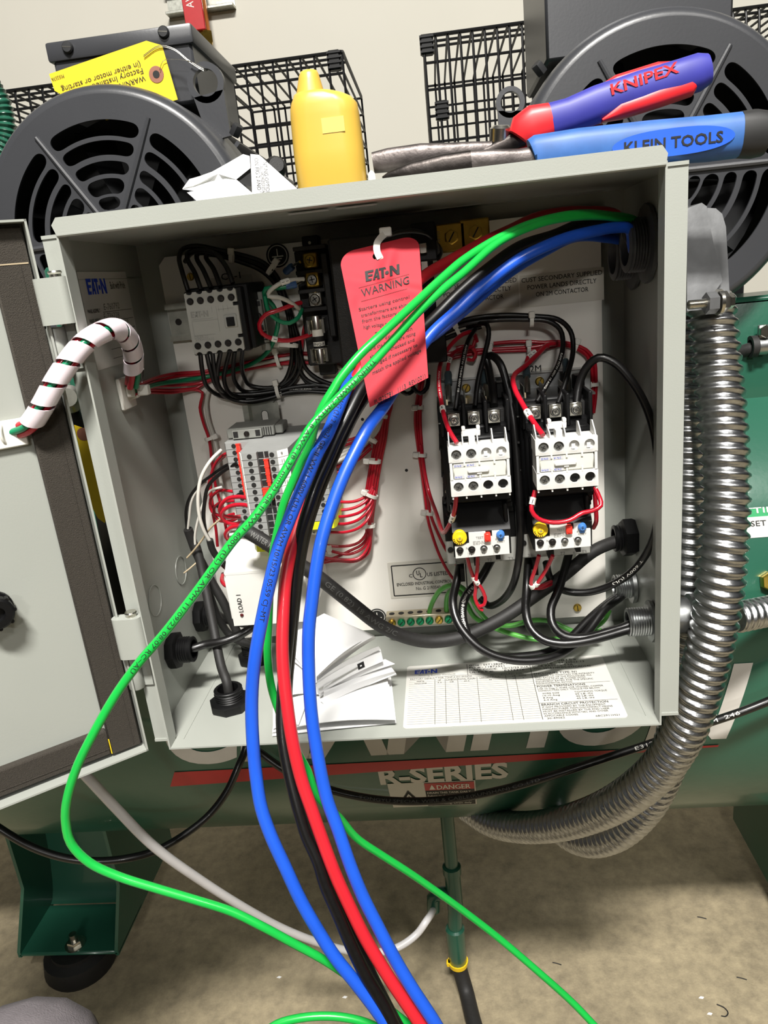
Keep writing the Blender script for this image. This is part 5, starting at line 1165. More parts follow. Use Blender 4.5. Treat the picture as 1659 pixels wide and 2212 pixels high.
# ================================================================== wires and cables
def wire(label, m, r, pts, name='wire', group=None, text=None, marks=(), cat='wire', n=10, ends=None, step=.004):
    P_ = smooth_path(pts, step); b = MB(); b.tube(P_, r, m, n); o = b.build(name, smooth=60); tag(o, label, cat, group)
    L = [0]
    for i in range(1, len(P_)): L.append(L[-1]+(P_[i]-P_[i-1]).length)
    def at(s_, y, rr):
        import bisect
        s_ = max(0, min(L[-1]-1e-6, s_)); i = min(max(0, bisect.bisect(L, s_)-1), len(P_)-2); t = (s_-L[i])/max(1e-9, L[i+1]-L[i]); p = P_[i].lerp(P_[i+1], t)
        T = (P_[min(i+2,len(P_)-1)]-P_[max(i-1,0)]).normalized(); V = CAM-p; V = (V-T*V.dot(T)).normalized(); U = V.cross(T); a = y/rr; return p+(V*math.cos(a)+U*math.sin(a))*rr
    if text:
        b = MB()
        for st, s0, h, w, ink, rev in text:
            if rev: b.text(st, lambda x, y: at(L[-1]*s0-x, -y, r+.00008), h, ink, w=w, vc=True, cuts=7)
            else: b.text(st, lambda x, y: at(L[-1]*s0+x, y, r+.00008), h, ink, w=w, vc=True, cuts=7)
        ORG[o.name] = Vector(o.location); b.build('printed_text', o)
    for st, s0, wl in marks:
        b = MB(); k = L[-1]*s0; n_ = len(st)
        c = [at(k+wl*i/6, 0, 1e-6) for i in range(7)]; b.tube(c, r+.0006, 'marker_white', 12); pit = wl/max(1, n_)
        for j, ch in enumerate(st): 
            if ch != ' ': b.text(ch, lambda x, y: at(k+pit*(j+.3)+y, -x, r+.0008), pit*.6, 'ink', al='c', bold=.02)
        ORG[o.name] = Vector(o.location); b.build('wire_marker', o)['label'] = 'white numbered sleeve'
    return P_
# ---- the seven big loose conductors: each point is (picture x, picture y, distance)
BR, GR = .0043, .00285
def path(*q): return [PD(*p) for p in q]
def con(k, dz=0, dy=0): return [Vector((W2+.012, (.09,.135)[k]+dy, (.38,.373)[k]+dz)), Vector((W2-.012, (.09,.135)[k]+dy, (.38,.373)[k]+dz))]
wire('thick blue cable hanging rightmost of the loose bundle, to the right of the red one', 'blue_cable', BR, con(0,-.006,-.003)+path((1361,496,.592),(1327,492,.583),(1290,498,.573),(1234,511,.563),(1178,532,.556),(1122,560,.552),(1047,616,.548),(991,668,.545),(930,724,.540),(880,795,.535),(827,881,.515),(794,925,.502),(769,972,.497),(740,1033,.493),(714,1102,.490),(693,1174,.488),(682,1236,.488),(675,1290,.488),(667,1362,.488),(667,1449,.488),(672,1533,.488),(684,1620,.488),(706,1725,.488),(729,1789,.488),(758,1873,.488),(784,1937,.488),(814,1997,.488),(851,2068,.488),(888,2131,.488),(941,2212,.488),(985,2290,.49)), name='power_cable', cat='cable', n=16)
wire('thick blue cable hanging leftmost of the loose bundle, printed with black lettering', 'blue_cable', BR, con(1,-.004,0)+path((1350,528,.640),(1300,512,.615),(1240,512,.595),(1180,540,.580),(1100,588,.570),(1000,672,.560),(920,735,.560),(840,778,.552),(785,800,.536),(757,825,.520),(740,860,.504),(707,939,.486),(685,979,.479),(667,1022,.478),(642,1080,.478),(620,1135,.478),(602,1182,.478),(584,1254,.478),(566,1338,.480),(553,1408,.482),(545,1482,.485),(544,1550,.487),(547,1612,.488),(553,1674,.490),(564,1743,.490),(585,1805,.490),(616,1873,.490),(649,1944,.490),(683,2004,.490),(724,2068,.490),(769,2124,.490),(814,2183,.490),(860,2250,.49)), name='power_cable', cat='cable', n=16,
     text=[('CERROWIRE SLP® THHN/THWN-2/MTW 4 AWG (21.2 mm2) GR II VW-1 600V (UL) OR AWM 10/15/23 05:59 CJ~MT', .325, .0032, .262, 'ink', False)])
wire('thick red cable hanging in the middle of the loose bundle', 'red_cable', BR, con(0,.009,.004)+path((1330,464,.612),(1260,457,.606),(1215,459,.602),(1159,470,.598),(1103,496,.594),(1047,522,.590),(972,563,.582),(916,597,.570),(860,660,.545),(815,730,.535),(785,790,.525),(750,850,.518),(716,920,.512),(690,980,.508),(668,1046,.506),(646,1124,.504),(630,1182,.500),(617,1254,.497),(612,1326,.495),(610,1399,.493),(613,1460,.492),(620,1520,.491),(629,1585,.490),(640,1640,.490),(653,1690,.490),(672,1745,.490),(693,1805,.490),(724,1888,.490),(754,1955,.490),(791,2030,.490),(836,2105,.490),(888,2183,.490),(940,2260,.49)), name='power_cable', cat='cable', n=16)
wire('thick black cable hanging directly left of the red one in the loose bundle', 'black_cable', BR, con(0,.003,.008)+path((1346,478,.600),(1271,479,.590),(1196,508,.578),(1122,533,.570),(1047,586,.563),(991,634,.558),(935,690,.552),(870,750,.540),(815,800,.525),(783,838,.515),(758,885,.508),(729,943,.502),(707,994,.499),(685,1044,.498),(667,1098,.498),(653,1145,.500),(643,1200,.503),(636,1254,.505),(628,1330,.506),(618,1420,.506),(611,1500,.505),(609,1560,.502),(615,1620,.499),(629,1688,.496),(645,1750,.494),(662,1805,.493),(686,1858,.492),(702,1910,.491),(731,1978,.490),(758,2041,.490),(791,2109,.490),(829,2172,.490),(850,2215,.490),(890,2290,.49)), name='power_cable', cat='cable', n=16)
wire('second thick black cable, hanging half hidden behind the red cable', 'black_cable', .0040, con(1,.006,.004)+path((1350,500,.640),(1280,492,.62),(1196,522,.600),(1110,556,.588),(1030,612,.578),(965,668,.570),(900,732,.560),(840,800,.545),(795,850,.532),(768,890,.525),(738,950,.518),(714,1002,.514),(692,1055,.512),(672,1110,.512),(656,1170,.514),(644,1240,.518),(636,1310,.52),(628,1400,.524),(620,1500,.526),(628,1600,.525),(652,1720,.52),(690,1840,.515),(740,1960,.51),(790,2080,.505),(845,2190,.50),(900,2290,.50)), name='power_cable', cat='cable', n=16)
wire('printed green cable sweeping out left in front of the door and back', 'green_cable', GR, con(0,.004,-.010)+path((1380,487,.600),(1320,470,.578),(1250,468,.560),(1170,482,.545),(1080,522,.530),(1000,590,.512),(959,623,.503),(905,673,.493),(850,734,.482),(794,796,.472),(748,842,.466),(722,869,.463),(675,918,.458),(642,972,.455),(591,1059,.452),(548,1120,.450),(505,1167,.450),(432,1268,.450),(360,1362,.450),(300,1432,.452),(254,1495,.455),(206,1577,.458),(165,1660,.463),(144,1732,.468),(142,1775,.472),(153,1821,.476),(193,1863,.480),(256,1893,.484),(331,1917,.487),(422,1944,.490),(500,1969,.493),(560,1998,.495),(627,2034,.500),(702,2075,.505),(770,2122,.508),(830,2172,.510),(881,2212,.510),(930,2255,.51)), name='ground_cable', cat='cable', n=14,
     text=[('THHN/THWN-2/MTW 8 AWG (8.37 mm2) GR II VW-1 600V (UL) OR AWM 11/09/23 08:07 RC~AU', .335, .0025, .245, 'ink', False)])
wire('green cable running under the blue ones and out to the lower right over the floor', 'green_cable', GR, con(0,.008,-.006)+path((1375,480,.600),(1310,464,.575),(1240,462,.557),(1150,482,.543),(1070,518,.530),(1000,562,.518),(959,597,.505),(905,647,.490),(831,716,.474),(776,768,.468),(731,823,.466),(722,838,.466),(700,874,.467),(683,912,.470),(668,965,.478),(649,1003,.486),(631,1044,.490),(613,1088,.493),(602,1135,.498),(592,1184,.502),(584,1254,.512),(580,1348,.518),(578,1415,.52),(586,1483,.52),(603,1537,.52),(625,1590,.518),(648,1635,.518),(665,1665,.52),(679,1707,.52),(700,1738,.525),(731,1764,.535),(770,1810,.545),(821,1845,.555),(876,1880,.565),(926,1914,.575),(1000,1967,.59),(1079,2028,.60),(1159,2096,.605),(1238,2167,.61),(1300,2232,.61)), name='ground_cable', cat='cable', n=14)
wire('short arc of green cable at the bottom edge of the frame, under the bundle', 'green_cable', GR, path((560,2240,.53),(597,2213,.53),(649,2199,.53),(709,2195,.53),(761,2201,.53),(805,2215,.53),(860,2250,.53)), name='ground_cable', cat='cable', n=14)
# ---- red tag on its tie
tg = thing('warning_tag', 'red cardboard warning tag hanging behind the two green cables', 'tag', PD(830,560,.535))
tA, tB, tC, tD = PD(731,556,.545), PD(905,517,.545), PD(925,816,.508), PD(799,880,.502)
mid = (tA+tB)/2; ev = ((tD+tC)/2-mid); HT = ev.length; vd = ev.normalized(); ud0 = (tB-tA).normalized()
def tq(px, py):                                  # tag surface point from its picture corners (straight sides, small creases)
    A_ = np.array([[731,562,1],[903,512,1],[925,816,1],[799,880,1]], float); 
    return None
Hc = []
for (x, y), (u, v) in zip(((731,548),(904,506),(925,816),(799,880)), ((0,0),(1,0),(1,1),(0,1))):
    Hc += [[x,y,1,0,0,0,-u*x,-u*y,u],[0,0,0,x,y,1,-v*x,-v*y,v]]
Hc = np.array(Hc); hsol = np.linalg.solve(Hc[:,:8], Hc[:,8]); 
def uvt(px, py): d_ = hsol[6]*px+hsol[7]*py+1; return (hsol[0]*px+hsol[1]*py+hsol[2])/d_, (hsol[3]*px+hsol[4]*py+hsol[5])/d_
tA, tB = PD(731,548,.545), PD(904,506,.545)
def ts(u, v, h=0.):
    p = (tA*(1-u)+tB*u)*(1-v)+(tD*(1-u)+tC*u)*v; n_ = (CAM-p).normalized()
    cre = .0035*math.exp(-((u-.55+(v-.2)*.6)/.10)**2)*math.exp(-((v-.18)/.16)**2)-.0030*math.exp(-((v-.30-(u-.5)*.25)/.05)**2)*(.4+u*.6)+.0025*math.sin(u*3.0+.5)*(.3+v*.5)+.0016*math.exp(-((u-.15)/.1)**2)*math.exp(-((v-.36)/.06)**2)
    return p+n_*(cre+h)
NU, NV = 76, 132
hole = uvt(821,561); b = MB(); Wm = (tB-tA).length; HmT = (tD-tA).length
def inside(u, v):
    x, y = u*Wm, v*HmT; r = .012
    if v*HmT < r:
        if x < r and math.hypot(x-r, y-r) > r: return False
        if x > Wm-r and math.hypot(x-Wm+r, y-r) > r: return False
    return math.hypot((u-hole[0])*Wm, (v-hole[1])*HmT) > .0032
def snap(u, v):
    x, y = u*Wm, v*HmT; r = .012
    for cx in (r, Wm-r):
        if y < r and ((x < r and cx == r) or (x > Wm-r and cx != r)):
            d_ = math.hypot(x-cx, y-r)
            if abs(d_-r) < .0009: x, y = cx+(x-cx)*r/d_, r+(y-r)*r/d_
    hx, hy = hole[0]*Wm, hole[1]*HmT; d_ = math.hypot(x-hx, y-hy)
    if abs(d_-.0033) < .0009: x, y = hx+(x-hx)*.0033/d_, hy+(y-hy)*.0033/d_
    return x/Wm, y/HmT
vs = []; fs = []; ids = {}
for i in range(NU+1):
    for j in range(NV+1):
        u, v = snap(i/NU, j/NV); ids[(i,j)] = len(vs); vs.append(ts(u, v))
nf = len(vs); vs += [p-(CAM-p).normalized()*.0005 for p in list(vs)]
for i in range(NU):
    for j in range(NV):
        if inside((i+.5)/NU, (j+.5)/NV):
            q = (ids[(i,j)],ids[(i+1,j)],ids[(i+1,j+1)],ids[(i,j+1)]); fs.append(q); fs.append(tuple(k+nf for k in q[::-1]))
b.add(vs, fs, 'tag_red')
def tx(b, st, q0, q1, h, bold=0., shear=0., raw=False):
    u0, v0 = uvt(*q0); u1, v1 = uvt(*q1); L_ = math.hypot((u1-u0)*Wm, (v1-v0)*HmT); du, dv = (u1-u0)/L_, (v1-v0)/L_
    f = lambda x, y, hh=.0006: ts(u0+du*x+dv*HmT/Wm*y*1.0, v0+dv*x-y/HmT, hh)
    if raw: return f, L_
    b.text(st, f, h, 'ink', w=L_, bold=bold, shear=shear)
f, L_ = tx(b, '', (798,630), (870,612), 0, raw=True); eaton(b, lambda x, y: f(x, y), L_/3.0, 'ink')
for q0, q1 in (((782,646),(888,613)),((788,679),(885,648))):
    u0,v0 = uvt(*q0); u1,v1 = uvt(*q1); n_ = 14
    for k in range(n_):
        a0, a1 = k/n_, (k+1)/n_; g_ = lambda a, o: ts(u0+(u1-u0)*a, v0+(v1-v0)*a+o, .0006); b.add([g_(a0,-.0012), g_(a1,-.0012), g_(a1,.0012), g_(a0,.0012)], [(0,1,2,3)], 'ink')
tx(b, 'WARNING', (790,669), (889,636), .0068)
for st, q0, q1 in (('Starters using control',(783,702),(889,670)),('transformers are shipped',(788,715),(899,683)),('from the factory wired for',(790,728),(905,694)),('high voltage primary installation',(793,740),(904,715)),('230V',(818,752),(855,741)),('connection',(840,757),(895,735)),('and the fuse ampere rating',(806,782),(901,744)),('should be checked and',(806,797),(899,756)),('changed if necessary to',(807,812),(905,765)),('match the applied voltage',(810,825),(912,774))):
    tx(b, st, q0, q1, .0028, bold=.012)
tx(b, 'PUB25781   1113  REV(001)', (811,874), (920,816), .0036)
b.build('tag_card', tg)
b = MB(); zt_ = smooth_path([ts(hole[0],hole[1]+.012,-.002), PD(823,562,.5395), PD(815,545,.5385), PD(814,528,.5395), PD(822,514,.545), PD(832,505,.552)], .002)
secs = []
for i, p in enumerate(zt_):
    T = (zt_[min(i+1,len(zt_)-1)]-zt_[max(i-1,0)]).normalized(); n_ = (CAM-p).normalized(); s_ = T.cross(n_).normalized(); n2 = s_.cross(T)
    secs.append([p+s_*.0024+n2*.0007, p-s_*.0024+n2*.0007, p-s_*.0024-n2*.0007, p+s_*.0024-n2*.0007])
b.loft(secs, 'tie_white'); p = PD(833,502,.552); b.box(p.x-.0045, p.x+.0045, p.y-.003, p.y+.003, p.z-.003, p.z+.0035, 'tie_white', .0008); tag(b.build('cable_tie'), 'white cable tie holding the red tag', 'cable tie')
# ================================================================== black control wires and cords
def pth(*q): return [PY(*p) for p in q]
def pxy(*q): return [PY(*p) if len(p) == 3 else PX(p[0], p[1], p[3]) for p in q]
BK, RD = 'black_cable', 'red_wire'
rb, rs = .0021, .00155
TR = [('leftmost','black wire arching from the control relay top, leftmost of its row',(406,628),[(393,585,.100),(387,556,.115),(395,538,.125),(425,531,.135),(475,541,.142),(530,553,.146),(570,568,.150),(596,594,.152),(612,630,.154),(622,680,.155),(630,735,.156),(628,790,.157),(610,828,.158),(580,838,.158),(540,832,.156),(526,810,.14),(522,785,.12),(524,752,.105)]),
 ('second','black wire arching from the control relay top, second of its row from the left',(434,626),[(422,592,.100),(405,560,.115),(408,545,.128),(435,540,.136),(480,547,.144),(530,558,.148),(572,575,.152),(600,602,.153),(616,640,.155),(628,690,.156),(638,740,.157),(640,790,.158),(622,822,.158),(580,842,.158),(530,846,.156),(508,825,.14),(504,790,.12),(507,758,.105)]),
 ('third','black wire arching from the control relay top, third of its row from the left',(456,622),[(440,585,.102),(425,558,.118),(430,547,.130),(455,547,.138),(490,552,.145),(535,563,.149),(575,581,.153),(604,612,.154),(620,650,.156),(635,700,.157),(647,745,.158),(650,790,.159),(632,826,.159),(595,848,.160),(540,858,.158),(500,852,.145),(484,822,.13),(488,790,.12),(497,757,.105)]),
 ('fourth','black wire arching from the control relay top, fourth of its row from the left',(476,619),[(462,582,.104),(445,556,.120),(452,550,.132),(480,554,.14),(520,566,.147),(560,582,.151),(590,608,.153),(612,650,.155),(628,700,.157),(642,750,.158),(648,800,.159),(665,822,.160),(700,834,.161),(760,838,.162),(800,838,.162)]),
 ('fifth','black wire arching from the control relay top, rightmost of its row',(503,612),[(488,575,.100),(465,548,.105),(435,541,.112),(412,548,.120),(400,565,.13)])]
def relay_wire(lab, q0, pts): wire(lab, BK, rb, pth((q0[0],q0[1],.094), *pts), cat='wire', group='black wires over the control relay')
for _, lab, q0, pts in TR: relay_wire(lab, q0, pts)
LW = [('black wire looping from the bottom left screw of the control relay',[(432,757,.100),(437,800,.115),(448,836,.135),(475,855,.150),(520,862,.156),(570,860,.158),(610,851,.160),(680,846,.162),(740,850,.162),(810,842,.162)]),
 ('black printed wire lowest of the loop under the control relay',[(445,757,.100),(455,800,.115),(470,838,.135),(500,862,.150),(545,868,.156),(590,858,.158),(630,843,.160),(700,841,.161),(770,846,.162),(830,846,.162)]),
 ('black wire in the middle of the loop under the control relay',[(458,757,.100),(464,800,.115),(474,836,.130),(492,850,.148),(540,852,.154),(590,846,.157),(640,835,.159),(700,832,.161),(780,842,.162)]),
 ('black wire crossing inwards under the control relay',[(477,757,.100),(470,800,.115),(472,835,.135),(488,858,.150),(530,867,.154),(580,860,.156),(630,846,.159),(710,848,.161),(790,852,.162)]),
 ('black wire curving right from the fuse block bottom, upper one',[(648,760,.158),(660,795,.159),(690,820,.160),(735,834,.161),(800,836,.162)]),
 ('black wire curving right from the fuse block bottom, lower one',[(636,760,.159),(646,800,.160),(668,830,.161),(710,843,.162),(770,848,.162)]),
 ('small black wire loop peeking out below the red tag, left one',[(850,800,.150),(862,838,.145),(878,851,.142),(890,846,.145),(893,838,.15)]),
 ('small black wire loop peeking out below the red tag, right one',[(885,800,.150),(893,838,.145),(908,850,.142),(922,838,.145),(926,810,.15)]),
 ('black wire loop over the transformer above the red tag, front one',[(800,548,.110),(822,520,.095),(850,506,.085),(885,499,.082),(920,505,.085),(940,525,.095),(945,545,.11)]),
 ('black wire loop over the transformer above the red tag, rear one',[(850,530,.115),(880,516,.105),(915,515,.10),(940,525,.105),(952,545,.115),(945,560,.12)])]
for i, (lab, pts) in enumerate(LW): wire(lab, BK, rb, pth(*pts), text=[('RAW 600V VW-1 MTW OR THHN 14 AWG', .42, .0016, .06, 'ink_white', False)] if i == 1 else None)
# contactor feeds
CW = [('black printed wire into the first terminal of the left contactor',.0022,[(1034,702,.150),(1012,735,.135),(1000,780,.120),(992,830,.105),(984,885,.088)],[('AWG MTW THHN 600V 10', .3, .0018, .05, 'ink_white', False)]),
 ('black hooked wire into the middle terminal of the left contactor',.0022,[(1010,708,.152),(1030,700,.142),(1052,701,.132),(1056,722,.128),(1047,765,.12),(1033,820,.105),(1026,878,.088)],None),
 ('thick black wire into the right terminal of the left contactor',.0034,[(1048,768,.125),(1055,790,.122),(1062,830,.108),(1068,876,.088)],None),
 ('thick black cable arching from the left contactor down between the two contactors and under it',.0036,[(1046,775,.128),(1062,768,.120),(1080,785,.112),(1096,835,.105),(1108,900,.095),(1116,980,.09),(1122,1080,.085),(1124,1160,.085),(1118,1225,.09),(1105,1270,.10),(1080,1300,.115),(1055,1308,.125),(1036,1292,.13)],None),
 ('black wire of the upper bundle ending in the first terminal of the right contactor',.0023,[(925,742,.150),(955,722,.145),(1000,702,.142),(1060,692,.140),(1130,690,.140),(1185,694,.138),(1210,712,.133),(1216,745,.125),(1205,790,.112),(1182,830,.100),(1160,868,.088)],[('RAW MTW 600V 10 AWG', .74, .0018, .04, 'ink_white', False)]),
 ('black wire of the upper bundle ending in the middle terminal of the right contactor',.0023,[(925,730,.152),(960,710,.148),(1010,690,.144),(1080,681,.142),(1150,683,.142),(1205,690,.138),(1232,715,.13),(1238,755,.122),(1226,810,.105),(1210,860,.090),(1205,872,.086)],[('L ANF', .05, .0018, .02, 'ink_white', False)]),
 ('black wire lying along the inside of the upper bundle over the contactors',.0023,[(925,752,.154),(960,732,.15),(1005,716,.148),(1040,705,.146)],None),
 ('thick black cable arching from the right contactor along the right wall',.0036,[(1245,872,.086),(1250,835,.090),(1266,795,.09),(1292,773,.088),(1325,782,.085),(1362,820,.082),(1392,870,.080),(1412,930,.078),(1422,1010,.075),(1422,1090,.075),(1412,1160,.078),(1378,1222,.088),(1325,1262,.098),(1265,1280,.105),(1215,1274,.108),(1188,1248,.105),(1180,1215,.10)],[('T 600V (UL)', .66, .0022, .04, 'ink_white', False)])]
for lab, r, pts, tx_ in CW: wire(lab, BK, r, pth(*pts), text=tx_)
K1 = Vector((W2-.012, .070, .0525)); K2 = Vector((W2-.012, .1368, .0579))
MW = [('black motor lead dropping from the left overload relay, outermost of the big loops',.0041,pth((998,1190,.125),(988,1250,.095),(978,1298,.085),(988,1343,.072),(1022,1388,.060),(1062,1414,.055),(1119,1427,.055),(1179,1423,.060),(1224,1405,.072),(1268,1366,.092),(1306,1316,.112))+[PY(1346,1284,.132), K2+Vector((.006,0,.002))],None),
 ('black printed motor lead dropping from the left overload relay, inner big loop',.0041,pth((1072,1190,.125),(1035,1255,.100),(1008,1285,.090),(999,1317,.082),(1007,1362,.070),(1035,1398,.062),(1075,1418,.062),(1130,1418,.066),(1185,1408,.074),(1232,1378,.090),(1275,1335,.108),(1320,1298,.125))+[K2+Vector((.006,-.002,-.004))],[('(8.37 mm2) 8 AWG MTW OR THHN', .16, .0030, .062, 'ink_white', False)]),
 ('black motor lead dropping from the right overload relay, left one',.0041,pth((1143,1188,.125),(1138,1268,.092),(1136,1321,.082),(1146,1356,.072),(1172,1381,.064),(1209,1390,.060),(1260,1386,.060),(1310,1374,.063),(1350,1362,.066))+[K1+Vector((.004,-.003,-.003))],None),
 ('black motor lead dropping from the right overload relay, middle one',.0041,pth((1232,1185,.125),(1208,1270,.098),(1190,1317,.088),(1195,1352,.078),(1218,1374,.072),(1262,1378,.070),(1310,1366,.070),(1352,1353,.070))+[K1+Vector((.004,.002,.004))],None)]
for lab, r, P_, tx_ in MW: wire(lab, BK, r, P_, name='motor_lead', cat='cable', n=14, text=tx_)
G3 = Vector((W2-.010, .1365, .1098))
wire('thick black rubber cable crossing the box from the right wall gland', 'rubber_cable', .0062, [G3+Vector((.006,0,0)), G3+Vector((-.012,-.003,-.003))]+pth((1283,1190,.125),(1215,1245,.110),(1156,1287,.098),(1097,1328,.086),(1044,1357,.076),(999,1376,.068),(932,1386,.060),(876,1376,.052),(820,1350,.044),(770,1312,.038),(725,1276,.034),(680,1241,.030),(635,1212,.028),(590,1182,.027),(550,1157,.028),(517,1138,.030)), name='rubber_cable', cat='cable', n=18,
     text=[('WATER RESISTANT', .972, .0050, .040, 'ink_grey', True), ('GE (0.82) 18 AWG 2/C', .80, .0044, .085, 'ink_dim', True)])
# grey conductors leaving that cable end
# ------------------------------------------------------------------ red control wiring
wall0 = Vector((-W2+.009, .084, .304))
def redrun(lab, pts, m=RD, r=rs, **k): return wire(lab, m, r, pts, **k)
redrun('red wire from the wall mount to the panel, uppermost of the bundle', [wall0+Vector((.002,0,.003))]+pth((340,815,.125),(385,806,.150),(436,803,.160),(500,790,.162),(560,777,.163),(640,764,.163),(700,766,.163),(760,792,.163)))
redrun('red wire from the wall mount to the panel, second of the bundle from the top', [wall0+Vector((.002,.002,.0))]+pth((340,823,.125),(390,812,.150),(440,808,.161),(500,797,.163),(560,783,.164),(620,772,.164),(690,772,.164),(750,800,.164)))
redrun('red wire from the wall mount to the panel, middle of the bundle', [wall0+Vector((.003,.001,-.002))]+pth((335,835,.125),(385,832,.150),(430,828,.160),(480,812,.162),(540,797,.163),(600,787,.163),(680,784,.163),(720,790,.163),(770,806,.163)))
redrun('red wire from the wall mount to the panel, second lowest of the bundle', [wall0+Vector((.003,.0,-.004))]+pth((325,842,.125),(380,842,.150),(425,838,.160),(445,826,.162),(500,808,.1635),(560,792,.164),(640,780,.164)))
redrun('red wire leaving the wall mount and turning down the left panel edge', [wall0+Vector((.002,-.001,-.005))]+pth((325,848,.125),(375,848,.150),(420,842,.160),(437,848,.161),(432,880,.161),(440,915,.161),(452,950,.161),(458,1000,.158),(466,1050,.155),(480,1100,.150),(492,1160,.15)))
redrun('white wire beside the red one down the left panel edge', pth((452,840,.162),(446,868,.162),(450,905,.161),(461,940,.161),(469,975,.158),(474,1020,.155),(485,1080,.152),(500,1150,.15)), 'white_wire', .0019)
redrun('white wire running through the small tie under the control relay', pth((480,802,.164),(540,790,.162),(600,778,.162),(650,772,.162),(690,778,.162),(730,792,.162),(770,812,.162)), 'white_wire', .002)
redrun('teal green wire running from the wall mount and up past the end clamp', [wall0+Vector((.002,0,-.001))]+pth((345,829,.125),(395,822,.150),(440,815,.160),(490,804,.160),(545,785,.150),(578,760,.140),(596,722,.130),(600,690,.122),(590,660,.115),(572,640,.108),(574,624,.105),(600,622,.106),(630,618,.108)), 'teal_wire', .0021)
redrun('teal green wire looping below the white wire at the fuse block', pth((572,640,.104),(580,672,.104),(600,692,.106),(625,698,.108),(645,685,.112),(652,668,.12)), 'teal_wire', .0019)
redrun('white numbered wire curling from the second square terminal of the fuse block', pth((656,603,.116),(630,605,.108),(602,614,.102),(582,630,.101),(580,640,.101),(600,642,.102),(622,650,.106),(640,662,.113),(648,670,.12)), 'white_wire', .0019, marks=[('11',.20,.0075)])
redrun('red numbered wire looping from the third terminal of the fuse block to the fuse', pth((650,654,.118),(632,659,.110),(602,670,.104),(574,680,.102),(560,700,.102),(566,720,.103),(590,732,.105),(620,736,.108),(650,730,.112),(678,720,.118)), RD, .0020, marks=[('1',.62,.005)])
redrun('red wire running down behind the fuse block', pth((662,690,.158),(655,720,.160),(652,750,.162),(645,775,.163)))
for k, (lab, q) in enumerate((('blue crimp connector at the second square terminal of the fuse block',[(617,618,.107),(640,614,.11),(652,608,.115)]),('dark blue crimp connector at the top square terminal beside the black bundle',[(616,588,.13),(632,575,.126),(648,566,.12)]))):
    P_ = pth(*q); b = MB(); b.tube([P_[0].lerp(P_[1], t/4) for t in range(5)], [.0030,.0034,.0030,.0034,.0030], 'crimp_blue', 12); 
    o = b.build('sleeve'); o.name = 'crimp_connector'; tag(o, lab, 'connector'); ORG[o.name] = Vector(o.location); b = MB(); b.tube([P_[1], P_[2]], .0014, 'silver', 8); b.build('tongue', o)
# left contactor coil wire, markers 3
def cw(lab, pts, **k): wire(lab, RD, k.pop('r', .0020), pth(*pts), **k)
cw('red numbered wire arching down to the left auxiliary contact block', [(1030,738,.150),(1022,718,.145),(1000,722,.140),(972,748,.130),(952,785,.112),(948,825,.095),(953,865,.075),(961,905,.052),(973,935,.036),(987,957,.028)], marks=[('3',.72,.0055)], text=[('AWG MTW 16 600V', .45, .0015, .035, 'ink_white', False)])
cw('red numbered wire coming down to the right auxiliary contact block', [(1200,742,.155),(1182,745,.150),(1165,762,.140),(1135,790,.120),(1110,812,.100),(1112,840,.080),(1130,875,.062),(1148,905,.045),(1173,940,.028)], marks=[('E3',.80,.0085)], r=.0023)
cw('red hooked wire with marker 40 under the left auxiliary contact block', [(909,960,.160),(917,1020,.158),(926,1062,.152),(942,1108,.120),(957,1150,.075),(966,1142,.060),(978,1118,.048),(984,1090,.042),(985,1070,.040)], marks=[('40',.845,.0085)])
cw('red wire hanging in a curve under the right auxiliary contact block', [(1156,1060,.040),(1150,1085,.036),(1148,1102,.034),(1162,1120,.033),(1195,1129,.033),(1230,1124,.034),(1258,1108,.036),(1280,1103,.038),(1298,1092,.040),(1295,1075,.044),(1284,1052,.048)], marks=[('1',.06,.006)])
cw('red wire behind the right side of the right auxiliary contact block', [(1284,1050,.07),(1286,1085,.075),(1288,1125,.08),(1282,1140,.09)])
# small loops below the overload relays
cw('red marked wire below the left overload relay, left of its pair', [(1009,1202,.056),(1016,1230,.058),(1024,1250,.060),(1028,1268,.062),(1026,1292,.064),(1036,1314,.064),(1043,1318,.064)], r=.0017, marks=[('-',.36,.0035)])
cw('red marked wire below the left overload relay, right of its pair', [(1032,1202,.055),(1031,1230,.056),(1029,1256,.058),(1038,1268,.060),(1048,1290,.062),(1046,1306,.062),(1036,1310,.063)], r=.0017, marks=[('=',.42,.0045)])
cw('red marked wire below the right overload relay, left of its pair', [(1164,1200,.056),(1156,1230,.060),(1147,1258,.064),(1151,1270,.066),(1168,1266,.075),(1190,1256,.095)], r=.0018, marks=[('-',.45,.004)])
cw('red marked wire below the right overload relay, right of its pair', [(1194,1200,.055),(1180,1230,.060),(1164,1256,.064),(1156,1268,.068),(1170,1270,.08),(1190,1262,.10)], r=.0018, marks=[('-',.42,.004)])
# vertical red bundle in the middle right and its tails
for k, (lab, pts) in enumerate((('red wire beside the left contactor, left strand, running to the listing sticker',[(912,800,.158),(903,850,.160),(897,905,.161),(902,960,.162),(911,1020,.162),(919,1080,.162),(924,1120,.161),(935,1160,.158),(952,1205,.152),(975,1245,.145),(1005,1275,.13)]),
 ('red wire beside the left contactor, right strand, running to the overload relay',[(918,800,.158),(910,850,.160),(908,905,.160),(911,960,.161),(918,1020,.161),(926,1080,.161),(930,1110,.160),(945,1150,.156),(965,1190,.150),(990,1225,.14)]),
 ('red wire in the bundle beside the left contactor, middle strand',[(915,800,.160),(906,850,.161),(902,905,.1625),(906,960,.163),(914,1020,.163),(921,1070,.163)]))): redrun(lab, pth(*pts))
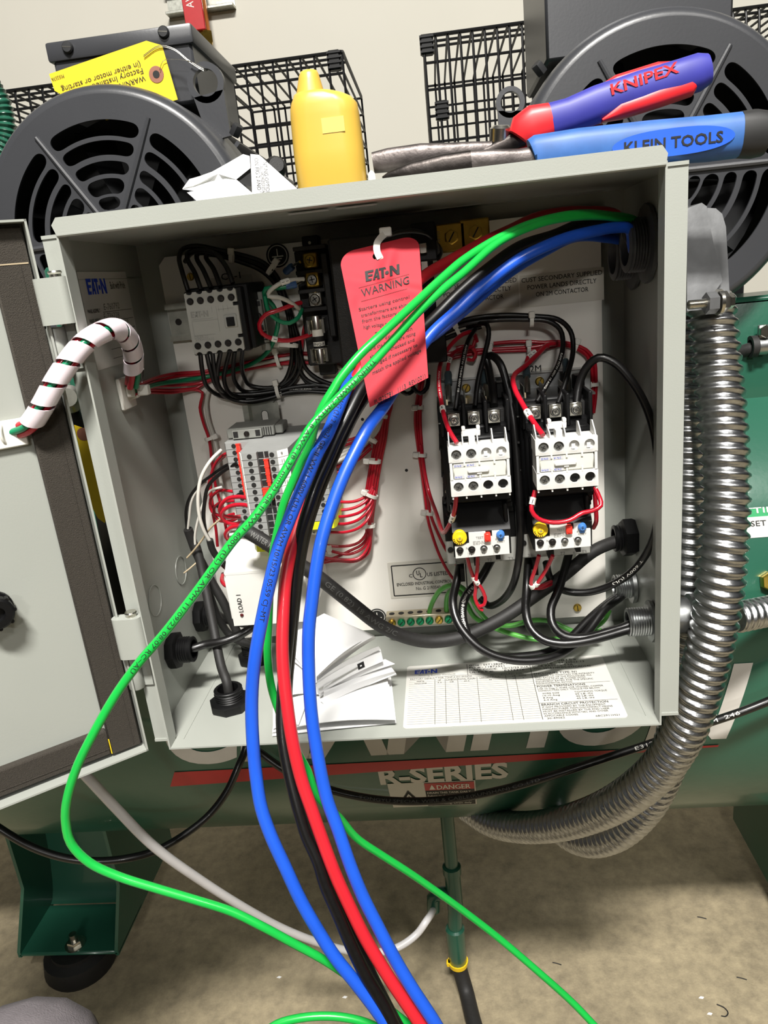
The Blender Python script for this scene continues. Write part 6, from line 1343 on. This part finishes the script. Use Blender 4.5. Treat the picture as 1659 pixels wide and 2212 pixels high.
# vertical red bundle behind the hanging cables and its branches to the terminals
BX = [(838,872),(828,905),(823,945),(814,990),(806,1035),(801,1072),(800,1105),(797,1134)]
names = ['outermost left','second','third','fourth','outermost right']
br = [[(792,1150,.158),(775,1172,.155),(745,1180,.150),(700,1178,.145),(660,1174,.14)],
      [(797,1158,.158),(786,1182,.155),(755,1197,.150),(712,1190,.146),(690,1188,.142)],
      [(800,1160,.158),(792,1188,.155),(775,1206,.151),(735,1209,.147),(690,1203,.142)],
      [(796,1155,.160),(782,1176,.158),(755,1190,.154),(720,1206,.15),(680,1216,.148)],
      [(801,1165,.16),(795,1195,.158),(770,1212,.155),(720,1212,.152),(670,1222,.15)]]
for k in range(5):
    off = (k-2)*5.2
    pts = [(x+off*(1.0 if 1 <= i <= 5 else .8)-(0 if i < 6 else off*.2), y, .157+.002*(abs(k-2))) for i, (x, y) in enumerate(BX)]
    redrun('red wire in the vertical bundle right of the terminals, %s strand' % names[k], pth((850-2*k,840,.160), *pts, *br[k]))
for k, (lab, pts, mk) in enumerate((('red wire branching left from the vertical bundle, topmost branch',[(806,1050,.155),(795,1068,.152),(770,1082,.146),(735,1084,.140),(690,1072,.135),(660,1066,.13)],()),
 ('red wire branching left from the vertical bundle, second branch from the top',[(806,1056,.154),(795,1078,.150),(768,1096,.144),(730,1102,.138),(680,1096,.132),(655,1092,.128)],()),
 ('red wire branching left from the vertical bundle with numbered sleeves, upper one',[(810,1060,.153),(800,1085,.147),(780,1105,.138),(750,1115,.126),(715,1116,.112),(670,1116,.100),(650,1114,.097)],[('54',.78,.0105)]),
 ('red wire branching left from the vertical bundle with numbered sleeves, middle one',[(810,1068,.153),(800,1096,.147),(778,1120,.138),(750,1131,.126),(715,1131,.112),(670,1129,.100),(650,1128,.097)],[('76',.79,.0105)]),
 ('red wire branching left from the vertical bundle with numbered sleeves, lower one',[(808,1080,.153),(800,1112,.147),(780,1137,.138),(750,1149,.126),(715,1150,.112),(670,1150,.100),(648,1149,.097)],[('54',.79,.0105)]),
 ('red wire rising left of the white wires to the terminal blocks, upper one',[(822,890,.158),(800,922,.155),(770,945,.150),(730,955,.144),(690,962,.138),(655,972,.13)],()),
 ('red wire rising left of the white wires to the terminal blocks, lower one',[(822,900,.158),(800,935,.155),(765,955,.150),(725,967,.144),(685,975,.138),(650,985,.13)],()),
 ('red wire behind the black cable running to the middle terminal blocks, upper one',[(800,960,.158),(770,985,.152),(735,1005,.146),(700,1022,.14),(660,1038,.13)],()),
 ('red wire behind the black cable running to the middle terminal blocks, lower one',[(802,968,.158),(775,992,.152),(740,1014,.146),(702,1034,.14),(660,1052,.13)],()))): redrun(lab, pth(*pts), marks=mk)
for k, (lab, pts) in enumerate((('white wire bending from the vertical bundle to the terminal blocks, upper one',[(826,893,.156),(820,918,.154),(808,940,.150),(780,958,.146),(740,975,.142),(700,985,.136),(660,995,.13)]),
 ('white wire bending from the vertical bundle to the terminal blocks, middle one',[(823,895,.154),(815,920,.152),(800,945,.148),(770,965,.144),(735,985,.140),(700,998,.135),(660,1008,.13)]),
 ('white wire bending from the vertical bundle to the terminal blocks, lower one',[(820,897,.153),(810,922,.150),(795,950,.146),(765,975,.142),(730,996,.138),(695,1010,.134),(660,1020,.13)]))): redrun(lab, pth(*pts), 'white_wire', .0020)
# red wires at the left of the terminal blocks
for lab, pts, r in (('bright red wire loop at the left of the front terminals, upper one',[(541,1077,.060),(515,1073,.070),(492,1077,.074),(477,1092,.078),(476,1108,.082),(492,1117,.088),(520,1116,.092)],.0019),
 ('bright red wire loop at the left of the front terminals, middle one',[(544,1094,.060),(520,1090,.068),(495,1094,.072),(479,1108,.075),(482,1124,.078),(500,1132,.082),(520,1129,.086)],.0019),
 ('bright red wire loop at the left of the front terminals, lower one',[(548,1140,.062),(520,1136,.070),(498,1140,.074),(487,1153,.078),(493,1166,.082),(515,1172,.086),(532,1168,.090)],.0019),
 ('dark red wire loop behind the bright red loops, upper one',[(505,1062,.11),(475,1060,.12),(455,1078,.13),(458,1105,.135),(480,1115,.13),(505,1110,.12)],rs),
 ('dark red wire loop behind the bright red loops, lower one',[(508,1082,.11),(478,1085,.12),(462,1100,.13),(470,1122,.135),(500,1125,.12),(525,1112,.11)],rs),
 ('red wire entering the top of the lower left terminal row',[(462,1110,.14),(455,1060,.138),(460,1015,.13),(475,990,.12),(500,976,.105),(530,977,.085)],.0018),
 ('red wire climbing past the lower left terminal row',[(440,1100,.145),(448,1060,.145),(462,1010,.135),(485,985,.12)],rs),
 ('red wire end hanging at the left below the white load relay box',[(482,1240,.12),(480,1255,.10),(490,1265,.085),(505,1262,.08)],.0022),
 ('red wire dropping from the lower left terminal row',[(470,1180,.15),(466,1140,.148),(460,1110,.145)],rs)): redrun(lab, pth(*pts), r=r)
redrun('red wire over the terminal blocks at the right of the end clamp', pth((640,972,.10),(660,971,.11),(690,966,.13)), r=.0018)
# loose jacketed leads at the left
def lead(lab, m, r, P_, name='jacketed_lead', cat='cable', **k): wire(lab, m, r, P_, name=name, cat=cat, **k)
F1 = Vector((-.1720,.0475,.008)); F2 = Vector((-.1690,.1360,.006)); L1 = Vector((-W2+.010,.0665,.0542)); L2 = Vector((-W2+.008,.1500,.0500))
lead('black jacketed lead rising from the front floor gland, its stripped end beside the terminals', 'rubber_cable', .0046, [F1, F1+Vector((-.001,.003,.018))]+pth((478,1440,.062),(462,1360,.085),(448,1290,.100),(437,1235,.110),(428,1195,.115),(422,1176,.117)))
lead('black jacketed lead rising from the rear floor gland', 'rubber_cable', .0046, [F2, F2+Vector((-.001,.0,.016))]+pth((527,1390,.128),(505,1350,.125),(482,1300,.122),(460,1262,.122),(442,1228,.122),(425,1195,.122),(412,1160,.12),(406,1143,.118)))
lead('black jacketed lead curving from the rear left wall gland behind the load relay box', 'rubber_cable', .0046, [L2, L2+Vector((.014,0,0))]+pth((480,1335,.140),(520,1345,.125),(560,1352,.11)))
lead('glossy black lead curving from the front left wall gland under the load relay box', 'black_cable', .0042, [L1, L1+Vector((.014,0,.001))]+pth((440,1393,.070),(480,1386,.070),(515,1373,.075),(545,1355,.08),(565,1338,.09)))
lead('dark lead slanting behind the front jacketed lead to the box floor', 'rubber_cable', .0040, pth((440,1230,.13),(455,1290,.13),(475,1340,.128),(500,1375,.13),(540,1392,.12),(580,1400,.11)))
redrun('white stripped wire rising from the front jacketed lead', pth((422,1178,.117),(421,1160,.117),(425,1135,.116),(438,1090,.115),(455,1060,.115),(480,1052,.115)), 'white_wire', .0013)
redrun('black stripped wire arching from the rear jacketed lead to the lower left terminals', pth((404,1140,.118),(402,1105,.117),(410,1075,.116),(430,1048,.115),(460,1025,.112),(490,1005,.105),(520,993,.098)), BK, .0016)
redrun('white stripped wire rising from the rear jacketed lead', pth((406,1142,.117),(409,1115,.116),(413,1085,.116),(425,1060,.116),(445,1040,.116)), 'white_wire', .0012)
redrun('grey white wire arching in front of the lower left terminals', pth((478,972,.110),(455,995,.100),(435,1030,.095),(428,1070,.092),(430,1110,.092),(440,1145,.094),(452,1167,.097)), 'white_wire', .0017)
redrun('black wire running beside the grey white arching wire', pth((512,1000,.095),(480,1020,.100),(450,1050,.100),(442,1085,.100),(440,1120,.098),(446,1155,.099),(456,1172,.10)), BK, .0018)
lead('black jacket under the arching wires, bending behind the load relay box', 'rubber_cable', .0034, pth((453,1166,.097),(458,1185,.10),(470,1205,.105),(490,1225,.115)))
redrun('thin black wire reaching into the red jumper of the lower left terminals', pth((470,1095,.11),(490,1078,.10),(520,1066,.095),(545,1060,.085)), BK, .0014)
redrun('tan string filler hanging from the lead ends', pth((480,1118,.10),(455,1140,.103),(435,1168,.106),(418,1190,.108),(404,1205,.110)), 'tan_wire', .0010)
redrun('tan string filler curling at the left wall', pth((440,1205,.115),(425,1215,.112),(410,1228,.108),(397,1238,.105)), 'tan_wire', .0008)
# right side reds
for lab, pts in (('red wire along the panel above the contactors, upper strand',[(1066,742,.160),(1100,739,.161),(1140,738,.161),(1175,740,.160),(1205,738,.160),(1240,745,.160),(1265,755,.160),(1283,778,.160),(1287,815,.160),(1286,860,.161),(1282,892,.161)]),
 ('red wire along the panel above the contactors, middle strand',[(955,768,.160),(990,760,.161),(1040,756,.162),(1100,753,.162),(1150,750,.162),(1200,742,.161),(1245,750,.161),(1268,768,.161),(1278,800,.161),(1280,850,.162),(1277,892,.162)]),
 ('red wire along the panel above the contactors, lower strand',[(965,778,.161),(1000,768,.162),(1060,760,.163),(1120,757,.163),(1170,755,.163),(1215,745,.162),(1250,756,.162),(1272,775,.162),(1284,810,.162),(1284,860,.163)]),
 ('red wire looping between the tie and the left contactor spade connector',[(1028,722,.15),(1022,748,.148),(1000,752,.145),(980,762,.14),(970,780,.135),(967,806,.130)]),
 ('short red wire into the right contactor spade connector',[(1185,748,.150),(1160,758,.146),(1140,772,.140),(1136,792,.132)]),
 ('short red loop end beside the left spade connector',[(985,752,.15),(1015,748,.15),(1028,762,.15),(1022,778,.152),(1010,776,.155)])): redrun(lab, pth(*pts), r=.0018, marks=[('2',.72,.0055)] if 'looping between' in lab else ([('12',.40,.010)] if 'short red wire' in lab else ()))
for lab, q in (('grey spade connector on the first blade of the left contactor',[(968,804,.130),(969,832,.122),(970,870,.110)]),('grey spade connector on the first blade of the right contactor',[(1136,790,.132),(1138,814,.122),(1140,850,.110)]),('blue grey spade connector behind the third pole of the right contactor',[(1221,778,.138),(1225,806,.128),(1228,845,.112)]),('grey spade connector behind the third pole of the left contactor',[(1044,800,.138),(1048,830,.128),(1052,865,.112)])):
    P_ = pth(*q); b = MB(); b.tube([P_[0].lerp(P_[1], t/4) for t in range(5)], [.0030,.0036,.0033,.0037,.0034], 'crimp_grey', 12); o = b.build('spade_connector'); tag(o, lab, 'connector'); ORG[o.name] = Vector(o.location)
    b = MB(); T = (P_[2]-P_[1]).normalized(); s_ = T.cross(YY).normalized()
    b.tube([P_[1], P_[1].lerp(P_[2], .3), P_[2]], [.0020,.0028,.0026], 'galvanised', 8); b.build('blade', o)
# light green earth wires
wire('light green earth wire arching from the ground bar, outer one', 'green_wire', .0026, pth((925,1334,.156),(930,1312,.150),(938,1293,.142),(952,1274,.135),(970,1265,.130),(992,1266,.125),(1012,1283,.120),(1033,1318,.118),(1060,1345,.118),(1100,1352,.120),(1150,1340,.125),(1190,1342,.13),(1225,1358,.125),(1262,1372,.115),(1300,1362,.11)), cat='wire')
wire('light green earth wire arching from the ground bar, inner one', 'green_wire', .0026, pth((966,1333,.156),(964,1308,.150),(967,1285,.144),(978,1273,.138),(994,1280,.134),(1008,1304,.128),(1024,1332,.122),(1056,1351,.112),(1100,1368,.100),(1156,1381,.092),(1205,1380,.092),(1250,1368,.100),(1290,1352,.115),(1308,1335,.125),(1316,1318,.13)), cat='wire')
# ------------------------------------------------------------------ cable ties
def tie(q, wpx, ang, Y, label, head=1, m='tie_white'):
    c = PY(*q, Y); sc = (c-CAM).dot(Vector(RC[2]))/FPX; r = wpx*sc/2
    a = math.radians(ang); T = Vector((math.cos(a), 0, math.sin(a))); S_ = Vector((-math.sin(a), 0, math.cos(a)))     # T along the wires
    b = MB(); n = 20; vs = []; fs = []; rd = min(r*.75, .006)
    for k in range(n):
        t = 2*PI*k/n; e = S_*r*math.cos(t)+YY*rd*math.sin(t)
        for dw, s_ in ((-.0017,1.0),(.0017,1.0),(.0017,.86),(-.0017,.86)): vs.append(c+e*s_+T*dw)
    for k in range(n):
        o = 4*k; p = 4*((k+1)%n); fs += [(o+i, o+(i+1)%4, p+(i+1)%4, p+i) for i in range(4)]
    b.add(vs, fs, m); o = b.build('cable_tie'); tag(o, label, 'cable tie', 'cable ties in the box'); ORG[o.name] = Vector(o.location)
    b = MB(); hc = c+S_*head*r*.85-YY*rd*.6
    b.box(-.0027,.0027,-.0022,.0022,-.0030,.0030, m, .0007, M=Matrix.Translation(hc) @ Matrix.Rotation(-a, 4, 'Y')); b.build('head', o)
for q, w, a, Y, l in (((500,556),28,-10,.138,'cable tie around the black bundle right above the CR-1 marking'),((588,578),36,-45,.145,'cable tie around the black bundle where it bends down beside the earth symbol'),((600,775),40,8,.160,'white cable tie around the red and white wires under the control relay'),((600,842),38,5,.152,'cable tie around the black wires straight above the vertical rail'),((455,946),28,-75,.158,'white cable tie near the left panel edge, beside the grey end clamp'),((806,996),34,80,.152,'white cable tie on the vertical red bundle, second from the bottom of the tag'),((800,1068),34,60,.152,'white cable tie where the red wires branch left'),((798,1135),26,85,.154,'lowest white cable tie on the vertical red bundle'),((803,949),26,50,.148,'white cable tie around the three white wires'),((826,898),24,70,.150,'white cable tie just under the bottom corner of the red tag'),((905,880),22,85,.156,'upper white cable tie on the red bundle beside the left contactor'),((909,982),26,80,.156,'middle white cable tie on the red bundle beside the left contactor'),((925,1108),24,75,.156,'lower white cable tie on the red bundle beside the left contactor'),((988,714),30,20,.142,'cable tie at the left end of the black bundle over the contactors'),((1148,692),28,-2,.136,'cable tie in the middle of the black bundle over the contactors'),((1142,752),24,0,.158,'white cable tie around the red wires under the black bundle'),((1058,758),24,0,.158,'white cable tie around the red wires behind the hooked black wire'),((1243,748),26,-20,.156,'white cable tie where the red wires turn down at the right'),((1282,830),28,90,.156,'white cable tie on the red wires behind the right contactor'),((620,745),50,80,.150,'grey cable tie around the black wires left of the fuse'),((712,1190),16,0,.143,'small white cable tie end at the lower red wires')):
    tie(q, w, a, Y, l)
p = wall0+Vector((.008,.004,-.002)); b = MB(); b.box(p.x-.005, p.x+.005, p.y-.006, p.y+.002, p.z-.004, p.z+.005, 'tie_white', .001); b.tube([p+Vector((-.014,.0,-.006)), p+Vector((-.006,-.004,-.004)), p], .0016, 'tie_white', 8); tag(b.build('cable_tie'), 'white cable tie at the wall mount under the spiral wrap', 'cable tie')
# wires inside the spiral wrap
for k, (m, lab) in enumerate((('red_wire','red wire inside the spiral wrap, upper one'),('teal_wire','green wire inside the spiral wrap'),('red_wire','red wire inside the spiral wrap, lower one'),('red_wire','red wire inside the spiral wrap, rear one'))):
    fr_ = frames(SPP); a = k*PI/2+.6
    P_ = [SPP[i]+(fr_[i][1]*math.cos(a+i*.012)+fr_[i][2]*math.sin(a+i*.012))*.0036 for i in range(0, len(SPP), 2)]
    b = MB(); b.tube(P_, .0027, m, 10); tag(b.build('wire', smooth=60), lab, 'wire')
b = MB(); p = PD(14,936,.566); b.tube([p+Vector((math.cos(a*.4)*.0065*0,0,0))+Vector((.0,-.0075*math.sin(a*PI/8),.0085*math.cos(a*PI/8))) for a in range(16)], .0012, 'tie_white', 6, closed=True); tag(b.build('cable_tie'), 'white cable tie holding the red wires on the door mount', 'cable tie')
# ------------------------------------------------------------------ folded papers on the box floor
fp_ = thing('folded_leaflets', 'pile of folded white leaflets lying on the box floor behind the hanging cables', 'paper', (-.09, .06, .0005))
def zq(px, py, z): return PZ(px, py, z)
def leaf(nm, A, B_, C_, D_, m='paper', bend=0., bd=UP, lines=None, lab=None):
    b = MB(); f = sheet(b, zq(*A), zq(*B_), zq(*C_), zq(*D_), m, 10, 4, bend, bd); 
    if lines: lines(b, f)
    o = b.build(nm, fp_, 60)
leaf('leaflet_base', (588,1590,.0015), (856,1562,.0015), (842,1440,.0015), (612,1450,.0015), bend=.0005)
leaf('leaflet_base', (588,1582,.004), (854,1556,.006), (838,1462,.006), (600,1500,.004), bend=.004)
leaf('leaflet_base', (640,1570,.008), (854,1555,.009), (836,1465,.012), (668,1500,.012), bend=.003)
leaf('leaflet_base', (590,1575,.006), (645,1566,.010), (668,1500,.016), (590,1530,.010), bend=.003)
leaf('leaflet_leaf', (700,1522,.012), (857,1458,.016), (853,1450,.024), (690,1510,.018), bend=.002)
leaf('leaflet_leaf', (698,1510,.014), (856,1455,.020), (835,1428,.032), (700,1492,.024), bend=-.002)
leaf('leaflet_leaf', (690,1505,.016), (853,1434,.030), (832,1424,.036), (700,1480,.030), bend=.003)
def bar(b, f):
    for u0, u1, v0, v1, m in ((.02,.62,.35,.5,'ink_faint'),(.62,.72,.2,.7,'ink')): b.add([f(u0,v0,.0006), f(u1,v0,.0006), f(u1,v1,.0006), f(u0,v1,.0006)], [(0,1,2,3)], m)
    b.add([f(.655,.4,.0009), f(.68,.4,.0009), f(.68,.52,.0009), f(.655,.52,.0009)], [(0,1,2,3)], 'paper')
leaf('leaflet_leaf', (688,1500,.020), (828,1428,.038), (822,1402,.048), (682,1478,.034), bend=.002, lines=bar)
leaf('leaflet_leaf', (686,1496,.022), (822,1402,.050), (818,1396,.054), (684,1472,.036), bend=.004)
leaf('leaflet_leaf', (684,1484,.026), (812,1378,.060), (806,1372,.066), (684,1462,.040), bend=.004)
leaf('leaflet_cover', (682,1476,.030), (810,1373,.066), (700,1325,.092), (622,1400,.060), bend=.005)
leaf('leaflet_cover', (622,1420,.050), (682,1476,.030), (700,1340,.080), (640,1330,.080), bend=.003)
leaf('leaflet_cover', (600,1510,.010), (688,1500,.016), (680,1470,.032), (620,1400,.055), bend=.003)
# ------------------------------------------------------------------ cords in front of the tank, white tube
def tpath(*q): return [PD(*p) for p in q]
wire('long black printed cord sagging across the tank front below the box to the right edge', 'black_cable', .0046, [Vector((-.20,.19,-.02))]+tpath((545,1612,.90),(565,1628,.895),(620,1666,.89),(700,1702,.885),(800,1725,.88),(900,1731,.88),(1000,1722,.875),(1100,1702,.87),(1200,1673,.865),(1300,1640,.86),(1400,1608,.85),(1520,1565,.835),(1600,1538,.825),(1659,1515,.82),(1740,1480,.81)), name='cable', cat='cord', n=12,
     text=[('TONGYU SPECIAL WIRE & CABLE(KUNSHAN) CO.,LTD', .34, .0036, .215, 'ink_grey', False),('E312831  UL  AWM  246', .755, .0040, .12, 'ink_white', False)])
wire('black cord hanging in a wide loop from behind the box to the left edge', 'black_cable', .0044, [Vector((-.20,.19,-.02))]+tpath((532,1610,.90),(515,1655,.89),(490,1710,.885),(450,1762,.88),(400,1802,.87),(340,1836,.86),(280,1853,.85),(210,1860,.845),(140,1853,.84),(70,1830,.835),(0,1790,.83),(-60,1745,.83)), name='cable', cat='cord', n=12)
wire('white plastic tube slanting from under the door down to the drain fitting', 'white_tube', .0052, tpath((150,1640,.74),(186,1676,.745),(250,1745,.77),(330,1826,.80),(440,1906,.86),(540,1968,.92),(620,2010,.97),(700,2040,1.01),(760,2055,1.03),(810,2058,1.04),(860,2046,1.05),(900,2018,1.06),(922,1988,1.065))+[Vector(DRAIN)], name='drain_tube', cat='tube', n=14)
# small things seen in the gap beside the hinge
b = MB(); pl = [PY(*q, .10) for q in ((160,918),(183,926),(230,1118),(226,1130),(212,1120),(198,1095))]; pl2 = [p+Vector((0,.0006,0)) for p in pl]; n = 6
b.add(pl+pl2, [tuple(range(n)), tuple(range(2*n-1,n-1,-1))]+[(k,(k+1)%n,n+(k+1)%n,n+k) for k in range(n)], 'tag_yellow'); e = PY(180,938,.0995); b.cyl(e, e+YY*.0004, .0062, 'tag_brown', n=20); tag(b.build('hanging_tag'), 'yellow cardboard tag with a brown eyelet seen in the gap between door and box', 'tag')
b = MB(); c = PY(153,864,.16); b.lathe(c, (.3,-.8,.2), [(-.02,.011),(0,.011),(.004,.014),(.009,.014),(.012,.009),(.022,.009)], 'silver', 18); tag(b.build('pipe_fitting'), 'small bright metal fitting seen in the gap between door and box', 'fitting')
wire('black hose seen in the gap between the door and the box', 'rubber_cable', .0105, [PY(*q) for q in ((150,880,.19),(165,905,.18),(185,930,.17),(205,1000,.17),(240,1180,.17),(245,1230,.16),(250,1280,.15),(262,1330,.145),(280,1400,.15))], name='black_hose', cat='hose', n=16)
b = MB(); b.box(-.34, -.235, .205, .212, -.02, .42, 'tank_green', .003); tag(b.build('guard_panel'), 'green steel panel behind the box seen through the gap beside the door', 'panel')
x = PY(258,1275,.2045); b = MB(); fn = plane((x.x-.012, .2045, x.z-.014), XX, UP, -YY, .0002); b.add([fn(0,0), fn(.035,0), fn(.035,.028), fn(0,.028)], [(0,1,2,3)], 'sticker'); b.text('RE', lambda u, v: fn(.004+u, .018+v, .0002), .006, 'ink', bold=.02); tag(b.build('warning_sticker'), 'small white sticker on the green panel seen beside the lower hinge', 'sticker')
# mounting strut that carries the box
b = MB(); b.box(-.19, -.15, D+TH, .225, .04, .40, 'tank_green', .002); b.box(.15, .19, D+TH, .225, .04, .40, 'tank_green', .002); b.box(-.19,.19,.212,.225,.10,.14,'tank_green',.002); b.box(-.19,.19,.212,.42,.195,.21,'tank_green',.002); tag(b.build('mounting_bracket'), 'green steel bracket carrying the grey box from behind', 'bracket')
# bits of debris on the floor
def bit(lab, px, py, k):
    p = PZ(px, py, FLZ); b = MB()
    if k == 'c': b.tube(smooth_path([p+Vector((-.006,.012,.001)), p+Vector((.003,.006,.0012)), p+Vector((.006,-.002,.001)), p+Vector((.0,-.008,.001)), p+Vector((-.006,-.007,.001))], .002), .0009, 'ink', 6)
    elif k == 'w': b.add([*[p+Vector((a*.55, c*.5, h)) for h in (.0008, 0) for a, c in ((-.008,-.002),(.003,-.005),(.008,.001),(-.001,.004))]], [(0,1,2,3),(4,7,6,5),(0,4,5,1),(1,5,6,2),(2,6,7,3),(3,7,4,0)], 'paper')
    elif k == 's': b.tube(smooth_path([p+Vector((-.007,.002,.001)), p+Vector((0,.0,.001)), p+Vector((.007,-.003,.001))], .002), .0008, 'ink', 6)
    tag(b.build('paper_scrap' if k == 'w' else 'wire_scrap'), lab, 'scrap', 'scraps on the concrete floor')
for lab, px, py, k in (('curled black scrap on the concrete near the bottom right corner',1563,2186,'c'),('white paper scrap on the concrete beside the curled black scrap',1533,2190,'w'),('thin dark scrap on the concrete at the right, above the curled one',1602,2114,'s'),('dark scrap on the concrete close to the lower right green cable',1203,2082,'s'),('thin dark scrap on the sunlit concrete under the conduit shadow',1516,1983,'s'),('white scrap on the concrete near the right end of the green cable',1515,2155,'w'),('pale scrap on the concrete left of the hanging blue cable',603,2111,'w'),('pale scrap on the concrete between the white tube and the left green cable',745,2154,'w')): bit(lab, px, py, k)
# dark stain belongs to the floor
for px, py, w, h in ((1486,1943,.014,.008),(1480,1938,.007,.006)): pass
# ------------------------------------------------------------------ person crouching at the lower left, holding the camera; unseen upper body added to block low light
ps = thing('person', "crouching person's bent knee in grey trousers at the bottom left corner", 'person', (-.05, -.75, FLZ))
def skin_chain(name, pts, m, par, edges=None, sub=2):
    me = bpy.data.meshes.new(name); me.from_pydata([tuple(p) for p, _ in pts], edges or [(i,i+1) for i in range(len(pts)-1)], [])
    if not edges: edges = [(i,i+1) for i in range(len(pts)-1)]
    me = bpy.data.meshes.new(name); me.from_pydata([tuple(p) for p, _ in pts], edges, [])
    o = bpy.data.objects.new(name, me); COL.objects.link(o); md = o.modifiers.new('s', 'SKIN'); md.use_smooth_shade = True
    for i, (p, r) in enumerate(pts): me.skin_vertices[0].data[i].radius = r if isinstance(r, tuple) else (r, r)
    me.skin_vertices[0].data[0].use_root = True
    sm = o.modifiers.new('u', 'SUBSURF'); sm.levels = sub; sm.render_levels = sub
    dg = bpy.context.evaluated_depsgraph_get(); m2 = bpy.data.meshes.new_from_object(o.evaluated_get(dg)); bpy.data.objects.remove(o)
    m2.materials.clear(); m2.materials.append(MATS[m]); m2.transform(Matrix.Translation(-ORG[par.name])); m2.shade_smooth()
    q = bpy.data.objects.new(name, m2); COL.objects.link(q); q.parent = par; ORG[q.name] = ORG[par.name]; return q
V = Vector; kz = -.165; K = PZ(28,2236,kz); A1 = V((K.x+.01, K.y-.10, FLZ+.10)); K2 = V((.27, -.42, FLZ+.11)); A2 = V((.24, -.86, FLZ+.10))
pel = V((-.02,-.80,-.33)); H1 = V((-.13,-.78,-.33)); H2 = V((.10,-.78,-.34))
pts = [(pel,.125),(H1,.105),(H1.lerp(K,.35),.092),(H1.lerp(K,.78),.080),(K+V((0,0,-.014)),.072),(K.lerp(A1,.14)+V((0,.012,0)),.066),(K.lerp(A1,.45),.060),(K.lerp(A1,.85),.052),(A1,.054),
       (H2,.105),(H2.lerp(K2,.4),.092),(H2.lerp(K2,.8),.078),(K2,.068),(K2.lerp(A2,.2),.064),(K2.lerp(A2,.5),.060),(A2,.048),(pel+V((.01,-.02,.10)),.13)]
tr_ = skin_chain('trousers', pts, 'denim_grey', ps, [(0,1),(1,2),(2,3),(3,4),(4,5),(5,6),(6,7),(7,8),(0,9),(9,10),(10,11),(11,12),(12,13),(13,14),(14,15),(0,16)])
S1, S2 = V((-.15,-.84,.17)), V((.23,-.84,.17)); E1, E2 = V((-.21,-.72,-.05)), V((.30,-.72,-.04)); W1, W2_ = V((-.035,-.655,.255)), V((.150,-.655,.250))
mat('shirt_dark', '#23262B', .85, var=.15, scale=200)
pts = [(pel+V((.01,-.02,.09)),.135),(V((.0,-.86,-.10)),.135),(V((.03,-.87,.05)),.145),(V((.04,-.86,.17)),.11),(V((.042,-.855,.235)),.062),
       (S1,.062),(S1.lerp(E1,.5),.052),(E1,.044),(E1.lerp(W1,.5),.040),(E1.lerp(W1,.9),.032),(S2,.062),(S2.lerp(E2,.5),.052),(E2,.044),(E2.lerp(W2_,.5),.040),(E2.lerp(W2_,.9),.032)]
skin_chain('shirt', pts, 'shirt_dark', ps, [(0,1),(1,2),(2,3),(3,4),(3,5),(5,6),(6,7),(7,8),(8,9),(3,10),(10,11),(11,12),(12,13),(13,14)])
HC = V((.045,-.815,.375))
pts = [(V((.042,-.855,.22)),.052),(V((.043,-.845,.29)),.052),(HC+V((0,.0,-.045)),(.064,.075)),(HC,(.074,.088)),(HC+V((0,-.01,.055)),(.070,.082)),(HC+V((0,-.015,.095)),(.042,.05))]
skin_chain('body', pts, 'skin', ps)
b = MB()
for sx in (-1, 1): b.lathe(HC+V((sx*.074,-.015,-.005)), (sx,0,0), [(-.01,.012),(.004,.026),(.010,.022),(.010,.010)], 'skin', 16)
b.lathe(HC+V((0,.085,-.012)), (0,.55,-.3), [(-.02,.016),(.006,.014),(.014,.008)], 'skin', 12); b.build('face_features', ps)
b = MB(); b.lathe(HC+V((0,-.018,.015)), (0,-.12,1), [(-.02,.080),(.0,.090),(.03,.090),(.06,.078),(.085,.052),(.096,.015)], 'boot', 24); b.build('hair', ps)
for sx, W_ in ((1, W1), (-1, W2_)):
    pm = W_+V((sx*.010,.020,.045)); pts = [(W_,.026),(W_+V((sx*.004,.010,.022)),(.036,.018)),(pm,(.040,.016))]; ed = [(0,1),(1,2)]
    for k in range(4):
        f0 = pm+V((sx*(-.008+.004*k),.002,.016-.016*k)); i0 = len(pts)
        pts += [(f0+V((sx*.018,.006,.004)),.009),(f0+V((sx*.036,.004,.004)),.0085),(f0+V((sx*(.050-.003*abs(k-1)),-.010,.002)),.0075)]; ed += [(2,i0),(i0,i0+1),(i0+1,i0+2)]
    i0 = len(pts); pts += [(W_+V((sx*.020,-.010,.030)),.012),(W_+V((sx*.036,-.020,.050)),.0095),(W_+V((sx*.044,-.018,.066)),.008)]; ed += [(1,i0),(i0,i0+1),(i0+1,i0+2)]
    skin_chain('hand', pts, 'skin', ps, ed, 1)
for A_, dy in ((A1, .06), (A2, -.02)):
    b = MB()
    if dy > 0: secs = [rrect(A_.x, A_.y+.06, FLZ, .10, .29, .05, 8), rrect(A_.x, A_.y+.06, FLZ+.03, .105, .30, .05, 8), rrect(A_.x, A_.y+.05, FLZ+.06, .095, .27, .045, 8), rrect(A_.x, A_.y, FLZ+.10, .085, .15, .04, 8), rrect(A_.x, A_.y-.005, FLZ+.15, .088, .105, .04, 8)]
    else: secs = [rrect(A_.x, A_.y-.10, FLZ, .095, .12, .045, 8), rrect(A_.x, A_.y-.10, FLZ+.05, .10, .15, .045, 8), rrect(A_.x, A_.y-.08, FLZ+.10, .095, .19, .045, 8), rrect(A_.x, A_.y-.05, FLZ+.16, .088, .17, .04, 8), rrect(A_.x, A_.y-.03, FLZ+.20, .08, .08, .035, 8)]
    b.loft(secs, 'boot'); b.build('boot', ps, 60)
